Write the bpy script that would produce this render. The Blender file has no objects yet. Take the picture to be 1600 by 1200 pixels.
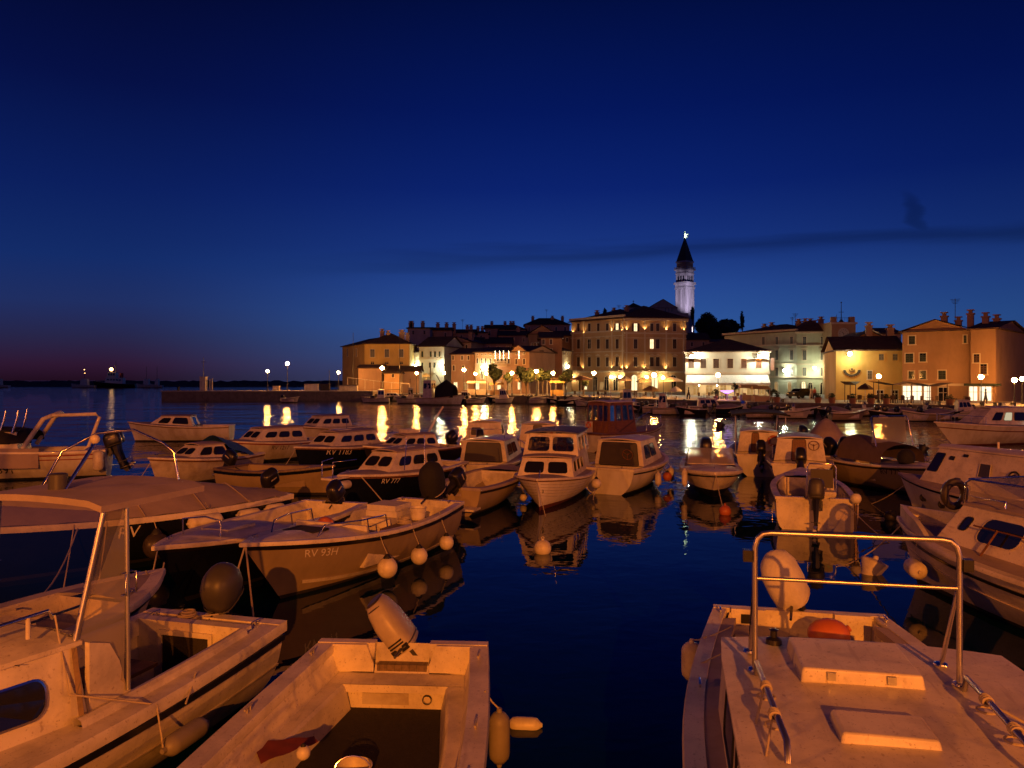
import bpy, bmesh, math, random
from math import sin, cos, pi, sqrt, radians, atan2
from mathutils import Vector, Matrix
random.seed(7)
S = bpy.context.scene
COL = S.collection
FPX, CX, HY, CAMH = 1200.0, 800.0, 594.0, 4.0        # the camera: focal length and horizon in photo pixels, height above the water

# ---------------------------------------------------------------- camera
cam = bpy.data.objects.new('camera', bpy.data.cameras.new('camera')); COL.objects.link(cam)
cam.location = (0, 0, CAMH); cam.rotation_euler = (pi / 2, 0, 0)
cam.data.sensor_fit = 'HORIZONTAL'; cam.data.sensor_width = 36.0
cam.data.lens = 36.0 * FPX / 1600.0
cam.data.shift_y = -(600 - HY) / 1600.0
cam.data.clip_start = 0.1; cam.data.clip_end = 20000
S.camera = cam

# ---------------------------------------------------------------- sky at dusk
def lin(r, g, b):
    f = lambda c: (c / 255 / 12.92) if c / 255 <= 0.04045 else ((c / 255 + 0.055) / 1.055) ** 2.4
    return (f(r), f(g), f(b), 1)
W = bpy.data.worlds.new('World'); S.world = W; W.use_nodes = True
nt = W.node_tree; nt.nodes.clear()
def wn(t, **k):
    n = nt.nodes.new(t)
    for a, b in k.items(): setattr(n, a, b)
    return n
def ramp(tree, stops, interp='EASE'):
    r = tree.nodes.new('ShaderNodeValToRGB'); r.color_ramp.interpolation = interp
    e = r.color_ramp.elements
    while len(e) > 1: e.remove(e[-1])
    e[0].position, e[0].color = stops[0][0], stops[0][1]
    for p, c in stops[1:]:
        x = e.new(p); x.color = c
    return r
tc = wn('ShaderNodeTexCoord'); sx = wn('ShaderNodeSeparateXYZ'); nt.links.new(tc.outputs['Generated'], sx.inputs[0])
def wm(op, a, b=None, clamp=False):
    n = wn('ShaderNodeMath', operation=op, use_clamp=clamp)
    for i, q in enumerate((a, b)):
        if q is None: continue
        if isinstance(q, (int, float)): n.inputs[i].default_value = q
        else: nt.links.new(q, n.inputs[i])
    return n.outputs[0]
elev = sx.outputs[2]
rampC = ramp(nt, [(0.0, lin(58, 68, 108)), (0.03, lin(50, 78, 132)), (0.07, lin(43, 82, 148)), (0.12, lin(34, 68, 140)), (0.165, lin(22, 50, 122)), (0.24, lin(9, 32, 106)), (0.33, lin(3, 21, 88)), (0.45, lin(1, 12, 60)), (1.0, lin(1, 7, 40))], 'LINEAR')
rampL = ramp(nt, [(0.0, lin(30, 12, 28)), (0.018, lin(42, 20, 46)), (0.05, lin(33, 33, 70)), (0.09, lin(26, 42, 94)), (0.14, lin(15, 40, 100)), (0.22, lin(8, 28, 90)), (0.33, lin(4, 14, 66)), (0.45, lin(2, 6, 40)), (1.0, lin(2, 4, 28))], 'LINEAR')
for r in (rampC, rampL): nt.links.new(elev, r.inputs[0])
az = wm('DIVIDE', sx.outputs[0], wm('MAXIMUM', wm('ABSOLUTE', sx.outputs[1]), 0.05))
azf = wn('ShaderNodeMapRange', interpolation_type='SMOOTHSTEP'); nt.links.new(az, azf.inputs[0])
azf.inputs[1].default_value = -0.55; azf.inputs[2].default_value = 0.05
mixLR = wn('ShaderNodeMix', data_type='RGBA'); nt.links.new(azf.outputs[0], mixLR.inputs[0])
nt.links.new(rampL.outputs[0], mixLR.inputs[6]); nt.links.new(rampC.outputs[0], mixLR.inputs[7])
# lens vignetting put into the sky: its right side is dimmed
azr = wn('ShaderNodeMapRange', interpolation_type='SMOOTHSTEP'); nt.links.new(az, azr.inputs[0])
azr.inputs[1].default_value = 0.1; azr.inputs[2].default_value = 0.75; azr.inputs[3].default_value = 1.07; azr.inputs[4].default_value = 0.74
# thin dark streaks of cloud low in the sky
cmap = wn('ShaderNodeCombineXYZ'); nt.links.new(wm('MULTIPLY', az, 2.2), cmap.inputs[0]); nt.links.new(wm('MULTIPLY', elev, 30.0), cmap.inputs[1])
cn = wn('ShaderNodeTexNoise'); cn.inputs['Scale'].default_value = 1.6; cn.inputs['Detail'].default_value = 6; nt.links.new(cmap.outputs[0], cn.inputs['Vector'])
tq = wm('DIVIDE', elev, wm('MAXIMUM', wm('ABSOLUTE', sx.outputs[1]), 0.05))
line = wm('ADD', wm('MULTIPLY', az, 0.050), 0.160)
dist = wm('ABSOLUTE', wm('SUBTRACT', wm('ADD', tq, wm('MULTIPLY', wm('SUBTRACT', cn.outputs[0], 0.5), 0.040)), line))
band = wn('ShaderNodeMapRange', interpolation_type='SMOOTHSTEP'); nt.links.new(dist, band.inputs[0])
band.inputs[1].default_value = 0.019; band.inputs[2].default_value = 0.0
bx = wn('ShaderNodeMapRange', interpolation_type='SMOOTHSTEP'); nt.links.new(az, bx.inputs[0]); bx.inputs[1].default_value = -0.42; bx.inputs[2].default_value = 0.1
cl = wm('MULTIPLY', wm('MULTIPLY', band.outputs[0], bx.outputs[0]), 0.32)
# one small smoky wisp to the right
wd = wm('ADD', wm('POWER', wm('DIVIDE', wm('SUBTRACT', wm('ADD', az, wm('MULTIPLY', wm('SUBTRACT', cn.outputs[0], 0.5), 0.05)), wm('SUBTRACT', 0.525, wm('MULTIPLY', wm('SUBTRACT', tq, 0.215), 0.45))), 0.012), 2.0), wm('POWER', wm('DIVIDE', wm('SUBTRACT', tq, 0.215), 0.026), 2.0))
wisp = wn('ShaderNodeMapRange', interpolation_type='SMOOTHSTEP'); nt.links.new(wd, wisp.inputs[0]); wisp.inputs[1].default_value = 2.0; wisp.inputs[2].default_value = 0.0
cl = wm('MAXIMUM', cl, wm('MULTIPLY', wisp.outputs[0], 0.34))
dim = wm('MULTIPLY', wm('SUBTRACT', 1.0, cl), azr.outputs[0])
bg1 = wn('ShaderNodeBackground'); nt.links.new(mixLR.outputs[2], bg1.inputs[0]); nt.links.new(dim, bg1.inputs[1])
sky = wn('ShaderNodeTexSky', sky_type='NISHITA', sun_disc=False, sun_elevation=radians(-6), sun_rotation=radians(-25))
bg2 = wn('ShaderNodeBackground'); nt.links.new(sky.outputs[0], bg2.inputs[0]); bg2.inputs[1].default_value = 0.05
add = wn('ShaderNodeAddShader'); nt.links.new(bg1.outputs[0], add.inputs[0]); nt.links.new(bg2.outputs[0], add.inputs[1])
wo = wn('ShaderNodeOutputWorld'); nt.links.new(add.outputs[0], wo.inputs[0])

S.view_settings.view_transform = 'Standard'; S.view_settings.look = 'None'
S.view_settings.exposure = 0.0; S.view_settings.gamma = 1.0
S.render.engine = 'CYCLES'
cy = S.cycles
cy.use_denoising = True
cy.max_bounces = 6; cy.diffuse_bounces = 2; cy.glossy_bounces = 4; cy.transparent_max_bounces = 8
cy.sample_clamp_indirect = 6.0; cy.caustics_reflective = False; cy.caustics_refractive = False
cy.use_light_tree = True

SODIUM = (1.0, 0.250, 0.018)
# ---------------------------------------------------------------- where pixels of the photograph lie in the place
def U(px, py, z=0.0):            # point at height z seen at a photo pixel
    d = FPX * (CAMH - z) / (py - HY)
    return Vector(((px - CX) / FPX * d, d, z))
def D(px, py, d):                # point at depth d seen at a photo pixel
    return Vector(((px - CX) / FPX * d, d, CAMH - (py - HY) / FPX * d))

# ---------------------------------------------------------------- materials
MATS = {}
def mat(name, col, rough=0.6, metal=0.0, var=0.18, scale=4.0, bump=0.0, spec=0.5, streak=0.0, coat=0.0, dirt=None, scuff=0.0):
    if name in MATS: return MATS[name]
    m = bpy.data.materials.new(name); m.use_nodes = True; t = m.node_tree
    b = t.nodes['Principled BSDF']
    b.inputs['Roughness'].default_value = rough; b.inputs['Metallic'].default_value = metal
    b.inputs['Specular IOR Level'].default_value = spec; b.inputs['Coat Weight'].default_value = coat
    c = t.nodes.new('ShaderNodeTexCoord')
    n = t.nodes.new('ShaderNodeTexNoise'); n.inputs['Scale'].default_value = scale; n.inputs['Detail'].default_value = 8; n.inputs['Roughness'].default_value = 0.65
    if streak:
        mp = t.nodes.new('ShaderNodeMapping'); mp.inputs['Scale'].default_value = (1, 1, streak)
        t.links.new(c.outputs['Object'], mp.inputs[0]); t.links.new(mp.outputs[0], n.inputs['Vector'])
    else: t.links.new(c.outputs['Object'], n.inputs['Vector'])
    d = dirt or tuple(x * (1 - var) for x in col)
    r = ramp(t, [(0.32, (*d, 1)), (0.56, (*col, 1)), (0.8, (*[min(1, x * (1 + var * 0.4)) for x in col], 1))], 'LINEAR')
    t.links.new(n.outputs[0], r.inputs[0]); t.links.new(r.outputs[0], b.inputs['Base Color'])
    if scuff:
        last = r.outputs[0]
        for sc_, st_, lo, hi, cc in ((26, (1, 1, 1), .63, .70, (.30, .22, .15)), (9, (.25, 1.6, 1), .62, .72, (.42, .34, .26)), (60, (1, 1, 1), .66, .72, (.12, .09, .07))):
            mp2 = t.nodes.new('ShaderNodeMapping'); mp2.inputs['Scale'].default_value = st_; t.links.new(c.outputs['Object'], mp2.inputs[0])
            n3 = t.nodes.new('ShaderNodeTexNoise'); n3.inputs['Scale'].default_value = sc_; n3.inputs['Detail'].default_value = 3; t.links.new(mp2.outputs[0], n3.inputs['Vector'])
            m3 = t.nodes.new('ShaderNodeMapRange'); m3.inputs[1].default_value = lo; m3.inputs[2].default_value = hi; m3.inputs[4].default_value = scuff; t.links.new(n3.outputs[0], m3.inputs[0])
            x3 = t.nodes.new('ShaderNodeMix'); x3.data_type = 'RGBA'; t.links.new(m3.outputs[0], x3.inputs[0]); t.links.new(last, x3.inputs[6]); x3.inputs[7].default_value = (*cc, 1); last = x3.outputs[2]
        t.links.new(last, b.inputs['Base Color'])
    rr = t.nodes.new('ShaderNodeMapRange'); rr.inputs[3].default_value = min(1, rough * 1.25); rr.inputs[4].default_value = rough * 0.8
    t.links.new(n.outputs[0], rr.inputs[0]); t.links.new(rr.outputs[0], b.inputs['Roughness'])
    if bump:
        n2 = t.nodes.new('ShaderNodeTexNoise'); n2.inputs['Scale'].default_value = scale * 5; n2.inputs['Detail'].default_value = 4
        t.links.new(c.outputs['Object'], n2.inputs['Vector'])
        bp = t.nodes.new('ShaderNodeBump'); bp.inputs['Strength'].default_value = bump; bp.inputs['Distance'].default_value = 0.02
        t.links.new(n2.outputs[0], bp.inputs['Height']); t.links.new(bp.outputs[0], b.inputs['Normal'])
    MATS[name] = m; return m
def glow(name, col, strength):
    if name in MATS: return MATS[name]
    m = bpy.data.materials.new(name); m.use_nodes = True; t = m.node_tree; t.nodes.clear()
    e = t.nodes.new('ShaderNodeEmission'); e.inputs[0].default_value = (*col, 1); e.inputs[1].default_value = strength
    o = t.nodes.new('ShaderNodeOutputMaterial'); t.links.new(e.outputs[0], o.inputs[0])
    MATS[name] = m; return m
def clear(name, tint, gloss=0.12, rough=0.03, haze=0):
    m = bpy.data.materials.new(name); m.use_nodes = True; t = m.node_tree; t.nodes.clear()
    a = t.nodes.new('ShaderNodeBsdfTransparent'); a.inputs[0].default_value = (*tint, 1)
    g = t.nodes.new('ShaderNodeBsdfGlossy'); g.inputs['Roughness'].default_value = rough; g.inputs[0].default_value = (.9, .9, .9, 1)
    lw = t.nodes.new('ShaderNodeLayerWeight'); lw.inputs[0].default_value = 0.25
    mr = t.nodes.new('ShaderNodeMapRange'); mr.inputs[3].default_value = gloss * 0.4; mr.inputs[4].default_value = min(1, gloss * 5)
    t.links.new(lw.outputs['Fresnel'], mr.inputs[0])
    if haze:
        df = t.nodes.new('ShaderNodeBsdfDiffuse'); df.inputs[0].default_value = (.7, .66, .6, 1); tl = t.nodes.new('ShaderNodeBsdfTranslucent'); tl.inputs[0].default_value = (.7, .66, .6, 1); ad = t.nodes.new('ShaderNodeMixShader'); ad.inputs[0].default_value = .4; t.links.new(df.outputs[0], ad.inputs[1]); t.links.new(tl.outputs[0], ad.inputs[2])
        hz_ = t.nodes.new('ShaderNodeMixShader'); hz_.inputs[0].default_value = haze; t.links.new(a.outputs[0], hz_.inputs[1]); t.links.new(ad.outputs[0], hz_.inputs[2]); a = hz_
    x = t.nodes.new('ShaderNodeMixShader'); t.links.new(mr.outputs[0], x.inputs[0]); t.links.new(a.outputs[0], x.inputs[1]); t.links.new(g.outputs[0], x.inputs[2])
    o = t.nodes.new('ShaderNodeOutputMaterial'); t.links.new(x.outputs[0], o.inputs[0])
    MATS[name] = m; return m
def wood(name, col, plank=0.09, axis=1, rough=0.55):
    m = bpy.data.materials.new(name); m.use_nodes = True; t = m.node_tree; b = t.nodes['Principled BSDF']
    c = t.nodes.new('ShaderNodeTexCoord'); mp = t.nodes.new('ShaderNodeMapping')
    sc = [3.0, 3.0, 3.0]; sc[0] = 0.6; mp.inputs['Scale'].default_value = sc
    t.links.new(c.outputs['Object'], mp.inputs[0])
    n = t.nodes.new('ShaderNodeTexNoise'); n.inputs['Scale'].default_value = 7; n.inputs['Detail'].default_value = 8; t.links.new(mp.outputs[0], n.inputs['Vector'])
    s = t.nodes.new('ShaderNodeSeparateXYZ'); t.links.new(c.outputs['Object'], s.inputs[0])
    q = t.nodes.new('ShaderNodeMath'); q.operation = 'PINGPONG'; q.inputs[1].default_value = plank / 2; t.links.new(s.outputs[axis], q.inputs[0])
    l = t.nodes.new('ShaderNodeMapRange'); l.inputs[1].default_value = 0; l.inputs[2].default_value = plank * .06; t.links.new(q.outputs[0], l.inputs[0])
    r = ramp(t, [(0.3, (*[x * .55 for x in col], 1)), (0.7, (*col, 1))], 'LINEAR'); t.links.new(n.outputs[0], r.inputs[0])
    x = t.nodes.new('ShaderNodeMix'); x.data_type = 'RGBA'; x.blend_type = 'MULTIPLY'; x.inputs[0].default_value = 1
    t.links.new(r.outputs[0], x.inputs[6]); g = t.nodes.new('ShaderNodeMapRange'); g.inputs[3].default_value = .35; t.links.new(l.outputs[0], g.inputs[0])
    t.links.new(g.outputs[0], x.inputs[7]); t.links.new(x.outputs[2], b.inputs['Base Color']); b.inputs['Roughness'].default_value = rough
    MATS[name] = m; return m
def tiles(name, col):
    m = bpy.data.materials.new(name); m.use_nodes = True; t = m.node_tree; b = t.nodes['Principled BSDF']
    c = t.nodes.new('ShaderNodeTexCoord')
    wv = t.nodes.new('ShaderNodeTexWave'); wv.inputs['Scale'].default_value = 1.6; wv.inputs['Distortion'].default_value = 1.2; wv.bands_direction = 'X'
    n = t.nodes.new('ShaderNodeTexNoise'); n.inputs['Scale'].default_value = 1.3; n.inputs['Detail'].default_value = 8
    for q in (wv, n): t.links.new(c.outputs['Object'], q.inputs['Vector'])
    r = ramp(t, [(0.3, (*[x * .5 for x in col], 1)), (0.7, (*col, 1))], 'LINEAR'); t.links.new(n.outputs[0], r.inputs[0])
    t.links.new(r.outputs[0], b.inputs['Base Color']); b.inputs['Roughness'].default_value = .85
    bp = t.nodes.new('ShaderNodeBump'); bp.inputs['Distance'].default_value = .08; bp.inputs['Strength'].default_value = .9
    t.links.new(wv.outputs[0], bp.inputs['Height']); t.links.new(bp.outputs[0], b.inputs['Normal'])
    MATS[name] = m; return m
mat('gelcoat', (.70, .63, .50), .45, var=.3, scale=1.8, bump=.06, coat=.08, dirt=(.45, .40, .33), scuff=.6)
mat('bright_white', (.80, .75, .64), .45, var=.25, scale=1.4, streak=.4, dirt=(.6, .52, .40)); mat('white_hull', (.62, .59, .52), .42, var=.3, scale=1.4, streak=.35, dirt=(.42, .37, .29))
mat('old_white', (.52, .47, .39), .6, var=.35, scale=3, bump=.15, dirt=(.34, .28, .21))
mat('cream_hull', (.33, .26, .16), .5, var=.25, scale=1.2, streak=.4)
mat('deck_paint', (.36, .29, .28), .7, var=.2, scale=3, bump=.1)
mat('navy_hull', (.008, .010, .022), .25, var=.3, coat=.2)
mat('black_hull', (.012, .010, .010), .35, var=.3)
mat('dark_blue_deck', (.10, .10, .16), .6)
mat('red_paint', (.28, .03, .02), .55)
mat('antifoul_red', (.16, .035, .02), .8, scale=6)
mat('antifoul_dark', (.02, .018, .016), .8, scale=6)
mat('rubber', (.018, .016, .016), .55)
mat('black_plastic', (.014, .013, .013), .32, coat=.1)
mat('grey_plastic', (.055, .05, .046), .45)
mat('beige_motor', (.40, .34, .26), .4, scale=5)
mat('alu', (.42, .41, .40), .35, metal=.8)
mat('steel', (.72, .70, .68), .16, metal=1.0, var=.05)
mat('satin_steel', (.52, .50, .48), .36, metal=1.0, var=.05); mat('brass', (.5, .33, .12), .3, metal=1)
mat('tarp', (.34, .27, .25), .8, var=.15, scale=2.5, bump=.25)
mat('tarp_dark', (.13, .09, .075), .85, scale=2.5, bump=.25); mat('white_cloth', (.60, .55, .47), .85, scale=5, bump=.4)
mat('blue_cloth', (.02, .10, .34), .8, scale=4, bump=.3)
mat('black_cloth', (.012, .011, .012), .9)
mat('dark_glass', (.012, .011, .010), .06, var=.1, spec=.6)
mat('smoked_cover', (.045, .035, .03), .35, scale=3)
mat('mat_floor', (.020, .016, .013), .9, scale=14, bump=.6)
mat('bilge', (.05, .035, .025), .8)
mat('rope', (.45, .38, .28), .9, scale=30)
mat('fender_white', (.68, .62, .50), .45, scale=4, dirt=(.45, .38, .28))
mat('fender_grey', (.25, .22, .20), .5)
mat('buoy_orange', (.50, .13, .045), .45)
mat('red_cloth', (.20, .03, .02), .85)
mat('letter_dark', (.02, .015, .012), .6); mat('letter_pale', (.75, .70, .62), .6)
wood('varnish', (.22, .09, .03)); wood('teak', (.20, .11, .05)); wood('driftwood', (.20, .14, .09))
clear('clear_vinyl', (.80, .70, .55), .13, .08, .34); clear('clear_glass', (.55, .52, .48), .16)
# ---------------------------------------------------------------- mesh collecting
class MB:
    def __init__(s): s.v, s.f, s.m = [], [], []
    def poly(s, pts, m=0):
        n = len(s.v); s.v += [tuple(p) for p in pts]; s.f.append(tuple(range(n, n + len(pts)))); s.m.append(m)
    def grid(s, rows, m=0, close_u=False, close_v=False, mf=None):
        n = len(s.v); R, C = len(rows), len(rows[0])
        for r in rows: s.v += [tuple(p) for p in r]
        for i in range(R if close_v else R - 1):
            for j in range(C if close_u else C - 1):
                a, b = n + i * C + j, n + i * C + (j + 1) % C
                c, d = n + ((i + 1) % R) * C + (j + 1) % C, n + ((i + 1) % R) * C + j
                s.f.append((a, b, c, d)); s.m.append(mf(i, j) if mf else m)
    def box(s, x0, x1, y0, y1, z0, z1, m=0, M=None):
        P = [Vector((x, y, z)) for z in (z0, z1) for (x, y) in ((x0, y0), (x1, y0), (x1, y1), (x0, y1))]
        if M is not None: P = [M @ p for p in P]
        n = len(s.v); s.v += [tuple(p) for p in P]
        for f in ((0, 3, 2, 1), (4, 5, 6, 7), (0, 1, 5, 4), (1, 2, 6, 5), (2, 3, 7, 6), (3, 0, 4, 7)):
            s.f.append(tuple(n + i for i in f)); s.m.append(m)
    def hexa(s, P, m=0):         # eight corners: four below, four above, both anticlockwise
        n = len(s.v); s.v += [tuple(p) for p in P]
        for f in ((0, 3, 2, 1), (4, 5, 6, 7), (0, 1, 5, 4), (1, 2, 6, 5), (2, 3, 7, 6), (3, 0, 4, 7)):
            s.f.append(tuple(n + i for i in f)); s.m.append(m)
    def tube(s, pts, r, n=8, m=0, closed=False):
        pts = [Vector(p) for p in pts]; rows = []; up = None
        N = len(pts)
        for i, p in enumerate(pts):
            a = pts[(i - 1) % N] if (i > 0 or closed) else p
            b = pts[(i + 1) % N] if (i < N - 1 or closed) else p
            t = (b - a)
            if t.length < 1e-9: t = Vector((0, 0, 1))
            t.normalize()
            if up is None:
                up = Vector((0, 0, 1)) if abs(t.z) < .9 else Vector((1, 0, 0))
            e1 = (up - t * up.dot(t))
            if e1.length < 1e-6: e1 = t.orthogonal()
            e1.normalize(); e2 = t.cross(e1); up = e1
            rr = r[i] if isinstance(r, (list, tuple)) else r
            rows.append([p + (e1 * cos(2 * pi * k / n) + e2 * sin(2 * pi * k / n)) * rr for k in range(n)])
        s.grid(rows, m, close_u=True, close_v=closed)
        if not closed: s.poly(rows[0][::-1], m); s.poly(rows[-1], m)
    def lathe(s, prof, n=16, m=0, M=None):
        rows = []
        for r, z in prof:
            row = [Vector((r * cos(2 * pi * k / n), r * sin(2 * pi * k / n), z)) for k in range(n)]
            rows.append([M @ p for p in row] if M is not None else row)
        s.grid(rows, m, close_u=True)
        if prof[0][0] > 1e-4: s.poly(rows[0][::-1], m)
        if prof[-1][0] > 1e-4: s.poly(rows[-1], m)
    def ball(s, c, r, n=14, m=0, sz=1.0, M=None):
        T = Matrix.Translation(c)
        if M is not None: T = T @ M
        k = n // 2
        s.lathe([(r * max(sin(pi * i / k), 1e-5), -r * sz * cos(pi * i / k)) for i in range(k + 1)], n, m, T)
    def build(s, name, mats, parent=None, smooth=35, recalc=True):
        me = bpy.data.meshes.new(name); me.from_pydata(s.v, [], s.f)
        if not isinstance(mats, (list, tuple)): mats = [mats]
        for q in mats: me.materials.append(MATS[q] if isinstance(q, str) else q)
        me.polygons.foreach_set('material_index', s.m)
        bm = bmesh.new(); bm.from_mesh(me)
        bmesh.ops.remove_doubles(bm, verts=bm.verts, dist=1e-5)
        if recalc: bmesh.ops.recalc_face_normals(bm, faces=bm.faces)
        bm.to_mesh(me); bm.free()
        if smooth:
            me.polygons.foreach_set('use_smooth', [True] * len(me.polygons)); me.set_sharp_from_angle(angle=radians(smooth))
        o = bpy.data.objects.new(name, me); COL.objects.link(o)
        if parent is not None: o.parent = parent
        return o
def tag(o, label, cat=None, group=None, kind=None):
    if label: o['label'] = label
    if cat: o['category'] = cat
    if group: o['group'] = group
    if kind: o['kind'] = kind
    return o
def thing(name, label, cat, loc=(0, 0, 0), rz=0.0, group=None):
    o = bpy.data.objects.new(name, None); COL.objects.link(o)
    o.empty_display_size = .2; o.location = loc; o.rotation_euler = (0, 0, rz)
    return tag(o, label, cat, group)
def dup(root, loc, rz=None, label=None, scale=None):
    r = root.copy(); COL.objects.link(r); r.location = loc
    if rz is not None: r.rotation_euler = (0, 0, rz)
    if scale: r.scale = (scale,) * 3
    if label: r['label'] = label
    for ch in list(root.children):
        c = ch.copy(); COL.objects.link(c); c.parent = r
        for g in list(ch.children):
            d = g.copy(); COL.objects.link(d); d.parent = c
    return r
def point(name, loc, power, col=SODIUM, r=.1, parent=None):
    l = bpy.data.lights.new(name, 'POINT'); l.energy = power; l.color = col; l.shadow_soft_size = r
    o = bpy.data.objects.new(name, l); COL.objects.link(o); o.location = loc
    if parent is not None: o.parent = parent
    return o
def spot(name, loc, aim, power, col, ang=70, r=.15, blend=.6, parent=None):
    l = bpy.data.lights.new(name, 'SPOT'); l.energy = power; l.color = col; l.spot_size = radians(ang); l.spot_blend = blend; l.shadow_soft_size = r
    o = bpy.data.objects.new(name, l); COL.objects.link(o); o.location = loc
    o.rotation_euler = (Vector(aim) - Vector(loc)).to_track_quat('-Z', 'Y').to_euler()
    if parent is not None: o.parent = parent
    return o

# ---------------------------------------------------------------- sea
def water_mat():
    m = bpy.data.materials.new('sea_water'); m.use_nodes = True; t = m.node_tree; b = t.nodes['Principled BSDF']
    b.inputs['Base Color'].default_value = (.0008, .012, .032, 1); b.inputs['Roughness'].default_value = .018; b.inputs['IOR'].default_value = 1.34
    c = t.nodes.new('ShaderNodeTexCoord'); s = t.nodes.new('ShaderNodeSeparateXYZ'); t.links.new(c.outputs['Object'], s.inputs[0])
    def noise(scale, sxyz, det=2.0, dist=0.0):
        mp = t.nodes.new('ShaderNodeMapping'); mp.inputs['Scale'].default_value = sxyz; t.links.new(c.outputs['Object'], mp.inputs[0])
        n = t.nodes.new('ShaderNodeTexNoise'); n.inputs['Scale'].default_value = scale; n.inputs['Detail'].default_value = det
        n.inputs['Distortion'].default_value = dist; t.links.new(mp.outputs[0], n.inputs['Vector']); return n.outputs[0]
    def mth(op, a, b_=None, clamp=False):
        n = t.nodes.new('ShaderNodeMath'); n.operation = op; n.use_clamp = clamp
        for i, q in enumerate((a, b_)):
            if q is None: continue
            if isinstance(q, (int, float)): n.inputs[i].default_value = q
            else: t.links.new(q, n.inputs[i])
        return n.outputs[0]
    big = noise(.55, (.75, 1.0, 1), 2.0, .6); mid = noise(1.6, (.95, 1.0, 1), 2.0, .6); small = noise(5.0, (.7, 1, 1), 1.0)
    cross = noise(1.5, (1.7, .30, 1), 2.0, .4); swell = noise(.17, (.8, 1.0, 1), 1.0, .4)
    h = mth('ADD', mth('ADD', mth('MULTIPLY', cross, WAVE[3]), mth('MULTIPLY', swell, WAVE[4])), mth('ADD', mth('MULTIPLY', big, WAVE[0]), mth('ADD', mth('MULTIPLY', mid, WAVE[1]), mth('MULTIPLY', small, WAVE[2]))))
    far = t.nodes.new('ShaderNodeMapRange'); far.interpolation_type = 'SMOOTHSTEP'; t.links.new(s.outputs[1], far.inputs[0])
    far.inputs[1].default_value = 18; far.inputs[2].default_value = 46; far.inputs[3].default_value = .11; far.inputs[4].default_value = 1.0
    patch = noise(.07, (1, 1.6, 1), 2.0)
    pr = t.nodes.new('ShaderNodeMapRange'); t.links.new(patch, pr.inputs[0]); pr.inputs[1].default_value = .35; pr.inputs[2].default_value = .65; pr.inputs[3].default_value = .55; pr.inputs[4].default_value = 1.15
    amp = mth('MULTIPLY', far.outputs[0], pr.outputs[0])
    bp = t.nodes.new('ShaderNodeBump'); bp.inputs['Distance'].default_value = 1.0; bp.inputs['Strength'].default_value = 1.0
    t.links.new(mth('MULTIPLY', h, amp), bp.inputs['Height']); t.links.new(bp.outputs[0], b.inputs['Normal'])
    MATS['sea_water'] = m
WAVE = (.085, .044, .013, .022, .17)
water_mat()
b = MB(); b.poly([(-9000, -400, 0), (9000, -400, 0), (9000, 16000, 0), (-9000, 16000, 0)])
tag(b.build('sea', 'sea_water', smooth=0), None, kind='structure')
# ================================================================ BOATS
def rrect(u0, u1, v0, v1, ru, rv, n=4):
    pts = []
    for cu, cv, a0 in ((u1 - ru, v0 + rv, -pi / 2), (u1 - ru, v1 - rv, 0), (u0 + ru, v1 - rv, pi / 2), (u0 + ru, v0 + rv, pi)):
        for k in range(n + 1):
            a = a0 + pi / 2 * k / n; pts.append((cu + ru * cos(a), cv + rv * sin(a)))
    return pts
def qp(q, u, v):
    bl, br, tr, tl = q
    return bl * (1 - u) * (1 - v) + br * u * (1 - v) + tr * u * v + tl * (1 - u) * v
def qn(q, out):
    n = (q[1] - q[0]).cross(q[3] - q[0]).normalized()
    return n if n.dot(Vector(out)) > 0 else -n
def window(parent, q, out, u0, u1, v0, v1, r=.05, frame='rubber', pane='dark_glass', fw=.02, sub=True, name='window'):
    """a pane in a raised rounded frame, set on the quad q"""
    n = qn(q, out); w = (q[1] - q[0]).length; h = (q[3] - q[0]).length
    r = min(r, .45 * (u1 - u0) * w, .45 * (v1 - v0) * h)
    ring = lambda e, off: [qp(q, u, v) + n * off for u, v in rrect(u0 - e / w, u1 + e / w, v0 - e / h, v1 + e / h, (r + e) / w, (r + e) / h)]
    f = MB(); f.grid([ring(fw, -.004), ring(fw, .012), ring(0, .014), ring(0, -.002)], 0, close_u=True)
    if not sub:
        f.poly(ring(.002, .005), 1); return f.build(name, [frame, pane], parent)
    fo = f.build(name, frame, parent)
    p = MB(); p.poly(ring(.002, .005)); p.build('pane', pane, fo, smooth=0)
    return fo
def panel(m, q, holes, mi=0):
    """a sheet on quad q with rounded holes (u0,u1,v0,v1,ru,rv), holes side by side in u"""
    holes = sorted(holes); cur = 0.0
    F = lambda pts: m.poly([qp(q, u, v) for u, v in pts], mi)
    for (u0, u1, v0, v1, ru, rv) in holes:
        if u0 > cur: F([(cur, 0), (u0, 0), (u0, 1), (cur, 1)])
        F([(u0, 0), (u1, 0), (u1, v0), (u0, v0)]); F([(u0, v1), (u1, v1), (u1, 1), (u0, 1)])
        pts = rrect(u0, u1, v0, v1, ru, rv); k = len(pts) // 4
        for i, c in enumerate(((u1, v0), (u1, v1), (u0, v1), (u0, v0))): F([c] + pts[i * k:(i + 1) * k][::-1])
        cur = u1
    if cur < 1: F([(cur, 0), (1, 0), (1, 1), (cur, 1)])
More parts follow.
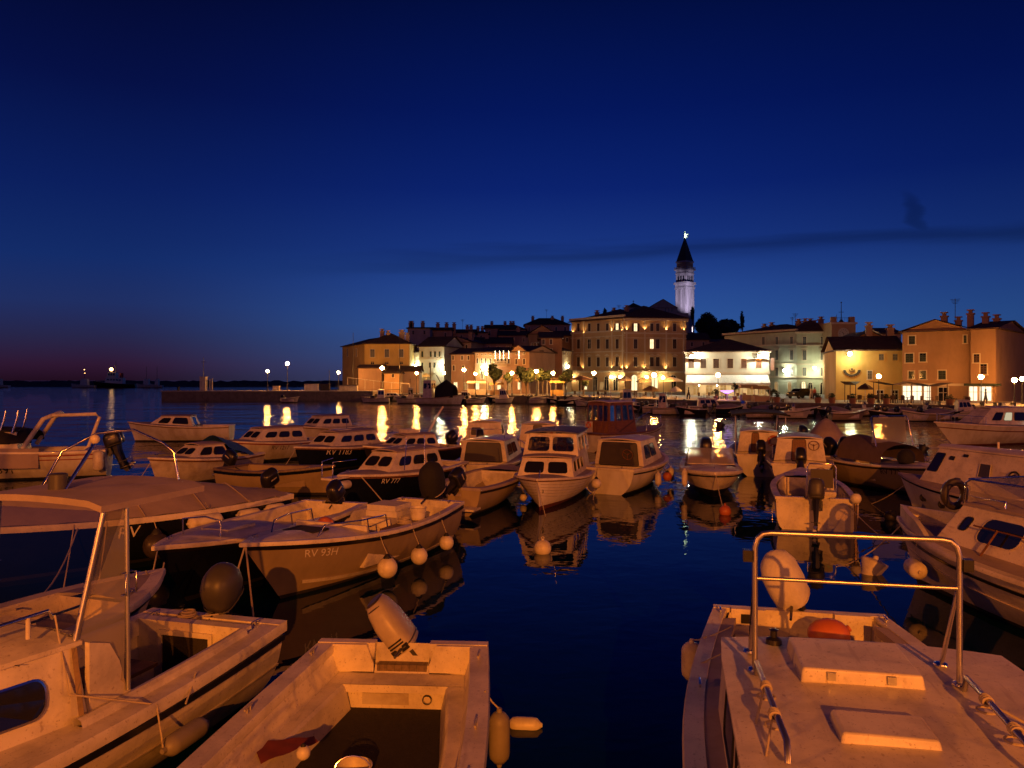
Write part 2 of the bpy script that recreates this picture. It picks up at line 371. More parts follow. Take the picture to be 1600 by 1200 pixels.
class Boat:
    def __init__(s, name, label, stern, bow, B, fs, fb, sr=.8, tm=.45, p=2.2, rake=.45, draft=.3, dip=.06, cat='boat', group=None, N=22, flare=.86, bil=3.4):
        d = Vector((bow[0] - stern[0], bow[1] - stern[1])); s.L = d.length; s.B = B
        s.fs, s.fb, s.sr, s.tm, s.p, s.rake, s.draft, s.dip, s.N, s.flare = fs, fb, sr, tm, p, rake, draft, dip, N, flare; s.bil = bil
        s.rz = atan2(d.y, d.x); s.root = thing(name, label, cat, (stern[0], stern[1], 0), s.rz, group)
        s.M = Matrix.Translation((stern[0], stern[1], 0)) @ Matrix.Rotation(s.rz, 4, 'Z'); s.Mi = s.M.inverted()
    def loc(s, v): return s.Mi @ Vector(v)
    def W(s, t):
        t = min(max(t, 0), 1)
        if t < s.tm: return s.B / 2 * (s.sr + (1 - s.sr) * sin(pi / 2 * t / s.tm))
        return s.B / 2 * max(0, 1 - ((t - s.tm) / (1 - s.tm)) ** s.p)
    def Z(s, t): return s.fs + (s.fb - s.fs) * max(t, 0) ** 1.8 - s.dip * sin(pi * min(max(t, 0), 1))
    def P(s, t, k, side, off=0.0):
        t = min(max(t, 0.0), 1.0); k = min(max(k, 0.0), 1.0)
        zk = -s.draft * (1 - t ** 7); z = zk + (s.Z(t) - zk) * k
        m = t ** 1.6; g = (1 - (1 - k) ** s.bil) * (1 - m) + (k ** .95) * m
        y = s.W(t) * g * (s.flare + (1 - s.flare) * k) + off * min(1, s.W(t) * 4)
        return Vector((s.L * t - s.rake * (1 - k) * t ** 4, side * y, z))
    def ts(s, a=0, b=1): return [a + (b - a) * (1 - (1 - i / s.N) ** 1.25) for i in range(s.N + 1)]
    def hull(s, mats=('white_hull', 'antifoul_red'), wl=.09, band=None, planks=0):
        rows = []
        for t in s.ts():
            zk = -s.draft * (1 - t ** 7); kw = min(.6, max(.02, (wl - zk) / (s.Z(t) - zk)))
            kb = min(.8, kw + (band or .03) / (s.Z(t) - zk))
            ks = [0, kw * .4, kw * .75, kw, kb] + [kb + (1 - kb) * i / 6 for i in range(1, 7)]
            rows.append([s.P(t, k, 1) for k in reversed(ks)] + [s.P(t, k, -1) for k in ks[1:]])
        m = MB(); C = len(rows[0]) - 1; bi = 2 if band else 0
        m.grid(rows, 0, mf=lambda i, j: 1 if (7 <= j <= C - 8) else (bi if j in (6, C - 7) else 0))
        m.poly(rows[0][::-1], 0)
        o = m.build('hull', list(mats), s.root, smooth=50)
        if planks:
            q = MB()
            for i in range(1, planks + 1):
                k = .42 + .5 * i / (planks + 1)
                for sd in (1, -1): s.strip(q, sd, lambda t: [s.P(t, k - .008, sd, .004), s.P(t, k, sd, .012), s.P(t, k + .008, sd, .004)], .0, .985)
            q.build('plank_seam', 'old_white', s.root)
        return o
    def strip(s, m, sd, f, a=0, b=1, mi=0):
        m.grid([f(t) for t in s.ts(a, b)], mi)
    def gunwale(s, mt='gelcoat', cw=.12, h=.05, out=.025, a=0.0, b=1.0, name='gunwale', aft=True, notch=None, aw=None):
        m = MB()
        for sd in (1, -1):
            rows = []
            for t in s.ts(a, b):
                w = s.W(t); z = s.Z(t); x = s.L * t; o = w + out; i = max(w - cw, 0)
                rows.append([Vector((x + (out if t > .98 else 0), sd * y, zz)) for y, zz in ((o, z - h), (o + .005, z - h * .2), (o - .01, z + .02), (i + .01, z + .022), (i, z + .0), (i, z - h))])
            m.grid(rows, 0, close_u=True); m.poly(rows[0], 0); m.poly(rows[-1][::-1], 0)
        if aft and a == 0:
            w = s.W(0) + out; z = s.Z(0); aw = aw or cw
            for y0, y1, dz in ([(-w, w, 0)] if not notch else [(-w, -notch[0], 0), (notch[0], w, 0), (-notch[0], notch[0], -notch[1])]):
                m.box(-.03, aw, y0, y1, z - h + dz, z + .026 + dz)
        o = m.build(name, mt, s.root)
        return o
    def rub(s, mt='rubber', dz=.12, h=.05, out=.03, a=0, b=1, name='rub_rail'):
        m = MB()
        for sd in (1, -1):
            rows = []
            for t in s.ts(a, b):
                zk = -s.draft * (1 - t ** 7); H = s.Z(t) - zk
                k0, k1 = 1 - (dz + h) / H, 1 - dz / H
                rows.append([s.P(t, k0, sd, -.005), s.P(t, k0, sd, out), s.P(t, k1, sd, out), s.P(t, k1, sd, -.005)])
            m.grid(rows, 0, close_u=True)
        return m.build(name, mt, s.root)
    def deck(s, a, b=1.0, mt='deck_paint', cw=.10, camber=.05, dz=.012, name='deck', ya=None):
        m = MB(); rows = []
        for t in s.ts(a, b):
            w = max(s.W(t) - cw, .004)
            rows.append([Vector((s.L * t, w * j / 5, s.Z(t) + dz + camber * (1 - (j / 5) ** 2) * min(1, w * 1.5))) for j in range(-5, 6)])
        m.grid(rows, 0)
        return m.build(name, mt, s.root)
    def side_decks(s, a, b, wd, mt='deck_paint', cw=.08):
        m = MB()
        for sd in (1, -1):
            rows = []
            for t in s.ts(a, b):
                w = s.W(t); i0, i1 = max(w - cw, 0), max(w - cw - wd, 0); z = s.Z(t) + .012
                rows.append([Vector((s.L * t, sd * i0, z)), Vector((s.L * t, sd * i1, z + .015)), Vector((s.L * t, sd * i1, z - .08))])
            m.grid(rows, 0)
        return m.build('side_deck', mt, s.root)
    def cockpit(s, a, b, zf, mt='gelcoat', cw=.12, taper=.86, floor='mat_floor', bulk=True):
        m = MB(); rows = []
        tt = [a + (b - a) * i / 10 for i in range(11)]
        for t in tt:
            w = max(s.W(t) - cw, .02); z = s.Z(t) - .01; q = w * taper
            rows.append([Vector((s.L * t, y, zz)) for y, zz in ((w, z), (w * .97, (z + zf) / 2), (q, zf), (-q, zf), (-w * .97, (z + zf) / 2), (-w, z))])
        m.grid(rows, 0)
        m.poly(rows[0], 0)
        if bulk: m.poly(rows[-1][::-1], 0)
        o = m.build('cockpit', mt, s.root, smooth=30)
        if floor:
            f = MB(); f.grid([[r[2] + Vector((0, -.03 * 1, .012)), r[3] + Vector((0, .03, .012))] for r in rows[0:]], 0); f.build('floor', floor, s.root)
        return o
    def thwart(s, x, w=.26, z=.4, mt='teak', inset=.16, name='thwart'):
        t = x / s.L; y = s.W(t) - inset; m = MB(); m.box(x - w / 2, x + w / 2, -y, y, z - .04, z); return m.build(name, mt, s.root)
    def cabin(s, x0, x1, z1, inset=.28, tum=.10, fr=.35, ar=.08, mt='gelcoat', roof='gelcoat', ov=.05, wins=None, z0=None, frame='rubber', pane='dark_glass', r=.07, sub=True, name='cabin', wf=None, camber=.07, holes=False, y_in=None):
        W0 = max(s.W(x0 / s.L) - inset, .2); W1 = wf if wf is not None else max(s.W(x1 / s.L) - inset, .22)
        za = (z0 if z0 is not None else s.Z(x0 / s.L) - .02); zf = (z0 if z0 is not None else s.Z(x1 / s.L) - .02)
        if y_in: W0 = W1 = y_in
        V = Vector
        Bc = {'ap': V((x0, W0, za)), 'as': V((x0, -W0, za)), 'fp': V((x1, W1, zf)), 'fs': V((x1, -W1, zf))}
        w0, w1 = W0 - tum, max(W1 - tum, .15)
        T = {'ap': V((x0 + ar, w0, z1)), 'as': V((x0 + ar, -w0, z1)), 'fp': V((x1 - fr, w1, z1)), 'fs': V((x1 - fr, -w1, z1))}
        Q = {'port': ((Bc['ap'], Bc['fp'], T['fp'], T['ap']), (0, 1, 0)), 'starboard': ((Bc['as'], Bc['fs'], T['fs'], T['as']), (0, -1, 0)),
             'front': ((Bc['fp'], Bc['fs'], T['fs'], T['fp']), (1, 0, .3)), 'aft': ((Bc['ap'], Bc['as'], T['as'], T['ap']), (-1, 0, 0))}
        m = MB(); wins = wins or {}
        for k, (q, out) in Q.items():
            if k in (holes or ()):
                w, h = (q[1] - q[0]).length, (q[3] - q[0]).length
                panel(m, q, [(a, b_, c, d_, min(r, .4 * (b_ - a) * w) / w, min(r, .4 * (d_ - c) * h) / h) for a, b_, c, d_ in [x[:4] for x in wins.get(k, [])]])
            else: m.poly(q)
        c = m.build(name, mt, s.root, smooth=0)
        md = c.modifiers.new('thick', 'SOLIDIFY'); md.thickness = .035; md.offset = -1
        if not holes:
            bv = c.modifiers.new('round', 'BEVEL'); bv.width = .03; bv.segments = 2
        if roof:
            rr = MB(); rows_t, rows_b = [], []
            for i in range(7):
                f = i / 6; x = T['ap'].x - ov + (T['fp'].x + ov - T['ap'].x + ov) * f; w = w0 + (w1 - w0) * f + ov
                if f in (0, 1): w -= .03
                e = .012 if f in (0, 1) else 0
                row = [V((x, w * j / 6, z1 + .035 - e + camber * (1 - (abs(j) / 6) ** 2.2))) for j in range(-6, 7)]
                rows_t.append(row)
            rr.grid([r_ for r_ in rows_t], 0); 
            bot = [[p - V((0, 0, .04)) for p in r_] for r_ in rows_t]
            rr.grid(bot, 0)
            for a_, b_ in ((0, 0), (-1, -1)): rr.grid([rows_t[a_], bot[b_]], 0)
            for j in (0, -1): rr.grid([[r_[j] for r_ in rows_t], [r_[j] for r_ in bot]], 0)
            rr.build('cabin_roof', roof, c if name != 'cabin' else s.root, smooth=40)
        for k, L_ in wins.items():
            q, out = Q[k]
            for wdef in L_: window(c if name != 'cabin' else s.root, q, out, *wdef[:4], r=r, frame=frame, pane=(wdef[4] if len(wdef) > 4 else pane), sub=sub)
        s.Q = Q; s.T = T
        return c
    def tube(s, pts, r=.014, mt='steel', name='rail', n=8, parent=None):
        m = MB(); m.tube(pts, r, n); return m.build(name, mt, parent or s.root, smooth=60)
    def bowrail(s, a, b, h=.4, posts=4, inset=.1, r=.013, mt='steel', closed=True, name='pulpit_rail'):
        m = MB()
        def pt(t, sd, dz): w = max(s.W(t) - inset, 0); return Vector((s.L * t - (.0 if t < .98 else .03), sd * w, s.Z(t) + dz))
        tt = [a + (b - a) * i / 10 for i in range(11)]
        L_ = [pt(t, 1, h) for t in tt]; R_ = [pt(t, -1, h) for t in reversed(tt)]
        if closed: m.tube([pt(a, 1, .02)] + L_ + R_ + [pt(a, -1, .02)], r)
        else:
            for X in (L_, R_): m.tube(X, r)
        for i in range(posts):
            t = a + (b - a) * (i + (0 if not closed else .0)) / max(1, posts - 1)
            for sd in (1, -1): m.tube([pt(t, sd, .0), pt(t, sd, h)], r * .9)
        return m.build(name, mt, s.root, smooth=60)
    def cleat(s, x, y, z=None, mt='steel', yaw=0):
        m = MB(); z = z if z is not None else s.Z(x / s.L) + .03
        M = Matrix.Translation((x, y, z)) @ Matrix.Rotation(yaw, 4, 'Z')
        m.tube([M @ Vector((-.09, 0, .045)), M @ Vector((-.04, 0, .05)), M @ Vector((.04, 0, .05)), M @ Vector((.09, 0, .045))], .011, 6)
        for e in (-.035, .035): m.tube([M @ Vector((e, 0, 0)), M @ Vector((e, 0, .05))], .012, 6)
        return m.build('cleat', mt, s.root, smooth=60)
    def text(s, txt, side, t0, dz, h, mt, flip=False):
        cu = bpy.data.curves.new('t', 'FONT'); cu.body = txt; cu.size = h * 1.4; cu.align_x = 'LEFT'
        o = bpy.data.objects.new('t', cu); COL.objects.link(o); me = bpy.data.meshes.new_from_object(o)
        bpy.data.objects.remove(o); me.name = 'lettering'
        ex = max(v.co.x for v in me.vertices)
        for v in me.vertices:
            u = v.co.x; vv = v.co.y
            # port side is read from bow to stern when seen from port
            t = t0 - u / s.L if side > 0 else t0 + u / s.L
            zk = -s.draft * (1 - t ** 7); k = 1 - (dz - vv) / (s.Z(t) - zk)
            p = s.P(t, k, side); p2 = s.P(t - .01, k, side); p3 = s.P(t, k - .02, side)
            n = (p - p2).cross(p - p3).normalized(); n = n if n.y * side > 0 else -n
            v.co = p + n * .008
        me.materials.append(MATS[mt]); ob = bpy.data.objects.new('lettering', me); COL.objects.link(ob); ob.parent = s.root
        return ob
    def motor(s, x=-.12, y=0, z=None, tilt=0, roll=0, sc=1.0, cowl='black_plastic', leg='black_plastic', yaw=0, style='plain', simple=False):
        z = z if z is not None else s.Z(0) - .05
        m = MB()
        # bracket, midsection, gearcase and skeg: pivot of the clamp at the origin, x forward
        m.box(-.09, .03, -.11, .11, -.16, .05); m.box(-.02, .05, -.13, -.08, -.22, .02); m.box(-.02, .05, .08, .13, -.22, .02)
        leg_r = []
        for zz, x0, x1, w in ((.10, -.38, -.08, .09), (-.15, -.32, -.10, .07), (-.50, -.31, -.13, .045), (-.68, -.33, -.13, .04), (-.74, -.34, -.12, .035)):
            leg_r.append([Vector((x0, 0, zz)), Vector(((x0 * .75 + x1 * .25), w, zz)), Vector((x1 * .75 + x0 * .25, w, zz)), Vector((x1, 0, zz)), Vector((x1 * .75 + x0 * .25, -w, zz)), Vector(((x0 * .75 + x1 * .25), -w, zz))])
        m.grid(leg_r, 0, close_u=True); m.poly(leg_r[0], 0); m.poly(leg_r[-1], 0)
        m.box(-.46, -.10, -.09, .09, -.535, -.515)
        m.lathe([(.001, -.20), (.03, -.18), (.055, -.10), (.06, .05), (.045, .15), (.001, .17)], 10, 0, Matrix.Translation((-.27, 0, -.74)) @ Matrix.Rotation(pi / 2, 4, 'Y'))
        m.hexa([Vector(p) for p in ((-.36, -.008, -.92), (-.26, -.008, -.92), (-.26, .008, -.92), (-.36, .008, -.92), (-.36, -.012, -.78), (-.18, -.012, -.78), (-.18, .012, -.78), (-.36, .012, -.78))])
        m.tube([(-.06, 0, .08), (.12, .03, .12), (.42, .06, .16)], [.022, .02, .017], 8)
        o = m.build('outboard_motor', leg, s.root, smooth=40)
        def ring(zz, cx, hx, hy, n=20, e=3.2):
            return [Vector((cx + hx * math.copysign(abs(cos(a)) ** (2 / e), cos(a)), hy * math.copysign(abs(sin(a)) ** (2 / e), sin(a)), zz)) for a in [2 * pi * i / n for i in range(n)]]
        c = MB()
        if style == 'bag':
            R = [(.02, -.22, .24, .20), (.06, -.22, .28, .22), (.25, -.24, .31, .24), (.48, -.25, .30, .235), (.62, -.26, .24, .19), (.70, -.27, .12, .10), (.73, -.28, .03, .03)]
            rows = [ring(zz, cx, hx * (1 + .05 * sin(zz * 31)), hy, 24, 2.4) for zz, cx, hx, hy in R]
        elif style == 'round':
            R = [(.04, -.24, .22, .17), (.10, -.25, .30, .22), (.25, -.26, .34, .25), (.42, -.26, .33, .25), (.56, -.26, .27, .21), (.64, -.26, .16, .13), (.66, -.26, .04, .03)]
            rows = [ring(zz, cx, hx, hy, 24, 2.5) for zz, cx, hx, hy in R]
        elif style == 'slim':
            R = [(.02, -.20, .20, .13), (.05, -.20, .26, .165), (.22, -.21, .28, .175), (.46, -.23, .27, .165), (.64, -.25, .22, .14), (.72, -.26, .17, .11), (.735, -.265, .11, .07)]
            rows = [ring(zz, cx, hx, hy) for zz, cx, hx, hy in R]
        else:
            R = [(.06, -.22, .22, .145), (.09, -.22, .27, .175), (.20, -.225, .29, .19), (.40, -.235, .28, .185), (.50, -.25, .25, .17), (.55, -.26, .20, .13), (.565, -.265, .12, .08)]
            rows = [ring(zz, cx, hx, hy) for zz, cx, hx, hy in R]
        c.grid(rows, 0, close_u=True); c.poly(rows[0], 0); c.poly(rows[-1], 0)
        cw = c.build('cowling', cowl, o, smooth=50)
        if style == 'slim':
            q = MB(); q.grid([[p + Vector((0, 0, .012)) for p in ring(.66, -.25, .20, .125)], [p for p in ring(.745, -.265, .14, .085)]], 0, close_u=True); q.poly(ring(.745, -.265, .14, .085)); q.build('top_panel', 'smoked_cover', o); q = MB(); q.box(.03, .06, -.12, .12, .06, .14); q.box(.05, .075, -.10, .10, .16, .18); q.box(.05, .075, -.10, .10, .20, .22); q.build('vent_grille', 'black_plastic', o)
        if not simple:
            if style == 'bag':
                q = MB(); q.tube([p + Vector((0, 0, 0)) for p in ring(.07, -.22, .275, .222, 24, 2.4)], .012, 6, closed=True); q.build('drawstring', 'rope', o)
            else:
                q = MB()
                q.tube([p for p in ring(.105, R[1][1], R[1][2] * 1.02, R[1][3] * 1.03, 20)], .010, 6, closed=True); q.build('trim_band', 'grey_plastic', o)
                if style == 'plain' and not simple:
                    hy = R[3][3] + .003
                    for sg in (-1, 1): q = MB(); q.box(-.35, -.14, sg * hy - .004, sg * hy + .004, .325, .365); q.build('decal', 'old_white', o)
            pr = MB()
            for k in range(3):
                Mx = Matrix.Translation((-.49, 0, -.74)) @ Matrix.Rotation(2 * pi * k / 3, 4, 'X')
                pr.hexa([Mx @ Vector(p) for p in ((0, -.02, .03), (.04, .02, .03), (.045, .02, .03), (.005, -.02, .03), (-.01, -.06, .13), (.05, .05, .13), (.055, .05, .13), (-.005, -.06, .13))])
            pr.lathe([(.045, -.05), (.04, .05)], 10, 0, Matrix.Translation((-.49, 0, -.74)) @ Matrix.Rotation(pi / 2, 4, 'Y'))
            pr.build('propeller', 'alu', o)
        o.location = (x, y, z); o.rotation_euler = (radians(roll), radians(tilt), radians(yaw)); o.scale = (sc,) * 3
        return o
    def wscreen(s, x, z0, z1, hw, rake=.25, side=.5, frame='steel', pane='clear_glass', bars=1, sub=True):
        """a boat windscreen: framed front pane and two side panes"""
        V = Vector; f = MB(); top = hw - .06
        A, B_ = V((x, hw, z0)), V((x, -hw, z0)); C_, D_ = V((x - rake, -top, z1)), V((x - rake, top, z1))
        E, G = V((x - side, hw + .06, z0)), V((x - side, -hw - .06, z0))
        f.tube([E, D_, C_, G], .016, 6); f.tube([E, A, B_, G], .014, 6); f.tube([A, D_], .013, 6); f.tube([B_, C_], .013, 6)
        for i in range(bars): u = (i + 1) / (bars + 1); f.tube([A.lerp(B_, u), D_.lerp(C_, u)], .011, 6)
        o = f.build('windscreen', frame, s.root)
        for pts in ((A, B_, C_, D_), (E, A, D_), (G, C_, B_)):
            p = MB(); p.poly(pts); p.build('pane', pane, o, smooth=0)
        return o
def fender(label, pos, top, kind='long', r=.11, h=.5, mt='fender_white', lie=None, group='fenders hanging on the boats'):
    """hangs on a line from the point top"""
    pos = Vector(pos); o = None; m = MB(); M = Matrix()
    if lie is not None: M = Matrix.Rotation(lie, 4, 'Z') @ Matrix.Rotation(pi / 2, 4, 'Y')
    if kind == 'long':
        m.lathe([(.025, -h / 2 - .05), (.03, -h / 2 - .01), (r * .55, -h / 2), (r * .92, -h / 2 + .05), (r, -h / 2 + .10), (r, h / 2 - .10), (r * .92, h / 2 - .05), (r * .55, h / 2), (.03, h / 2 + .01), (.025, h / 2 + .05)], 16, 0, M)
    elif kind == 'plain':
        m.ball((0, 0, 0), r, 18); m.lathe([(.05, r * .97), (.045, r * 1.08), (.01, r * 1.09)], 10, 0, Matrix.Rotation(1.2, 4, 'Y'))
    else:
        m.lathe([(r * sin(pi * i / 10) if 0 < i < 10 else .002, -r * 1.04 * cos(pi * i / 10)) for i in range(11)], 20, 0, M)
    o = m.build('fender', mt, None, smooth=60); o.location = pos; tag(o, label, 'fender', group)
    if kind == 'ball':
        c = MB(); c.lathe([(r * .42, r * .93), (r * .38, r * 1.05), (r * .16, r * 1.32), (r * .12, r * 1.36)], 12, 0, M); c.build('cap', 'rubber', o)
    if top is not None:
        q = MB(); a = Vector((0, 0, (h / 2 + .04) if kind == 'long' else r * 1.3)); e = Vector(top) - pos
        q.tube([a, a.lerp(e, .5) + Vector((0, 0, -.02)), e], .009, 6); q.build('rope', 'rope', o)
    return o
def line(label, pts, r=.010, sag=.0, cat='rope', group='mooring ropes', n=10, mt='rope'):
    pts = [Vector(p) for p in pts]; out = []
    for a, b_ in zip(pts[:-1], pts[1:]):
        for i in range(n): u = i / n; out.append(a.lerp(b_, u) - Vector((0, 0, sag * 4 * u * (1 - u))))
    out.append(pts[-1]); m = MB(); m.tube(out, r, 6); o = m.build('mooring_rope', mt, None, smooth=60); return tag(o, label, cat, group)
def add(bt, name, mt, f, smooth=35):
    m = MB(); f(m); return m.build(name, mt, bt.root, smooth=smooth)
def torus(m, M, R, r, n=20, k=6, mi=0):
    m.tube([M @ Vector((R * cos(2 * pi * i / n), R * sin(2 * pi * i / n), 0)) for i in range(n)], r, k, mi, closed=True)
def wheel(bt, x, y, z, R=.19, mt='varnish', rake=.3):
    m = MB(); M = Matrix.Translation((x, y, z)) @ Matrix.Rotation(pi / 2 - rake, 4, 'Y')
    torus(m, M, R, .014)
    for k in range(3): m.tube([M @ Vector((0, 0, 0)), M @ Vector((R * cos(2.1 * k), R * sin(2.1 * k), 0))], .010, 5)
    m.tube([M @ Vector((0, 0, 0)), M @ Vector((0, 0, .18))], .025, 6)
    return m.build('steering_wheel', mt, bt.root)
def lifering(bt, x, y, z, nx=(-1, 0, 0), R=.26):
    m = MB(); q = Vector(nx).to_track_quat('Z', 'Y').to_matrix().to_4x4(); M = Matrix.Translation((x, y, z)) @ q
    torus(m, M, R, .055, 20, 8); 
    for k in range(4): 
        a = pi / 4 + k * pi / 2; m.tube([M @ Vector((R * cos(a - .12), R * sin(a - .12), 0)), M @ Vector((R * cos(a + .12), R * sin(a + .12), 0))], .062, 8, 1)
    return m.build('lifebuoy', ['buoy_orange', 'gelcoat'], bt.root)
# ---------------------------------------------------------------- foreground left: cabin boat with hardtop
def hardtop_boat():
    st = Vector((-3.75, 9.75)); bw = st + Vector((-.27, -.963)) * 7.0
    b = Boat('cabin_boat', 'white cabin boat with hardtop on posts and clear side curtain, in the left foreground corner', st, bw, 2.25, 1.0, 1.25, sr=.86, tm=.5)
    b.hull(('gelcoat', 'antifoul_dark')); b.rub('black_plastic', dz=.13, h=.075, out=.035); b.rub('old_white', dz=.50, h=.03, out=.018, name='spray_rail')
    b.gunwale('gelcoat', cw=.24, h=.10, aw=.14)
    b.deck(.43, 1, 'gelcoat', cw=.2); b.deck(0, .075, 'gelcoat', cw=.2, camber=.0, name='aft_deck')
    b.cockpit(.075, .43, .22, 'gelcoat', cw=.26, taper=.92)
    def coam(m):
        for sd in (1, -1):
            rows = []
            for i in range(13):
                t = .075 + .36 * i / 12; w = b.W(t) - .24; x = b.L * t; z = b.Z(t)
                rows.append([Vector((x, sd * (w + .06), z)), Vector((x, sd * (w + .04), z + .08)), Vector((x, sd * (w - .0), z + .10)), Vector((x, sd * (w - .05), z + .09)), Vector((x, sd * (w - .06), z - .12))])
            m.grid(rows, 0)
    add(b, 'coaming', 'gelcoat', coam)
    bz = b.Z(.075)
    add(b, 'transom_bulkhead', 'gelcoat', lambda m: (m.box(.46, .54, -.74, .74, .22, bz + .05), m.box(.40, .54, -.78, .78, bz + .05, bz + .09)))
    add(b, 'locker_opening', 'mat_floor', lambda m: m.box(.538, .546, -.36, .30, .26, .92))
    add(b, 'opening_trim', 'gelcoat', lambda m: [m.box(.54, .57, a, c, e, f) for a, c, e, f in ((-.41, -.36, .24, .98), (.30, .35, .24, .98), (-.36, .30, .92, .98))])
    add(b, 'seat_locker', 'gelcoat', lambda m: m.box(1.05, 1.75, -.66, -.05, .22, .74)); add(b, 'locker_lid', 'teak', lambda m: m.box(1.02, 1.78, -.69, -.02, .74, .78))
    # cabin
    b.cabin(2.85, 5.9, 1.66, inset=.30, tum=.13, fr=.9, ar=.02, roof='gelcoat', r=.13, frame='steel', wins={'port': [(.13, .42, .28, .72)], 'starboard': [(.13, .42, .28, .72)]}, camber=.09)
    def wing(m):
        for sd in (wsd,):
            w = b.W(.40) - .30; P = [(2.85, 1.68), (2.62, 1.60), (2.50, 1.40), (2.42, 1.14), (2.32, 1.04), (2.85, 1.0)]
            a = [Vector((x, sd * w, z)) for x, z in P]; c = [p + Vector((0, -sd * .05, 0)) for p in a]
            m.poly(a); m.poly(c); m.grid([a + [a[0]], c + [c[0]]])
    for wsd in (1, -1): add(b, 'cabin_wing', 'gelcoat', wing)
    # hardtop
    zt = 2.80
    def top(m):
        rt, rb = [], []
        for i in range(9):
            x = 1.28 + 1.42 * i / 8; row = [Vector((x + (.0 if i < 8 else .05 * (1 - (j / 6) ** 2)), .80 * j / 6, zt + .09 + .05 * (1 - (j / 6) ** 2) - (.0 if abs(j) < 6 else .03))) for j in range(-6, 7)]
            rt.append(row); rb.append([p - Vector((0, 0, .06)) for p in row])
        m.grid(rt); m.grid(rb); m.grid([rt[0], rb[0]]); m.grid([rt[-1], rb[-1]])
        for j in (0, -1): m.grid([[r[j] for r in rt], [r[j] for r in rb]])
    add(b, 'hardtop', 'deck_paint', top, 40)
    for sd in (1, -1):
        f1, t1 = Vector((2.86, sd * .665, 1.66)), Vector((2.62, sd * .76, zt + .04)); f2, t2 = Vector((2.42, sd * .84, 1.10)), Vector((2.36, sd * .765, zt + .04))
        b.tube([f1, t1], .026, 'satin_steel', 'front_post'); b.tube([f2, t2], .022, 'alu', 'aft_post')
        add(b, 'side_curtain', 'clear_vinyl', lambda m: m.poly([f1, Vector((2.46, sd * .83, 1.18)), t2, t1]), 0)
        b.tube([Vector((2.90, sd * .70, 1.64)), Vector((2.98, sd * .86, 1.10))], .03, 'teak', 'post_foot', 4)
        h = f2.lerp(t2, .57); b.tube([h + Vector((.07, 0, .1)), h + Vector((.07, sd * .05, .1)), h + Vector((.07, sd * .05, -.1)), h + Vector((.07, 0, -.1)), h + Vector((-.06, 0, -.1)), h + Vector((-.06, sd * .05, -.1)), h + Vector((-.06, sd * .05, .1)), h + Vector((-.06, 0, .1)), h + Vector((.07, 0, .1))], .008, 'steel', 'curtain_handle')
    add(b, 'windscreen', 'clear_glass', lambda m: m.poly([Vector((2.86, .66, 1.68)), Vector((2.86, -.66, 1.68)), Vector((2.62, -.75, zt)), Vector((2.62, .75, zt))]), 0)
    b.tube([(1.9, -.78, zt), (1.6, -.78, zt + .42), (1.5, -.4, zt + .62), (1.42, 0, zt + .66), (1.38, .35, zt + .52), (1.34, .46, zt + .42), (1.32, .5, zt + .10)], .014, 'steel', 'roof_arch')
    add(b, 'lamp_base', 'grey_plastic', lambda m: m.lathe([(.09, 0), (.085, .15), (.07, .16)], 14, 0, Matrix.Translation((2.35, -.05, zt + .13))))
    b.tube([(2.35, .03, zt + .13), (2.0, .05, zt + .56)], .018, 'steel', 'lamp_pole')
    add(b, 'masthead_lamp', 'gelcoat', lambda m: m.ball((2.0, .05, zt + .60), .05, 10))
    b.tube([(2.95, .52, 1.90), (3.0, .52, 1.98), (4.6, .45, 1.99), (4.65, .45, 1.91)], .017, 'steel', 'grab_rail'); b.tube([(3.2, .52, 1.8), (3.2, .52, 1.98)], .02, 'gelcoat', 'rail_foot')
    b.cleat(.22, .72); b.cleat(.25, -.72)
    m = MB(); R = random.Random(9)
    for k in range(5): torus(m, Matrix.Translation((R.uniform(-.03, .03), R.uniform(-.03, .03), .012 + k * .018)), .12 - .012 * k, .011, 18, 6)
    m.tube([(.11, 0, .02), (.3, .08, .015), (.42, .22, .012), (.35, .33, .02)], .011, 6)
    o = m.build('rope', 'rope'); o.location = b.M @ Vector((.22, -.25, b.Z(.03) + .03)); tag(o, 'small rope coil on the stern deck of the hardtop cabin boat', 'rope')
    for x in (3.4, 4.2): add(b, 'deck_seam', 'smoked_cover', lambda m: [m.box(x, x + .012, -.66, .66, 1.655, 1.66)])
    b.motor(-.06, -.05, 1.0, tilt=32, roll=-10, sc=.86, style='round', cowl='grey_plastic', leg='black_plastic')
    p = Vector((-3.33, 7.47, .62)); l = b.loc(p)
    tt = l.x / b.L
    for (x, lab) in ((l.x, 'long white fender lying along the dark stripe of the hardtop cabin boat'),):
        c = b.M @ Vector((x, b.W(tt) + .11, .56)); tp = b.M @ Vector((x - .35, b.W(tt) - .05, b.Z(tt) + .05))
        fender(lab, c, tp, 'long', .10, .55, 'fender_grey', lie=b.rz)
        line('thin line from the cabin roof rail down to the grey fender', [b.M @ Vector((2.95, .54, 1.93)), b.M @ Vector((3.05, .80, 1.30)), b.M @ Vector((x + .3, b.W(tt) + .03, b.Z(tt))), b.M @ Vector((x + .32, b.W(tt) + .12, .6))], .009)
    return b
hardtop_boat()
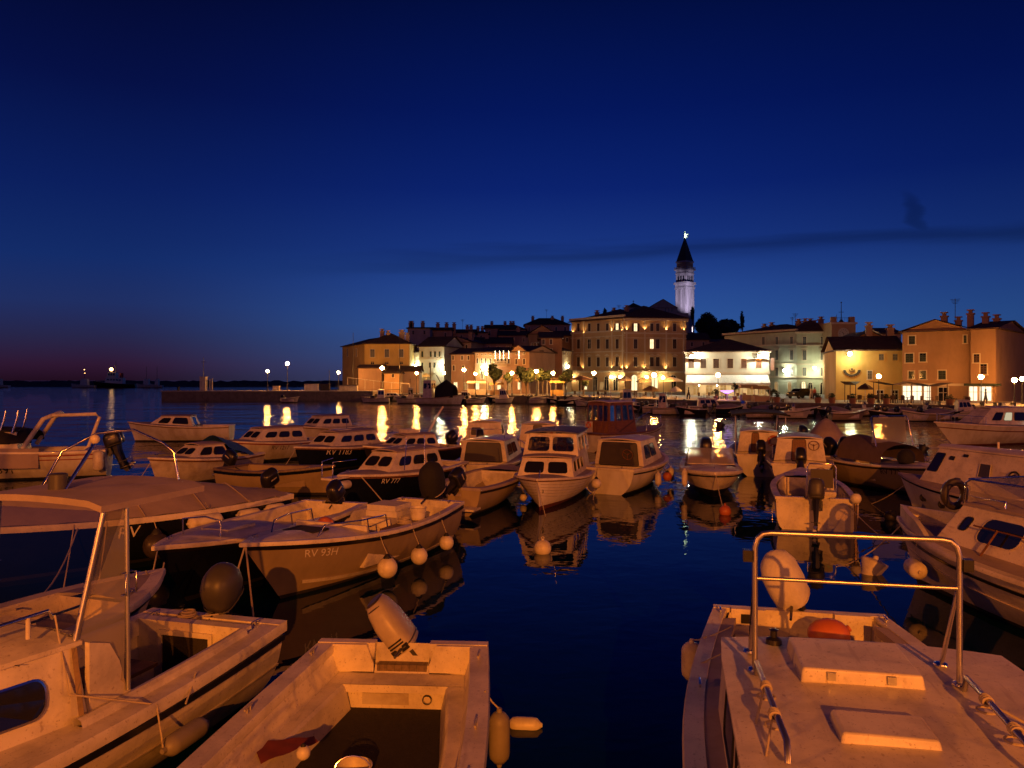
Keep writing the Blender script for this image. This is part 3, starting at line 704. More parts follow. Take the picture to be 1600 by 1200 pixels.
# ---------------------------------------------------------------- foreground middle: open boat
def open_front():
    st = Vector((-1.31, 9.3)); bw = st + Vector((-.06, -.998)) * 6.6
    b = Boat('open_boat', 'open white motorboat with empty cockpit and tilted beige outboard, nearest in the middle', st, bw, 2.5, .82, .98, sr=.80, tm=.55)
    b.hull(('gelcoat', 'antifoul_dark')); b.rub('black_hull', dz=.06, h=.09, out=.04)
    b.gunwale('gelcoat', cw=.20, h=.08, notch=(.33, .26), aw=.10)
    # side and stern benches round a sunken well
    zb, zf = .50, .20
    w0 = lambda t: b.W(t) - .16; wi_ = lambda t: min(.90, .57 + .28 * (t - .06) / .3, w0(t) - .25)
    def liner(m):
        tt = [.015 + .80 * i / 14 for i in range(15)]
        for sd in (1, -1):
            m.grid([[Vector((b.L * t, sd * w0(t), b.Z(t))), Vector((b.L * t, sd * (w0(t) - .06), zb + .12)), Vector((b.L * t, sd * (w0(t) - .10), zb)), Vector((b.L * t, sd * (wi_(t) + .03), zb)), Vector((b.L * t, sd * wi_(t), zb - .03))] for t in tt])
            m.grid([[Vector((b.L * t, sd * wi_(t), zb - .03)), Vector((b.L * t, sd * (wi_(t) - .06), zf))] for t in tt if t > .06])
        t = .015; w = w0(t); x = b.L * t
        for a, c in ((-w, -.33), (.33, w)): m.poly([Vector((x, a, b.Z(t))), Vector((x, c, b.Z(t))), Vector((x + .04, c, zb)), Vector((x + .04, a, zb))])
        m.poly([Vector((x, -.33, b.Z(t) - .26)), Vector((x, .33, b.Z(t) - .26)), Vector((x + .04, .33, zb)), Vector((x + .04, -.33, zb))])
        wi = wi_(.075)
        m.poly([Vector((x + .04, -w + .1, zb + .004)), Vector((x + .04, w - .1, zb + .004)), Vector((b.L * .075, w0(.075) - .1, zb + .004)), Vector((b.L * .075, -w0(.075) + .1, zb + .004))])
        m.poly([Vector((b.L * .075, wi + .03, zb)), Vector((b.L * .075, -wi - .03, zb)), Vector((b.L * .075, -wi - .03, zb - .09)), Vector((b.L * .075, wi + .03, zb - .09))])
    add(b, 'bench_liner', 'gelcoat', liner, 30)
    add(b, 'well_bulkhead', 'gelcoat', lambda m: m.box(.38, .42, -.75, .75, zf, zb - .06))
    add(b, 'locker_hatch', 'old_white', lambda m: (m.box(.422, .434, -.40, .14, zf + .05, zb - .12)))
    add(b, 'floor', 'mat_floor', lambda m: m.grid([[Vector((b.L * t, wi_(t), zf + .004)), Vector((b.L * t, -wi_(t), zf + .004))] for t in [.06 + .075 * i for i in range(11)]]), 0)
    add(b, 'motor_pad', 'driftwood', lambda m: m.box(-.06, .125, -.30, .30, .30, .595))
    for y in (1, -1):
        P_ = [(y * .335, zb + .02), (y * .335, .62), (y * .42, b.Z(0) + .02), (y * .86, b.Z(0) + .02), (y * .84, zb + .02)]
        add(b, 'transom_pad', 'gelcoat', lambda m: (m.poly([Vector((.155, a, c)) for a, c in P_]), m.grid([[Vector((.10, a, c)) for a, c in P_ + P_[:1]], [Vector((.155, a, c)) for a, c in P_ + P_[:1]]])))
    b.deck(.80, 1, 'gelcoat', cw=.18)
    for x, y in ((.5, 1), (2.2, 1), (.5, -1), (2.0, -1), (3.2, 1)): b.cleat(x, y * (b.W(x / b.L) - .09), mt='beige_motor')
    b.motor(-.05, .02, .66, tilt=6, roll=38, sc=.98, cowl='beige_motor', leg='grey_plastic', yaw=0, style='slim')
    add(b, 'mooring_ring', 'steel', lambda m: torus(m, Matrix.Translation((.45, .36, .32)) @ Matrix.Rotation(pi / 2, 4, 'Y'), .05, .01))
    # loose things lying in it
    R = random.Random(3); m = MB(); rows = []
    c = b.M @ Vector((3.35, -.66, 0))
    for i in range(9): rows.append([Vector(((i - 4) * .07, (j - 3) * .075 * (1 - .085 * i), .006 + .016 * abs(sin(i * .9 + j * .5)))) for j in range(7)])
    m.grid(rows); o = m.build('cloth', 'red_cloth', None); 
    q = U(448, 1166, zb + .01); o.location = (q.x, q.y, zb + .0); o.rotation_euler = (0, 0, .5); tag(o, 'crumpled red cloth on the side bench of the nearest open boat', 'cloth')
    f = fender('small white ball float beside the red cloth', (U(474, 1176, zb + .08)), None, 'ball', .065, .1, 'fender_white', group='small floats lying in the open boat')
    m = MB(); m.lathe([(.001, 0), (.13, 0), (.17, .30), (.18, .31), (.17, .315), (.16, .30), (.12, .02), (.001, .02)], 24); k = U(552, 1196, .40); o = m.build('bucket', 'fender_white'); o.location = (k.x, k.y, .09); tag(o, 'round pale bucket standing in the well of the nearest open boat', 'bucket')
    q = MB(); q.tube([Vector((.165 * cos(a), .165 * sin(a) * .3 - .05, .30 + .1 * sin(a))) for a in [pi * i / 8 for i in range(9)]], .006, 6); q.build('handle', 'steel', o)
    tt = .30; c = b.M @ Vector((tt * b.L - .6, b.W(.2) + .13, .35)); fender('dark grey fender on the right side of the nearest open boat', c, b.M @ Vector((tt * b.L - .6, b.W(.2) - .02, b.Z(.2) + .03)), 'long', .11, .5, 'fender_grey')
    return b
open_front()
# ---------------------------------------------------------------- foreground right: cabin boat seen over its roof
def goalpost_boat():
    st = Vector((3.7, 9.95)); bw = st + Vector((-.206, -.98)) * 8.2
    b = Boat('cabin_boat', 'white cabin boat with steel goalpost rail and two roof hatches, in the right foreground', st, bw, 2.95, 1.0, 1.3, sr=.70, tm=.5, p=4)
    b.hull(('gelcoat', 'antifoul_dark')); b.rub('rubber', dz=.10, h=.05, out=.035); b.gunwale('gelcoat', cw=.16, h=.08, aw=.10)
    b.side_decks(.06, .95, .16, 'deck_paint', cw=.15)
    b.cockpit(.02, .42, .25, 'gelcoat', cw=.2, taper=.9, floor='mat_floor')
    add(b, 'stern_bench', 'gelcoat', lambda m: (m.box(.10, .62, -.80, .80, .25, .72), m.box(.10, .18, -.84, -.42, .72, 1.04), m.box(.10, .18, .42, .84, .72, 1.04)))
    for sd in (1, -1): add(b, 'side_bench', 'gelcoat', lambda m: m.box(.62, 2.6, sd * .95 - .2, sd * .95 + .2, .25, .66))
    zr = 1.70; x0 = 3.3
    q = b.cabin(x0, 7.1, zr - .06, inset=.27, y_in=1.18, tum=.05, fr=.5, ar=.02, roof='gelcoat', ov=.05, r=.1, wins={'port': [(.20, .42, .22, .80), (.50, .70, .22, .80)], 'starboard': [(.20, .42, .22, .80), (.50, .70, .22, .80)], 'aft': [(.32, .68, .06, .90)]}, camber=.05)
    zt = zr + .045
    # hatches
    def hatch(nm, cx, cy, lx, ly, h, mt='gelcoat'):
        m = MB(); m.hexa([Vector(p) for p in ((cx - lx, cy - ly, zt - .04), (cx + lx, cy - ly, zt - .04), (cx + lx, cy + ly, zt - .04), (cx - lx, cy + ly, zt - .04), (cx - lx + .02, cy - ly + .02, zt + h), (cx + lx - .015, cy - ly + .02, zt + h), (cx + lx - .015, cy + ly - .02, zt + h), (cx - lx + .02, cy + ly - .02, zt + h))])
        o = m.build(nm, mt, b.root, smooth=0); bv = o.modifiers.new('r', 'BEVEL'); bv.width = .018; bv.segments = 3; return o
    l1 = b.loc(U(1330, 1022, zt + .08)); l2 = b.loc(U(1380, 1132, zt + .03))
    h = hatch('sliding_hatch', l1.x, l1.y, .38, .44, .075)
    for yy in (.2, -.22):
        m = MB(); m.box(l1.x + .37, l1.x + .395, l1.y + yy - .03, l1.y + yy + .03, zt + .0, zt + .06); m.build('latch', 'alu', h)
    hatch('roof_hatch', l2.x, l2.y, .20, .30, .035)
    # goalpost rail
    fl, fr_ = b.loc(U(1178, 1037, zt)), b.loc(U(1505, 1072, zt)); zz = 1.06
    xm = (fl.x + fr_.x) / 2; yl, yr = fl.y, fr_.y
    if yl < yr: yl, yr = yr, yl
    a = [Vector((xm, yl, zt - .03)), Vector((xm, yl, zt + zz - .12)), Vector((xm, yl - .02, zt + zz - .05)), Vector((xm, yl - .06, zt + zz - .01)), Vector((xm, yl - .12, zt + zz)), Vector((xm, yr + .12, zt + zz)), Vector((xm, yr + .06, zt + zz - .01)), Vector((xm, yr + .02, zt + zz - .05)), Vector((xm, yr, zt + zz - .12)), Vector((xm, yr, zt - .03))]
    b.tube(a, .022, 'satin_steel', 'goalpost_rail', 12)
    b.tube([(xm, yl, zt + .70), (xm, yr, zt + .70)], .016, 'satin_steel', 'cross_bar', 10)
    for y in (yl, yr):
        b.tube([(xm - .02, y, zt + .70), (xm - .42, y, zt - .05)], .017, 'steel', 'rail_brace', 10)
        for xx in (xm, xm - .42): add(b, 'rail_base', 'steel', lambda m: m.lathe([(.055, 0), (.05, .012), (.025, .02)], 14, 0, Matrix.Translation((xx, y, zt - .02))))
        sd = 1 if y > 0 else -1
        add(b, 'navigation_lamp', 'black_plastic', lambda m: m.box(xm - .04, xm + .03, y + sd * .02 - (.0 if sd > 0 else .07), y + sd * .02 + (.07 if sd > 0 else .0), zt + zz - .23, zt + zz - .14))
        g = [Vector((xm + .10, y, zt - .02)), Vector((xm + .14, y, zt + .085)), Vector((xm + .55, y - sd * .01, zt + .09)), Vector((xm + 1.45, y - sd * .04, zt + .09)), Vector((xm + 1.5, y - sd * .04, zt - .02))]
        gr = b.tube(g, .021, 'satin_steel', 'grab_rail', 10)
        for xx in (.55, 1.0) if sd > 0 else (.62, 1.08):
            m = MB()
            for k in range(4): torus(m, Matrix.Translation((xm + xx + .018 * k - .03, y - sd * .015, zt + .085)) @ Matrix.Rotation(pi / 2 + .12 * (k - 1.5), 4, 'Y'), .031, .010, 12, 6)
            torus(m, Matrix.Translation((xm + xx, y - sd * .015, zt + .02)), .06, .009, 14, 6)
            m.build('rope_coil', 'rope', gr)
            if sd < 0 or True:
                side = sd
                o = line('thin rope from the left roof rail over the side of the goalpost cabin boat' if sd < 0 else 'thin rope from the right roof rail over the side of the goalpost cabin boat', [b.M @ Vector((xm + xx, y, zt + .07)), b.M @ Vector((xm + xx + .45, sd * (b.W((xm + xx + .4) / b.L) - .38), zr - .1)), b.M @ Vector((xm + xx + .9, sd * (b.W((xm + xx + .9) / b.L) + .02), b.Z((xm + xx + .9) / b.L) + .03))], .009)
                o['group'] = 'ropes on the goalpost cabin boat'
    vent = b.loc(U(1209, 1000, zt))
    add(b, 'vent_cowl', 'black_plastic', lambda m: m.lathe([(.07, -.03), (.065, .01), (.03, .03), (.028, .08), (.04, .09), (.001, .10)], 14, 0, Matrix.Translation((max(vent.x, x0 + .12), vent.y, zt))))
    add(b, 'maker_plate', 'black_plastic', lambda m: m.box(.182, .19, -.72, -.52, .86, .98))
    for x, sd in ((.3, 1), (.3, -1), (2.8, 1), (2.8, -1)): b.cleat(x, sd * (b.W(x / b.L) - .1))
    b.motor(-.02, -.04, 1.0, tilt=20, roll=24, sc=1.0, cowl='white_cloth', leg='black_plastic', yaw=-12, style='bag')
    o = fender('orange buoy lying in the cockpit of the goalpost cabin boat', b.M @ Vector((.75, .24, .97)), None, 'plain', .215, .5, 'buoy_orange', group=None); o.name = 'buoy'; o['category'] = 'buoy'; o.scale = (1.15, 1, .85)
    c = b.M @ Vector((1.3, -(b.W(.16) + .12), .72)); fender('white fender on the left side of the goalpost cabin boat', c, b.M @ Vector((1.3, -(b.W(.16) - .05), b.Z(.16) + .04)), 'long', .12, .42)
    for i, x in enumerate((1.0, 1.9)): line('thin mooring line wound over the side rail near the goalpost boat stern', [b.M @ Vector((x, -(b.W(x / b.L) - .3), 1.06)), b.M @ Vector((x + .3, -(b.W(x / b.L) + .05), .98)), b.M @ Vector((x + .9, -(b.W(x / b.L) + .06), .62))], .008, group='lines over the goalpost boat side')
    return b
goalpost_boat()
# ---------------------------------------------------------------- left: pale launch with three round fenders
def launch():
    st, bw = Vector((-2.0, 19.2)), U(377, 850, 1.2)
    b = Boat('open_boat', 'cream launch with foredeck rails and three round white fenders on its side', st, (bw.x, bw.y), 2.35, 1.0, 1.2, sr=.74, tm=.45, rake=1.0, dip=.10)
    b.hull(('cream_hull', 'antifoul_dark'), wl=.07); b.rub('black_hull', dz=.055, h=.085, out=.03); b.rub('gelcoat', dz=.80, h=.07, out=.03, a=.02, b=.86, name='spray_rail')
    b.gunwale('gelcoat', cw=.16, h=.05); b.deck(.62, 1, 'gelcoat', cw=.12, camber=.09)
    b.cockpit(.03, .62, .30, 'gelcoat', cw=.17, taper=.85)
    x1 = .62 * b.L
    add(b, 'coaming', 'gelcoat', lambda m: m.box(x1 - .03, x1 + .03, -.86, .86, b.Z(.62) - .02, b.Z(.62) + .14))
    add(b, 'hatch', 'mat_floor', lambda m: m.box(x1 + .55, x1 + 1.05, -.35, .35, b.Z(.72) + .07, b.Z(.72) + .125))
    add(b, 'engine_box', 'gelcoat', lambda m: m.box(1.6, 2.5, -.38, .38, .30, .95))
    add(b, 'seat_cushion', 'white_cloth', lambda m: [m.box(1.62, 2.30, -.40 + .03 * k, .40 - .03 * k, .96 + .13 * k, 1.085 + .13 * k) for k in (0, 1)])
    for sd in (1, -1):
        z = b.Z(.75); xs = x1 + .9; y = b.W(xs / b.L) - .2; y0 = b.W(x1 / b.L) - .16
        b.tube([(xs + .25, sd * (y - .12), z + .04), (xs + .1, sd * (y - .06), z + .26), (x1 + .25, sd * (y0 - .04), z + .24), (x1 - .55, sd * y0, z + .22), (x1 - .62, sd * y0, z - .03)], .015, 'steel', 'bow_rail'); b.tube([(x1 + .1, sd * y0, z + .23), (x1 + .05, sd * y0, z - .03)], .014, 'steel', 'rail_post')
    b.cleat(b.L - .35, .0, b.Z(.96) + .07); b.cleat(.3, .65); b.cleat(.3, -.65)
    b.text('RV 93H', 1, .855, .32, .155, 'letter_pale')
    b.motor(-.05, -.10, 1.0, tilt=22, sc=1.2, cowl='black_cloth', style='bag')
    for px, py, r, lab in ((605, 871, .20, 'round white fender nearest the bow of the cream launch'), (655, 870, .18, 'round white fender amidships on the cream launch'), (698, 844, .165, 'round white fender nearest the stern of the cream launch')):
        t = min([k / 200 for k in range(10, 160)], key=lambda q: abs(CX + FPX * (b.M @ Vector((b.L * q, b.W(q) + r * .75, .35))).x / (b.M @ Vector((b.L * q, b.W(q) + r * .75, .35))).y - px))
        fender(lab, b.M @ Vector((b.L * t, b.W(t) + r * .75, .33)), b.M @ Vector((b.L * t, b.W(t) - .06, b.Z(t) + .06)), 'ball', r)
    m = MB(); m.lathe([(.001, 0), (.15, 0), (.19, .26), (.20, .27), (.18, .27), (.14, .03), (.001, .03)], 22); o = m.build('bucket', 'fender_white'); k = b.M @ Vector((1.95, .74, .9)); o.location = k; tag(o, 'white bucket on the side deck of the cream launch', 'bucket')
    add(b, 'side_shelf', 'teak', lambda m: m.box(1.6, 3.2, .55, .95, .84, .895))
    m = MB(); R = random.Random(5)
    for k in range(5): torus(m, Matrix.Translation((R.uniform(-.03, .03), R.uniform(-.03, .03), .015 + k * .024)), .15 - .012 * k, .014, 18, 6)
    o = m.build('rope', 'rope'); o.location = b.M @ Vector((2.5, .72, .90)); tag(o, 'coiled rope beside the bucket on the cream launch', 'rope')
    o = fender('orange buoy lying on deck between the cream launch and its neighbour', b.M @ Vector((x1 - .45, -.50, .98)), None, 'plain', .17, .3, 'buoy_orange', group=None); o.name = 'buoy'; o['category'] = 'buoy'
    add(b, 'side_shelf', 'gelcoat', lambda m: m.box(x1 - .8, x1 - .03, -.85, -.25, .70, .82))
    line('pair of mooring lines from the cream launch bow down to the water', [b.M @ Vector((b.L - .1, 0, b.fb - .02)), b.M @ Vector((b.L + .25, .5, .0))], .016); line('mooring line at the bow of the cream launch towards its neighbour', [b.M @ Vector((b.L - .1, 0, b.fb - .02)), b.M @ Vector((b.L + .55, .1, .0))], .016)
    return b
launch()
def navy_open():
    st, bw = Vector((-4.35, 18.9)), U(240, 850, 1.2)
    b = Boat('open_boat', 'open boat with navy hull and pale deck, between cream launch and covered boat', st, (bw.x, bw.y), 2.1, 1.0, 1.15, sr=.8, rake=.8)
    b.hull(('navy_hull', 'antifoul_dark')); b.gunwale('gelcoat', cw=.14, h=.06, notch=(.28, .2)); b.rub('black_hull', dz=.08, h=.05)
    b.deck(.52, 1, 'gelcoat', cw=.1, camber=.10); b.cockpit(.03, .52, .3, 'gelcoat', cw=.15)
    add(b, 'deck_hatch', 'gelcoat', lambda m: m.box(.60 * b.L, .74 * b.L, -.3, .3, b.Z(.66) + .06, b.Z(.66) + .15)); b.thwart(1.4, .4, .7, 'gelcoat')
    b.tube([(b.L * .80, .42, b.Z(.8)), (b.L * .80, .42, b.Z(.8) + .34), (b.L * .80 - .1, .0, b.Z(.8) + .38), (b.L * .80, -.42, b.Z(.8) + .34), (b.L * .80, -.42, b.Z(.8))], .016, 'steel', 'bow_rail')
    b.motor(-.05, 0, .95, tilt=30, roll=12, sc=.85); b.cleat(b.L - .4, 0, b.Z(.95) + .08)
    line('mooring line from the navy open boat bow into the water', [b.M @ Vector((b.L - .1, 0, 1.1)), b.M @ Vector((b.L + .35, .1, 0))], .014)
navy_open()
def small_white():
    bw = U(255, 892, 1.0); st = bw - Vector((.33, .95, 0)) * 5.2
    b = Boat('open_boat', 'small open white boat with dark stripe and inner seats, left of the hardtop boat stern', (st.x, st.y), (bw.x, bw.y), 2.0, .92, 1.02, sr=.82, rake=.7, p=2.6)
    b.hull(('gelcoat', 'antifoul_dark')); b.rub('black_plastic', dz=.10, h=.07, out=.03, b=.97); b.rub('old_white', dz=.42, h=.03, out=.016, name='spray_rail')
    b.gunwale('gelcoat', cw=.22, h=.07); b.deck(.74, 1, 'deck_paint', cw=.15); b.cockpit(.04, .74, .3, 'gelcoat', cw=.24)
    add(b, 'console', 'gelcoat', lambda m: (m.hexa([Vector(p) for p in ((2.2, -.55, .3), (2.75, -.55, .3), (2.75, .05, .3), (2.2, .05, .3), (2.3, -.5, .98), (2.62, -.5, 1.06), (2.62, 0, 1.06), (2.3, 0, .98))])))
    add(b, 'seat', 'deck_paint', lambda m: (m.box(1.2, 1.8, -.62, .62, .3, .70), m.box(3.0, 3.7, -.6, .6, .3, .62)))
    b.tube([(3.1, -.70, 1.0), (3.1, -.72, 1.12), (1.6, -.76, 1.10), (1.6, -.74, .98)], .016, 'black_plastic', 'side_rail')
    b.cleat(b.L - .55, .0, b.Z(.9) + .07); b.cleat(b.L - 1.1, -.45)
    line('mooring line at the bow of the small white open boat', [b.M @ Vector((b.L - .35, 0, 1.08)), b.M @ Vector((b.L + .1, .2, .9)), b.M @ Vector((b.L + .6, .55, .95))], .012, sag=.08)
small_white()
def covered():
    st = Vector((-6.2, 20.0)); bw = st + Vector((-.66, -.75)) * 8.4
    b = Boat('covered_boat', 'large navy boat under a pale tarpaulin, behind the hardtop boat', st, (bw.x, bw.y), 2.7, 1.1, 1.3, sr=.62, tm=.4)
    b.hull(('navy_hull', 'antifoul_dark')); b.gunwale('gelcoat', cw=.14, h=.10, out=.04)
    def tarp(m):
        rows = []; N = 26; rr = random.Random(2)
        for i in range(N + 1):
            t = .01 + .95 * i / N; w = b.W(t) - .02; z = b.Z(t) + .03; pk = .62 * min(1, (t / .35)) * (1 - .55 * max(0, (t - .55) / .45)) + .05
            sg = .04 * abs(sin(i * pi * 5 / N))
            rows.append([Vector((b.L * t, w * j / 8, z + (pk - sg * (1 - abs(j) / 8)) * (1 - (abs(j) / 8) ** 1.15) + .012 * sin(i * 2.1 + j * 1.3))) for j in range(-8, 9)])
        m.grid(rows)
        m.grid([[p, Vector((p.x, p.y, b.Z(.0) - .0))] for p in rows[0]])
    o = add(b, 'tarpaulin', 'tarp', tarp, 60)
    m = MB()
    for t in (.16, .30, .46):
        i = t; w = b.W(t); pk = .62 * min(1, t / .35) * (1 - .55 * max(0, (t - .55) / .45)) + .06
        m.tube([Vector((b.L * t, w * j / 8, b.Z(t) + .035 + pk * (1 - (abs(j) / 8) ** 1.15))) for j in range(-8, 9)], .016, 6)
    m.build('tarp_seam', 'tarp', o)
    b.text('RV', 1, .52, .40, .26, 'letter_pale')
    b.motor(.12, -.2, 1.15, tilt=30, roll=-25, sc=.85, cowl='black_plastic')
    for t, r, h, lab in ((.075, .11, .5, 'white fender nearest the stern of the covered navy boat'), (.17, .11, .55, 'middle white fender lying along the covered navy boat'), (.31, .17, .75, 'fat white fender on the covered navy boat, nearest its lettering')):
        fender(lab, b.M @ Vector((b.L * t, b.W(t) + r * .9, b.Z(t) - .22)), b.M @ Vector((b.L * t - .2, b.W(t), b.Z(t) + .02)), 'long', r, h, lie=b.rz)
    c = b.M @ Vector((b.L * .44, b.W(.44) + .15, .50)); fender('dark brown ball fender low on the covered navy boat', c, b.M @ Vector((b.L * .44, b.W(.44), b.Z(.44))), 'ball', .27, .5, 'smoked_cover')
    for t in (.55, .62): line('slack mooring line hanging from the covered navy boat', [b.M @ Vector((b.L * t, b.W(t) + .03, b.Z(t))), b.M @ Vector((b.L * t + .5, b.W(t) + .9, .0))], .013, sag=.05, group='lines hanging from the covered boat')
covered()
# ---------------------------------------------------------------- centre: double cabin boat, bow on
def cabin_sides(n, v0=.25, v1=.8, a=.10, b=.90, gap=.06):
    w = (b - a - gap * (n - 1)) / n
    return [(a + i * (w + gap), a + i * (w + gap) + w, v0, v1) for i in range(n)]
def central():
    bw = Vector((.76, 23.1)); st = Vector((2.15, 29.3))
    b = Boat('cabin_boat', 'white clinker cabin boat with two tiers of windows, bow on in mid harbour', st, bw, 2.55, .85, 1.02, sr=.74, tm=.46, rake=.35, p=2.5)
    b.hull(('bright_white', 'antifoul_red'), wl=.14, planks=5); b.rub('varnish', dz=.03, h=.06, out=.03); b.gunwale('gelcoat', cw=.12, h=.05)
    b.deck(.1, 1, 'deck_paint', cw=.1, camber=.08); b.cockpit(.02, .1, .4, 'gelcoat', cw=.2)
    L = b.L
    b.cabin(1.0, L - 1.35, 1.50, inset=.16, tum=.12, fr=.30, r=.09, wins={'front': [(.10, .46, .22, .80), (.54, .90, .22, .80)], 'port': cabin_sides(3, .28, .80, .40, .95), 'starboard': cabin_sides(3, .28, .80, .40, .95)}, frame='gelcoat', wf=.92, roof='deck_paint', camber=.05)
    b.cabin(.9, L - 2.35, 2.22, inset=.2, tum=.10, fr=.22, z0=1.50, r=.10, wf=.93, wins={'front': [(.07, .47, .20, .84), (.53, .93, .20, .84)], 'port': cabin_sides(3, .20, .82), 'starboard': cabin_sides(3, .20, .82), 'aft': [(.08, .46, .2, .82), (.54, .92, .2, .82)]}, holes=('front', 'port', 'starboard', 'aft'), frame='gelcoat', pane='clear_glass', roof='dark_blue_deck', name='wheelhouse', ov=.10)
    b.tube([(L - 3.4, .0, 2.3), (L - 3.4, 0, 2.75)], .018, 'steel', 'mast'); wheel(b, L - 2.9, .3, 1.75)
    b.cleat(L - .4, 0, b.Z(.95) + .05)
    b.tube([(L - .25, 0, .95), (L - .35, .02, 1.25), (L - .45, 0, .98)], .012, 'steel', 'bow_roller')
    add(b, 'anchor_badge', 'rubber', lambda m: torus(m, Matrix.Translation((L - .33, .10, .62)) @ Matrix.Rotation(pi / 2, 4, 'X') @ Matrix.Rotation(.5, 4, 'Y'), .06, .012, 12))
    fender('white ball fender on the right side of the clinker cabin boat', b.M @ Vector((3.2, b.W(.5) + .15, .52)), b.M @ Vector((3.2, b.W(.5), .95)), 'ball', .17)
    line('mooring line from the clinker cabin boat bow into the water', [b.M @ Vector((L, 0, .95)), b.M @ Vector((L + .55, .35, 0))], .010)
    return b
central()
def aft_open_cabin(name, label, st, bw, B, motor=True, ztop=1.75, winmt='smoked_cover', hull='white_hull', roof='gelcoat', fs=.9, fb=1.1, aftwin=((.10, .90, .04, .93),), extra=None, cab=(.22, .72), **k):
    b = Boat(name, label, st, bw, B, fs, fb, **k)
    b.hull((hull, 'antifoul_dark')); b.rub('rubber'); b.gunwale('gelcoat', cw=.13, h=.06)
    b.deck(cab[0] - .02, 1, 'deck_paint', cw=.1); b.cockpit(.03, cab[0] - .02, .4, 'gelcoat', cw=.15)
    b.cabin(b.L * cab[0], b.L * cab[1], ztop, inset=.22, tum=.14, fr=.6, ar=.05, roof=roof, wins={'aft': [(*w, winmt) for w in aftwin], 'port': cabin_sides(2, .3, .8, .15, .75), 'starboard': cabin_sides(2, .3, .8, .15, .75), 'front': [(.1, .46, .25, .8), (.54, .9, .25, .8)]})
    if motor: b.motor(-.05, 0, None, tilt=30, sc=1.0)
    b.cleat(.2, .5); b.cleat(.2, -.5)
    if extra: extra(b)
    return b
def ex2(b):
    wheel(b, b.L * .22 - .05, -.35, 1.3)
    for i, (t, mtl, r, kind, h, lab) in enumerate(((.30, 'fender_white', .12, 'long', .45, 'white fender nearest the stern of the dark windowed cabin boat'), (.45, 'buoy_orange', .17, 'ball', .3, 'orange ball fender on the dark windowed cabin boat'), (.58, 'fender_white', .13, 'long', .5, 'white fender nearest the bow of the dark windowed cabin boat'))):
        fender(lab, b.M @ Vector((b.L * t, -(b.W(t) + r), .42)), b.M @ Vector((b.L * t, -b.W(t), b.Z(t))), kind, r, h, mtl)
aft_open_cabin('cabin_boat', 'cabin boat with wide dark aft window, right of the clinker cabin boat', (3.3, 26.9), (6.0, 32.0), 2.5, motor=False, extra=ex2, ztop=1.78, sr=.8)
def ex4(b): b.tube([(b.L * .3, .7, 1.75), (b.L * .28, .72, 2.1), (b.L * .28, -.72, 2.1), (b.L * .3, -.7, 1.75)], .016, 'steel', 'roof_rail'); b.bowrail(.7, .97, .35)
aft_open_cabin('cabin_boat', 'cabin boat with one wide smoked aft window, left of the clinker cabin boat', (-1.45, 28.0), (.15, 34.2), 2.5, motor=False, extra=ex4, ztop=1.66)
def ex4b(b): lifering(b, b.L * .22 - .03, -.55, 1.36, R=.17)
aft_open_cabin('cabin_boat', 'white cabin boat with dark door and lifebuoy, far behind the clinker cabin boat', (1.15, 38), (2.0, 44.5), 2.6, extra=ex4b, ztop=1.72, aftwin=((.36, .62, .04, .95),))
aft_open_cabin('cabin_boat', 'round topped white cabin boat behind the smoked window cabin boat', (-1.6, 39), (-1.0, 45), 2.6, motor=True, ztop=1.78, aftwin=((.14, .40, .3, .7),))
# wheelhouse boat with clear windows
def pilot():
    b = Boat('fishing_boat', 'fishing boat with tall glazed wheelhouse reflecting a lamp, behind mid harbour cabins', (4.2, 42.8), (9.3, 47.5), 2.6, 1.0, 1.3, sr=.75)
    b.hull(('white_hull', 'antifoul_red')); b.rub('varnish'); b.gunwale('varnish', cw=.12); b.deck(0, 1, 'deck_paint', cw=.1)
    g = [(.05, .22, .42, .9), (.27, .48, .42, .9), (.53, .73, .42, .9), (.78, .95, .42, .9)]
    b.cabin(.8, 3.2, 2.75, inset=.22, tum=.12, fr=.25, ar=.12, mt='varnish', roof='gelcoat', wins={'aft': g, 'starboard': g, 'port': g, 'front': g}, holes=('aft', 'starboard', 'port', 'front'), pane='clear_glass', frame='varnish', wf=.95, r=.04)
    add(b, 'bulkhead_panel', 'gelcoat', lambda m: m.box(.74, .78, .3, .85, 1.0, 1.65)); lifering(b, .72, .55, 1.45, R=.14)
    b.bowrail(.55, .98, .55, 5); b.tube([(2, 0, 2.8), (2, 0, 3.6)], .02, 'steel', 'mast')
    b.tube([(2.9, -.6, 1.2), (4.2, -.5, 1.9), (5.4, -.2, 2.1)], .02, 'steel', 'boom')
pilot()
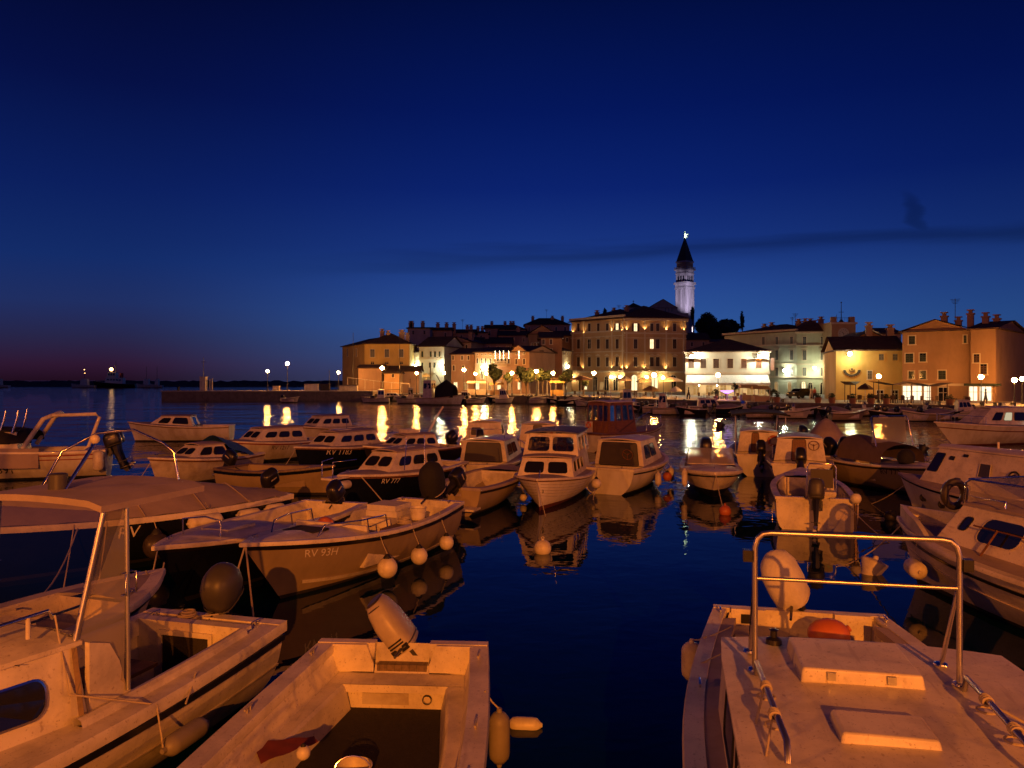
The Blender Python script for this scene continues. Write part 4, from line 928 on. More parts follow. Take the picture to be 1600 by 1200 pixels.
# open clinker dinghy with ladder
def rowboat():
    st = Vector((-1.75, 22.7)); bw = Vector((-.05, 27.3))
    b = Boat('open_boat', 'open beige boat with ladder and dark outboard, left of the clinker cabin boat', st, bw, 2.2, .82, 1.0, sr=.80, tm=.5, p=2.8)
    b.hull(('cream_hull', 'antifoul_dark')); b.rub('black_hull', dz=.08, h=.06); b.gunwale('deck_paint', cw=.2, h=.06, notch=(.28, .18)); b.deck(.78, 1, 'deck_paint', cw=.15)
    b.cockpit(.03, .78, .3, 'gelcoat', cw=.22)
    add(b, 'bulkhead_door', 'old_white', lambda m: m.box(.775 * b.L - .02, .775 * b.L - .008, -.45, .35, .34, .82))
    b.thwart(1.2, .5, .6, 'gelcoat'); add(b, 'stern_platform', 'gelcoat', lambda m: [m.box(-.55, -.02, sd * .62 - .28, sd * .62 + .28, .24, .30) for sd in (1, -1)])
    b.motor(-.06, -.1, .78, tilt=58, sc=.95, yaw=-15)
    b.tube([(-.05, .62, .3), (-.02, .62, 1.15), (-.02, .60, 1.22), (-.02, .32, 1.22), (-.02, .30, 1.15), (-.05, .30, .3)], .018, 'steel', 'ladder')
    fender('small white fender floating against the open beige boat', b.M @ Vector((2.9, -(b.W(.6) + .1), .18)), b.M @ Vector((2.9, -b.W(.6), .85)), 'ball', .12)
rowboat()
# ---------------------------------------------------------------- left middle group
def side_cabin(label, st, bw, B, hull='white_hull', nwin=3, ztop=1.75, cab=(.28, .72), rail=False, motor=False, txt=None, roof='deck_paint', fr=.75, fs=.9, fb=1.15, rubm='varnish', af='antifoul_dark', extra=None, wins=None, sub=True, low=None, **k):
    b = Boat('cabin_boat', label, st, bw, B, fs, fb, **k)
    b.hull((hull, af)); b.rub(rubm, dz=.06, h=.05); b.gunwale('gelcoat', cw=.13, h=.05); b.deck(cab[0] - .02, 1, 'deck_paint', cw=.1, camber=.09)
    b.cockpit(.03, cab[0] - .02, .35, 'gelcoat', cw=.15)
    ztop -= .30; sw = wins or cabin_sides(nwin, .36, .74, .08, .86, .07)
    b.cabin(b.L * cab[0], b.L * cab[1], ztop, inset=.26, tum=.14, fr=fr, ar=.25, roof=roof, r=.11, frame='rubber', wins={'port': sw, 'starboard': sw, 'front': [(.09, .46, .36, .76), (.54, .91, .36, .76)], 'aft': [(.3, .7, .05, .9)]}, sub=sub)
    if rail: b.bowrail(.55, .985, .42, 5)
    if motor: b.motor(-.05, 0, None, tilt=30)
    if txt: b.text(txt, 1, *low, 'letter_pale' if hull in ('navy_hull', 'black_hull') else 'letter_dark')
    b.cleat(b.L * .93, 0, b.Z(.93) + .09)
    if extra: extra(b)
    return b
EL = lambda b: add(b, 'roof_hatch', 'gelcoat', lambda m: m.box(b.L * .42, b.L * .55, -.35, .35, 1.60, 1.76))
def ex7(b):
    EL(b)
    b.tube([(b.L * .62, .75, 1.1), (b.L * .57, .62, 1.95), (b.L * .57, .60, 2.1)], .014, 'steel', 'stay'); b.tube([(b.L * .45, .85, 1.05), (b.L * .42, .72, 2.15)], .014, 'steel', 'stay')
    add(b, 'bow_platform', 'gelcoat', lambda m: m.box(b.L - .3, b.L + .55, -.2, .2, 1.06, 1.12)); b.tube([(b.L + .5, .2, 1.12), (b.L + .5, .2, 1.6), (b.L - .3, .45, 1.62)], .014, 'steel', 'pulpit'); b.tube([(b.L + .5, -.2, 1.12), (b.L + .5, -.2, 1.6), (b.L - .3, -.45, 1.62)], .014, 'steel', 'pulpit')
    fender('white fender slung under the bow of the navy cabin boat', b.M @ Vector((b.L + .1, .25, .88)), None, 'long', .13, .65, lie=b.rz)
    fender('white fender near the stern of the navy cabin boat', b.M @ Vector((b.L * .12, b.W(.12) + .12, .72)), b.M @ Vector((b.L * .12, b.W(.12), 1.0)), 'long', .12, .4)
    line('chain and line from the navy cabin boat bow to the cream launch', [b.M @ Vector((b.L - .6, .35, 1.1)), b.M @ Vector((b.L - .1, 1.9, .15))], .018)
side_cabin('navy hulled cabin boat with oval windows and bow pulpit, behind the cream launch', (-2.45, 28.6), (-5.2, 23.0), 2.35, 'navy_hull', 3, 1.96, (.25, .74), extra=ex7, txt='RV 777', low=(.80, .28, .16), fs=1.0, fb=1.15)
def ex5(b): EL(b); b.tube([(b.L * .25, .7, 1.0), (b.L * .25, .7, 2.2), (b.L * .25, -.7, 2.2), (b.L * .25, -.7, 1.0)], .016, 'steel', 'aft_frame')
side_cabin('navy cabin boat lettered RV 1183 with three square windows', (-6.6, 37.6), (-9.15, 32.3), 2.5, 'navy_hull', 3, 1.95, (.15, .74), txt='RV 1183', low=(.80, .30, .26), extra=ex5, fs=1.0, fb=1.2)
def ex4c(b): b.tube([(b.L * .5, 0, 1.9), (b.L * .5, 0, 2.3)], .012, 'steel', 'aerial')
side_cabin('white cabin boat with dark red sheer stripe, left of the RV 1183 boat', (-10.6, 41.0), (-13.8, 36.2), 2.5, 'white_hull', 3, 1.9, (.2, .75), rubm='red_paint', txt='RV 1217', low=(.62, .34, .2), extra=ex4c)
def ex3(b):
    m = MB(); rows = []
    x0, x1 = .2, b.L * .40
    for i in range(8): 
        x = x0 + (x1 - x0) * i / 7; z = 1.0 + .75 * (i / 7) ** .7
        rows.append([Vector((x, .85 * j / 6, z - .45 * (abs(j) / 6) ** 2 + .03 * sin(i * 2 + j))) for j in range(-6, 7)])
    m.grid(rows); m.build('cockpit_cover', 'blue_cloth', b.root, smooth=60)
side_cabin('small white cabin boat with blue cockpit cover, behind the covered boat', (-11.3, 33.0), (-13.35, 28.2), 2.1, 'old_white', 2, 1.75, (.36, .74), extra=ex3, wins=[(.08, .42, .3, .82), (.50, .80, .3, .82)])
side_cabin('white cabin cruiser lying alone near the pier, seen side on', (-18.6, 51.0), (-25.0, 50.0), 2.5, 'white_hull', 3, 1.95, (.34, .78), rubm='varnish', fs=1.0, fb=1.3, wins=[(.10, .50, .25, .85), (.60, .85, .25, .8)], af='antifoul_dark', sub=False)
side_cabin('far white cabin boat with three dark windows, behind the RV 1183 boat', (-10.8, 52.5), (-14.0, 48.2), 2.4, 'white_hull', 3, 1.95, (.15, .72), sub=False)
def ex8(b):
    EL(b); b.motor(-.05, .2, None, tilt=35, sc=1.1)
    b.tube([(b.L * .2, -.5, 1.2), (b.L * .02, -.6, 2.3), (b.L * -.05, -.6, 2.7)], .05, 'gelcoat', 'folded_boom')
side_cabin('dark hulled cabin boat with folded boom at its stern, behind the navy cabin boat', (-3.1, 37.0), (-6.45, 33.3), 2.3, 'black_hull', 3, 1.8, (.24, .74), extra=ex8)
def beige_open():
    b = Boat('open_boat', 'open beige boat with timber seats and a flag, behind the covered boat stern', (-10.3, 28.2), (-6.15, 26.6), 2.2, .85, 1.05, sr=.82, rake=.3)
    b.hull(('cream_hull', 'antifoul_dark')); b.rub('navy_hull', dz=.06, h=.1); b.gunwale('driftwood', cw=.16); b.cockpit(.03, .8, .3, 'cream_hull', cw=.18, floor='driftwood'); b.deck(.8, 1, 'deck_paint', cw=.1)
    for x in (1.2, 2.4): b.thwart(x, .3, .7, 'driftwood')
    b.motor(-.05, 0, None, tilt=35, sc=.95)
beige_open()
def sport():
    st = Vector((-17.0, 32.4)); bw = Vector((-24.2, 29.8))
    b = Boat('speedboat', 'white motor cruiser numbered 391 with curved arch, at the left edge', st, bw, 2.8, 1.15, 1.5, sr=.85, rake=.9)
    b.hull(('white_hull', 'antifoul_dark')); b.rub('red_paint', dz=.12, h=.05); b.rub('red_paint', dz=.30, h=.035, out=.02, name='hull_stripe'); b.gunwale('gelcoat', cw=.2, h=.08); b.deck(.42, 1, 'gelcoat', cw=.15); b.cockpit(.1, .42, .5, 'gelcoat', cw=.22); b.deck(0, .1, 'gelcoat', cw=.15, name='aft_deck')
    b.cabin(b.L * .40, b.L * .80, 1.95, inset=.3, tum=.2, fr=1.1, ar=.1, wins={'port': [(.1, .55, .4, .85)]}, roof='black_cloth')
    b.tube([(2.9, 1.12, 1.3), (2.2, 1.08, 2.45), (1.9, .9, 2.58), (1.8, 0, 2.66), (1.9, -.9, 2.58), (2.2, -1.08, 2.45), (2.9, -1.12, 1.3)], .09, 'gelcoat', 'arch', 10)
    b.tube([(1.9, .95, 2.58), (.35, 1.02, 2.62), (.2, 1.05, 2.5), (.6, 1.1, 1.3)], .07, 'gelcoat', 'arch_leg', 10)
    for i, (x, y) in enumerate(((3.3, .9), (3.3, -.5), (3.8, .6), (4.3, .9))):
        add(b, 'rod_holder', 'steel', lambda m: m.tube([(x, y, 1.9), (x - .15, y, 2.45), (x - .2, y, 2.8)], [.05, .05, .025], 10), 60)
    add(b, 'spray_hood', 'black_cloth', lambda m: m.grid([[Vector((2.6 + 2.2 * i / 6, 1.1 * sin(a), 1.5 + .62 * cos(a) * (1 - (i / 6 - .5) ** 2))) for a in [pi * j / 12 - pi / 2 for j in range(13)]] for i in range(7)]), 60)
    add(b, 'side_banner', 'tarp', lambda m: m.grid([[Vector((b.L * t, b.W(t) + .05, b.Z(t) - .62)), Vector((b.L * t, b.W(t) + .06, b.Z(t) - .2)), Vector((b.L * t, b.W(t) - .02, b.Z(t) + .16))] for t in [.30 + .05 * i for i in range(10)]]))
    b.text('391', 1, .50, .86, .30, 'letter_dark')
    b.motor(-.05, .5, None, tilt=20, sc=1.2); b.motor(-.05, -.3, None, tilt=20, sc=1.2)
    fender('large white fender at the stern corner of the cruiser numbered 391', b.M @ Vector((.2, b.W(0) + .2, .75)), b.M @ Vector((.2, b.W(0), 1.2)), 'long', .2, .8)
sport()
# ---------------------------------------------------------------- right group
def bowrider():
    b = Boat('speedboat', 'open speedboat with low windscreen, bow on in open water right of centre', (7.75, 30.6), (6.72, 25.4), 2.15, .85, .95, sr=.85, rake=.8, p=3.2)
    b.hull(('gelcoat', 'black_hull'), wl=.28); b.rub('navy_hull', dz=.14, h=.05); b.gunwale('gelcoat', cw=.16, h=.09); b.deck(.48, 1, 'gelcoat', cw=.12, camber=.10); b.cockpit(.04, .48, .3, 'gelcoat', cw=.2)
    b.wscreen(b.L * .56, .98, 1.52, .82, .3, 1.0, frame='alu', bars=1, pane='clear_vinyl')
    b.motor(-.05, 0, .95, tilt=5, sc=1.25); b.cleat(b.L - .5, 0, b.Z(.9) + .1); wheel(b, 2.3, .4, 1.2)
    add(b, 'seat', 'tarp', lambda m: [m.box(1.3, 1.8, y - .22, y + .22, .3, 1.1) for y in (.45, -.45)])
    fender('white fender at the left bow of the open speedboat', b.M @ Vector((b.L * .8, -(b.W(.8) + .14), .62)), b.M @ Vector((b.L * .8, -b.W(.8), 1.0)), 'long', .10, .55)
bowrider()
def stern_boat():
    b = Boat('open_boat', 'open white boat with grey outboard and chrome seat frame, stern towards the viewer', (8.1, 20.4), (9.75, 25.9), 2.15, .85, 1.05, sr=.96, tm=.4, bil=7, flare=.95)
    b.hull(('gelcoat', 'antifoul_red'), wl=.06); b.rub('teak', dz=.08, h=.06); b.gunwale('gelcoat', cw=.16, notch=(.32, .16)); b.cockpit(.04, .72, .32, 'gelcoat', cw=.2, floor='teak'); b.deck(.72, 1, 'gelcoat', cw=.1)
    add(b, 'stern_well', 'gelcoat', lambda m: (m.box(.1, .7, -.30, .45, .32, .74), m.box(.12, .55, -.95, -.45, .32, .66)))
    for y in (.72, -.62): add(b, 'speaker', 'black_plastic', lambda m: m.lathe([(.13, 0), (.12, .02), (.03, .03)], 18, 0, Matrix.Translation((.74, y, .62)) @ Matrix.Rotation(-pi / 2, 4, 'Y')))
    add(b, 'helm_seat', 'gelcoat', lambda m: (m.box(1.3, 1.75, -.62, .05, .75, .86), m.box(1.35, 1.4, -.6, 0, .32, .75), m.box(1.65, 1.7, -.6, 0, .32, .75)))
    add(b, 'seat_back', 'smoked_cover', lambda m: m.box(1.72, 1.79, -.58, .02, .92, 1.45))
    b.tube([(1.78, .10, .32), (1.80, .10, 1.50), (1.80, .04, 1.60), (1.80, -.6, 1.60), (1.80, -.66, 1.50), (1.78, -.66, .32)], .02, 'steel', 'seat_frame')
    add(b, 'console', 'gelcoat', lambda m: m.hexa([Vector(p) for p in ((2.3, -.7, .32), (2.8, -.7, .32), (2.8, .1, .32), (2.3, .1, .32), (2.4, -.65, 1.2), (2.75, -.65, 1.3), (2.75, .05, 1.3), (2.4, .05, 1.2))])); wheel(b, 2.3, -.3, 1.25)
    b.motor(-.06, .0, .78, tilt=10, sc=1.05, cowl='grey_plastic', yaw=-10)
    add(b, 'fuel_tank', 'black_plastic', lambda m: m.box(.95, 1.25, .35, .8, .33, .62)); 
    fender('pale ball fender on the stern corner post of the chrome framed boat', b.M @ Vector((-.15, -.93, .92)), None, 'ball', .14, .3)
    b.tube([(-.12, -.93, .05), (-.12, -.93, .85)], .04, 'brass', 'stern_post')
stern_boat()
def exR4(b):
    wheel(b, b.L * .22 - .05, -.5, 1.5); b.tube([(b.L * .22 - .2, 1.0, 1.0), (b.L * .22 - .2, 1.0, 1.5)], .02, 'steel', 'rail')
aft_open_cabin('cabin_boat', 'white cabin boat with brown door and wheel, behind the chrome framed boat', (10.6, 28.2), (12.7, 34.2), 2.5, motor=True, ztop=1.74, aftwin=((.34, .63, .04, .97),), winmt='varnish', extra=exR4)
def exR5(b):
    lifering(b, b.L * .22 - .03, -.6, 1.38, R=.2)
    for sd in (1, -1): b.tube([(b.L * .05, sd * 1.0, .9), (b.L * .05, sd * 1.0, 2.52)], .022, 'alu', 'canopy_post'); b.tube([(b.L * .6, sd * .85, 1.1), (b.L * .6, sd * .95, 2.5)], .022, 'alu', 'canopy_post')
    m = MB(); T = [[Vector((-.2 + 4.4 * i / 6, 1.15 * j / 5, 2.56 + .10 * (1 - (j / 5) ** 2) + .02 * cos(i * 2))) for j in range(-5, 6)] for i in range(7)]
    m.grid(T); m.grid([[p - Vector((0, 0, .07)) for p in r] for r in T])
    for q in (0, -1): m.grid([T[q], [p - Vector((0, 0, .07)) for p in T[q]]]); m.grid([[r[q] for r in T], [r[q] - Vector((0, 0, .07)) for r in T]])
    m.build('canopy', 'black_cloth', b.root, smooth=50)
aft_open_cabin('cabin_boat', 'white cabin boat with black canopy on posts and lifebuoy on its bulkhead', (10.3, 31.8), (12.0, 38.2), 2.4, ztop=1.74, aftwin=((.32, .50, .04, .97),), winmt='varnish', extra=exR5)
def exR7(b):
    b.tube([(b.L * .55, .8, 1.6), (b.L * .5, .8, 2.6), (b.L * .5, .72, 2.68), (b.L * .5, -.72, 2.68), (b.L * .5, -.8, 2.6), (b.L * .55, -.8, 1.6)], .02, 'steel', 'screen_frame'); add(b, 'screen', 'clear_vinyl', lambda m: m.poly([Vector((b.L * .5, .76, 1.7)), Vector((b.L * .5, -.76, 1.7)), Vector((b.L * .5, -.7, 2.64)), Vector((b.L * .5, .7, 2.64))]), 0)
    m = MB(); m.grid([[Vector((b.L * (.2 + .42 * i / 6), .95 * sin(a), 1.0 + .9 * cos(a) ** .7 * (1 - .25 * (i / 6)))) for a in [pi * j / 12 - pi / 2 + 1e-3 * (6 - j) for j in range(13)]] for i in range(7)]); m.build('cockpit_tent', 'tarp_dark', b.root, smooth=60)
    b.text('RV 772', -1, .62, .30, .18, 'letter_dark')
def tent_boat():
    b = Boat('open_boat', 'beige boat under a brown cockpit tent with two dark outboards, right of centre', (13.2, 31.0), (14.6, 25.6), 2.3, .95, 1.1, sr=.85)
    b.hull(('cream_hull', 'antifoul_dark')); b.rub('black_hull', dz=.08, h=.05); b.gunwale('gelcoat', cw=.14); b.deck(.55, 1, 'gelcoat', cw=.1, camber=.1); b.cockpit(.03, .55, .35, 'gelcoat', cw=.16)
    exR7(b); b.motor(-.05, .35, None, tilt=35, sc=1.15); b.motor(-.05, -.4, None, tilt=35, sc=1.15)
    b.cleat(b.L * .9, 0, b.Z(.9) + .1)
    o = MB(); o.ball((b.L * .72, -.35, b.Z(.7) + .28), .30, 14, sz=1.1); o.build('covered_anchor_winch', 'black_cloth', b.root)
tent_boat()
def dinghy_r():
    b = Boat('open_boat', 'small white boat with dark outboard and domed cover, behind the brown door cabin boat', (15.6, 41.0), (16.0, 35.6), 2.0, .9, 1.05)
    b.hull(('white_hull', 'antifoul_dark')); b.rub('rubber'); b.gunwale('gelcoat', cw=.15); b.deck(.5, 1, 'gelcoat'); b.cockpit(.03, .5, .3, 'gelcoat', cw=.15); b.motor(-.05, 0, None, tilt=20, sc=1.1)
    add(b, 'domed_cover', 'tarp', lambda m: m.lathe([(.85, .95), (.8, 1.3), (.5, 1.75), (.2, 2.0), (.01, 2.1)], 18, 0, Matrix.Translation((b.L * .45, 0, 0))), 60)
dinghy_r()
def sidecab_r2():
    st = Vector((14.0, 17.3)); bw = Vector((11.9, 23.6))
    b = Boat('cabin_boat', 'white boat with tall blank cabin side and louvred vent, at right', st, bw, 2.5, 1.0, 1.15, sr=.8, tm=.4, rake=.6)
    b.hull(('bright_white', 'antifoul_dark'), wl=.1); b.rub('navy_hull', dz=.05, h=.07); b.gunwale('deck_paint', cw=.14, h=.05); b.deck(.0, 1, 'deck_paint', cw=.1, camber=.08)
    b.cabin(1.0, b.L - 1.15, 2.08, inset=.20, tum=.26, fr=.5, ar=.5, wins={'port': [(.90, .985, .35, .85)], 'front': [(.06, .46, .3, .85), (.54, .94, .3, .85)], 'starboard': cabin_sides(3)}, roof='gelcoat', r=.04)
    q, out = b.Q['port']
    for (u0, u1, v0, v1, nm, mt_) in ((.46, .55, .40, .72, 'vent', 'grey_plastic'), (.80, .84, .72, .80, 'plate', 'rubber'), (.68, .72, .84, .89, 'latch', 'rubber'), (.68, .72, .22, .27, 'latch', 'rubber'), (.12, .17, .5, .54, 'latch', 'rubber')):
        window(b.root, q, out, u0, u1, v0, v1, r=.01, frame='gelcoat' if nm == 'vent' else mt_, pane=mt_, fw=.015, sub=False, name=nm)
    m = MB(); c = qp(q, .27, .5); n = qn(q, out); M = Matrix.Translation(c + n * .02) @ n.to_track_quat('Z', 'Y').to_matrix().to_4x4(); torus(m, M, .16, .022, 20); torus(m, M, .07, .018, 14); m.build('helm_emblem', 'rubber', b.root)
    b.tube([qp(q, .70, .05) + n * .05, qp(q, .69, .14) + n * .07, qp(q, .58, .14) + n * .07, qp(q, .57, .05) + n * .05], .014, 'steel', 'grab_rail')
    for t in (.80, .66):
        p = b.P(t, .66, 1); add(b, 'porthole', 'rubber', lambda m: m.lathe([(.11, -.02), (.11, .03), (.08, .035), (.07, .01), (.001, .01)], 16, 0, Matrix.Translation(p) @ Matrix.Rotation(-pi / 2, 4, 'X')))
    b.tube([(b.L * .5, 0, 2.0), (b.L * .5, 0, 2.35)], .03, 'gelcoat', 'lamp_post')
sidecab_r2()
def right_cruiser():
    st = Vector((9.9, 7.9)); bw = Vector((7.85, 15.6))
    b = Boat('cabin_boat', 'white cabin boat with dark rounded windows and black sheer stripe, at the right edge', st, bw, 2.75, 1.0, 1.22, sr=.82, tm=.42, rake=.5, p=2.6)
    b.hull(('gelcoat', 'antifoul_dark'), wl=.1); b.rub('black_plastic', dz=.20, h=.06, out=.03); b.rub('gelcoat', dz=.52, h=.05, out=.03, name='spray_rail'); b.gunwale('gelcoat', cw=.16, h=.06); b.deck(.1, 1, 'deck_paint', cw=.1, camber=.06)
    L = b.L
    b.cabin(1.0, L - 1.55, 1.84, inset=.28, tum=.13, fr=.55, ar=.05, roof='deck_paint', r=.16, frame='gelcoat', wins={'port': [(.46, .62, .24, .80), (.70, .86, .26, .80), (.14, .36, .22, .76)], 'starboard': cabin_sides(3), 'front': [(.08, .47, .25, .85), (.53, .92, .25, .85)]})
    q, out = b.Q['port']; window(b.root, q, out, .915, .945, .42, .72, r=.05, frame='rubber', fw=.02, name='porthole')
    def bulw(m):
        for sd in (1, -1):
            rows = []
            for i in range(12):
                t = .78 + .22 * i / 11; w = max(b.W(t) - .02, 0); h = .26 * sin(pi / 2 * min(1, i / 5)) + .002; x = L * t - .05
                rows.append([Vector((x, sd * w, b.Z(t))), Vector((x, sd * w, b.Z(t) + h)), Vector((x, sd * max(w - .10, 0), b.Z(t) + h + .01)), Vector((x - .03, sd * max(w - .12, 0), b.Z(t)))])
            m.grid(rows)
    add(b, 'bow_bulwark', 'gelcoat', bulw)
    add(b, 'life_ring_cover', 'smoked_cover', lambda m: torus(m, Matrix.Translation((L - 1.75, .35, 1.95)) @ Matrix.Rotation(pi / 2, 4, 'Y'), .22, .07, 18, 8))
    zt = 1.91; x0, x1 = L - 4.2, L - 2.45
    b.tube([(x0, .80, zt), (x0, .82, zt + .42), (x1 - .1, .80, zt + .42), (x1, .80, zt + .36), (x1 + .05, .80, zt)], .018, 'steel', 'roof_rail'); b.tube([(x0, -.80, zt), (x0, -.82, zt + .42), (x1 - .1, -.80, zt + .42), (x1, -.80, zt + .36), (x1 + .05, -.80, zt)], .018, 'steel', 'roof_rail'); b.tube([(x1 - .05, .80, zt + .42), (x1 - .05, -.8, zt + .42)], .018, 'steel', 'roof_rail')
    add(b, 'roof_screen', 'clear_vinyl', lambda m: m.poly([Vector((x1, .78, zt + .02)), Vector((x1, -.78, zt + .02)), Vector((x1 - .05, -.78, zt + .4)), Vector((x1 - .05, .78, zt + .4))]), 0)
    b.tube([(L - 2.3, .60, 1.92), (L - 2.32, .60, 2.0), (L - 3.1, .68, 2.02), (L - 3.1, .68, 1.92)], .018, 'steel', 'grab_rail')
    for u in (.78, .54):
        p = qp(q, u, .0); b.tube([p + Vector((0, .14, 0)), qp(q, u, .62) + Vector((0, .12, 0))], .018, 'varnish', 'stanchion')
    b.tube([qp(q, .88, .60) + Vector((0, .10, 0)), qp(q, .3, .60) + Vector((0, .12, 0))], .014, 'varnish', 'side_rail')
    fender('white fender on the bow of the boat with dark rounded windows', b.M @ Vector((L * .83, b.W(.83) + .02, .55)), b.M @ Vector((L * .83, b.W(.83) - .05, 1.2)), 'long', .16, .55, lie=b.rz - .5)
    b.cleat(L - .5, 0, b.Z(.94) + .06)
right_cruiser()
def far_cruiser():
    b = Boat('motor_cruiser', 'long low white motor cruiser with one lit window, right edge beyond the moored boats', (34.5, 50), (25.4, 46.2), 3.0, 1.15, 1.5, sr=.9, rake=1.6)
    b.hull(('white_hull', 'antifoul_red')); b.rub('antifoul_red', dz=.3, h=.06); b.gunwale('gelcoat', cw=.2, h=.06); b.deck(0, 1, 'deck_paint', cw=.12, camber=.12)
    glow('cabin_light', (1, .85, .55), .55)
    b.cabin(2.4, b.L * .72, 2.25, inset=.45, tum=.25, fr=1.6, ar=.3, wins={'port': [(.62, .80, .3, .75), (.40, .56, .3, .75, 'cabin_light'), (.1, .34, .3, .75)], 'starboard': [(.62, .80, .3, .75), (.40, .56, .3, .75, 'cabin_light')]}, r=.08, roof='gelcoat')
    b.bowrail(.7, .98, .5, 4)
    for px, e in ((1566, .07),): 
        o = MB(); o.ball((2.6, 1.28, 1.50), .085, 12); o.build('deck_lamp', glow('deck_lamp_glow', (1, .85, .6), 9), b.root)
far_cruiser()
# ---------------------------------------------------------------- mooring buoys and floats
def buoy(label, px, py, z, r, mt, kind='ball'):
    p = U(px, py, z); m = MB()
    if kind == 'ball':
        m.ball((0, 0, r * .55), r, 18); m.lathe([(r * .18, 1.5 * r), (r * .14, r * 1.68), (.01, r * 1.7)], 10)
        torus(m, Matrix.Translation((0, 0, r * 1.72)) @ Matrix.Rotation(pi / 2, 4, 'X'), r * .16, r * .05, 10, 5)
    elif kind == 'cone':
        M = Matrix.Rotation(.35, 4, 'Y'); m.lathe([(r * .62, -r * .5), (r * .66, 0), (r * 1.0, r * .95), (r * .95, r * 1.05), (r * .2, r * 1.18), (r * .16, r * 1.4), (.01, r * 1.45)], 14, 0, M)
    else:
        M = Matrix.Rotation(pi / 2, 4, 'Y'); m.lathe([(.02, -r * 2.4), (r * .35, -r * 2.2), (r * .9, -r * 1.7), (r, -r), (r, r), (r * .9, r * 1.7), (r * .35, r * 2.2), (.02, r * 2.4)], 14, 0, Matrix.Translation((0, 0, r * .35)) @ M)
    o = m.build('buoy', mt, None, smooth=60); o.location = (p.x, p.y, 0); return tag(o, label, 'buoy', 'mooring buoys on the water')
buoy('white round buoy on the dark water in front of the clinker cabin boat', 848, 864, 0, .20, 'fender_white')
buoy('orange round buoy on the water in front of the open speedboat', 1133, 804, 0, .18, 'buoy_orange')
buoy('pale blunt cone buoy behind the goalpost rail', 1360, 896, 0, .27, 'fender_white', 'cone')
o = buoy('white cylinder float on the dark water right of the nearest open boat', 820, 1136, 0, .085, 'fender_white', 'float'); o.rotation_euler[2] = -.1
buoy('small black buoy between the chrome framed boat and right hand cabin boats', 1391, 812, 0, .16, 'rubber')
buoy('dark buoy in the lamp reflections left of the tall wheelhouse boat', 873, 652, 0, .35, 'rubber', 'cone')
buoy('dark tilted buoy in the white reflections near the restaurant boats', 1124, 668, 0, .42, 'rubber', 'cone')
buoy('dark post buoy in the shop reflections at right', 1441, 705, 0, .30, 'rubber', 'cone')
# ================================================================ LAND
mat('paving', (.34, .31, .27), .8, scale=.6, bump=.2); mat('quay_stone', (.16, .13, .11), .9, scale=1.2, bump=.6, var=.4); mat('rock', (.10, .085, .075), .95, scale=.8, bump=.8, var=.5)
mat('earth', (.05, .045, .035), .95, scale=.3)
ZQ = 1.2
EDGE = [(2600, 60), (1800, 72), (1600, 79), (1400, 86), (1200, 93), (1050, 106), (900, 128), (700, 146), (566, 152)]
front = [Vector(((px - CX) / FPX * d, d)) for px, d in EDGE] + [Vector((-52, 172)), Vector((-56, 240)), Vector((-40, 420)), Vector((40, 640))]
def slab(name, pts, z, top, side, z0=-3):
    m = MB(); m.poly([(p.x, p.y, z) for p in pts], 0)
    for a, c in zip(pts, pts[1:] + pts[:1]): m.poly([(a.x, a.y, z0), (c.x, c.y, z0), (c.x, c.y, z), (a.x, a.y, z)], 1)
    return m.build(name, [top, side], None, smooth=0)
tag(slab('quay', front + [Vector((420, 640)), Vector((420, 60))], ZQ, 'paving', 'quay_stone'), None, kind='structure')
tag(slab('near_quay', [Vector(p) for p in ((-80, 1.1), (80, 1.1), (80, -60), (-80, -60))], 1.6, 'paving', 'quay_stone'), None, kind='structure')
kerb = MB()
for a, c in zip(front[:8], front[1:9]):
    n = Vector((c.y - a.y, -(c.x - a.x))).normalized() * .5; n = n if n.y > 0 else -n
    kerb.hexa([Vector((p.x, p.y, zz)) for zz in (ZQ + .004, ZQ + .10) for p in (a, c, c + n, a + n)])
tag(kerb.build('quay_edge', 'quay_stone', smooth=0), None, kind='structure')
def hz(x, y):
    r = max(0, (y - 205) / 190); return 1.0 + 25 * math.exp(-((x - 95) / 105) ** 2 - ((y - 430) / 115) ** 2) + min(1, r) * 5 * math.exp(-((x - 20) / 90) ** 2) - 3.0 * max(0, 1 - r * 2)
m = MB(); m.grid([[(-60 + 12 * i + (12 if 0 else 0), 200 + 14 * j, hz(-60 + 12 * i, 200 + 14 * j)) for i in range(42)] for j in range(32)])
tag(m.build('hill', 'earth', smooth=60), None, kind='structure')
# pier with its light post
pr = thing('pier', 'long low stone pier reaching out to the left from the old town quay', 'pier', (-68, 149, 0))
m = MB(); m.box(0, 41, 0, 6, -3, 1.75); m.build('pier_body', 'quay_stone', pr, smooth=0)
m = MB(); m.box(-.15, 41, -.12, 6.1, 1.75, 1.95); m.build('pier_cap', 'paving', pr, smooth=0)
def pier_item(px): return (px - CX) / FPX * 151.5
t = thing('beacon', 'pale square harbour beacon with a thin mast near the pier end', 'beacon', (pier_item(318), 151.5, 1.95))
m = MB(); m.box(-.55, .55, -.5, .5, 0, 2.6); m.box(-.65, .65, -.6, .6, 2.6, 2.75); m.build('pillar', 'old_white', t, smooth=0)
m = MB(); m.tube([(0, 0, 2.7), (0, 0, 6.6)], [.07, .03], 6); m.box(-.5, .5, -.03, .03, 5.6, 5.68); m.build('mast', 'grey_plastic', t)
t = thing('post', 'slim white double post beside the harbour beacon on the pier', 'post', (pier_item(330), 151.5, 1.95)); m = MB(); m.box(-.32, -.14, -.1, .1, 0, 2.2); m.box(.10, .28, -.1, .1, 0, 2.2); m.box(-.34, .30, -.12, .12, 2.2, 2.3); m.build('post_pair', 'old_white', t, smooth=0)
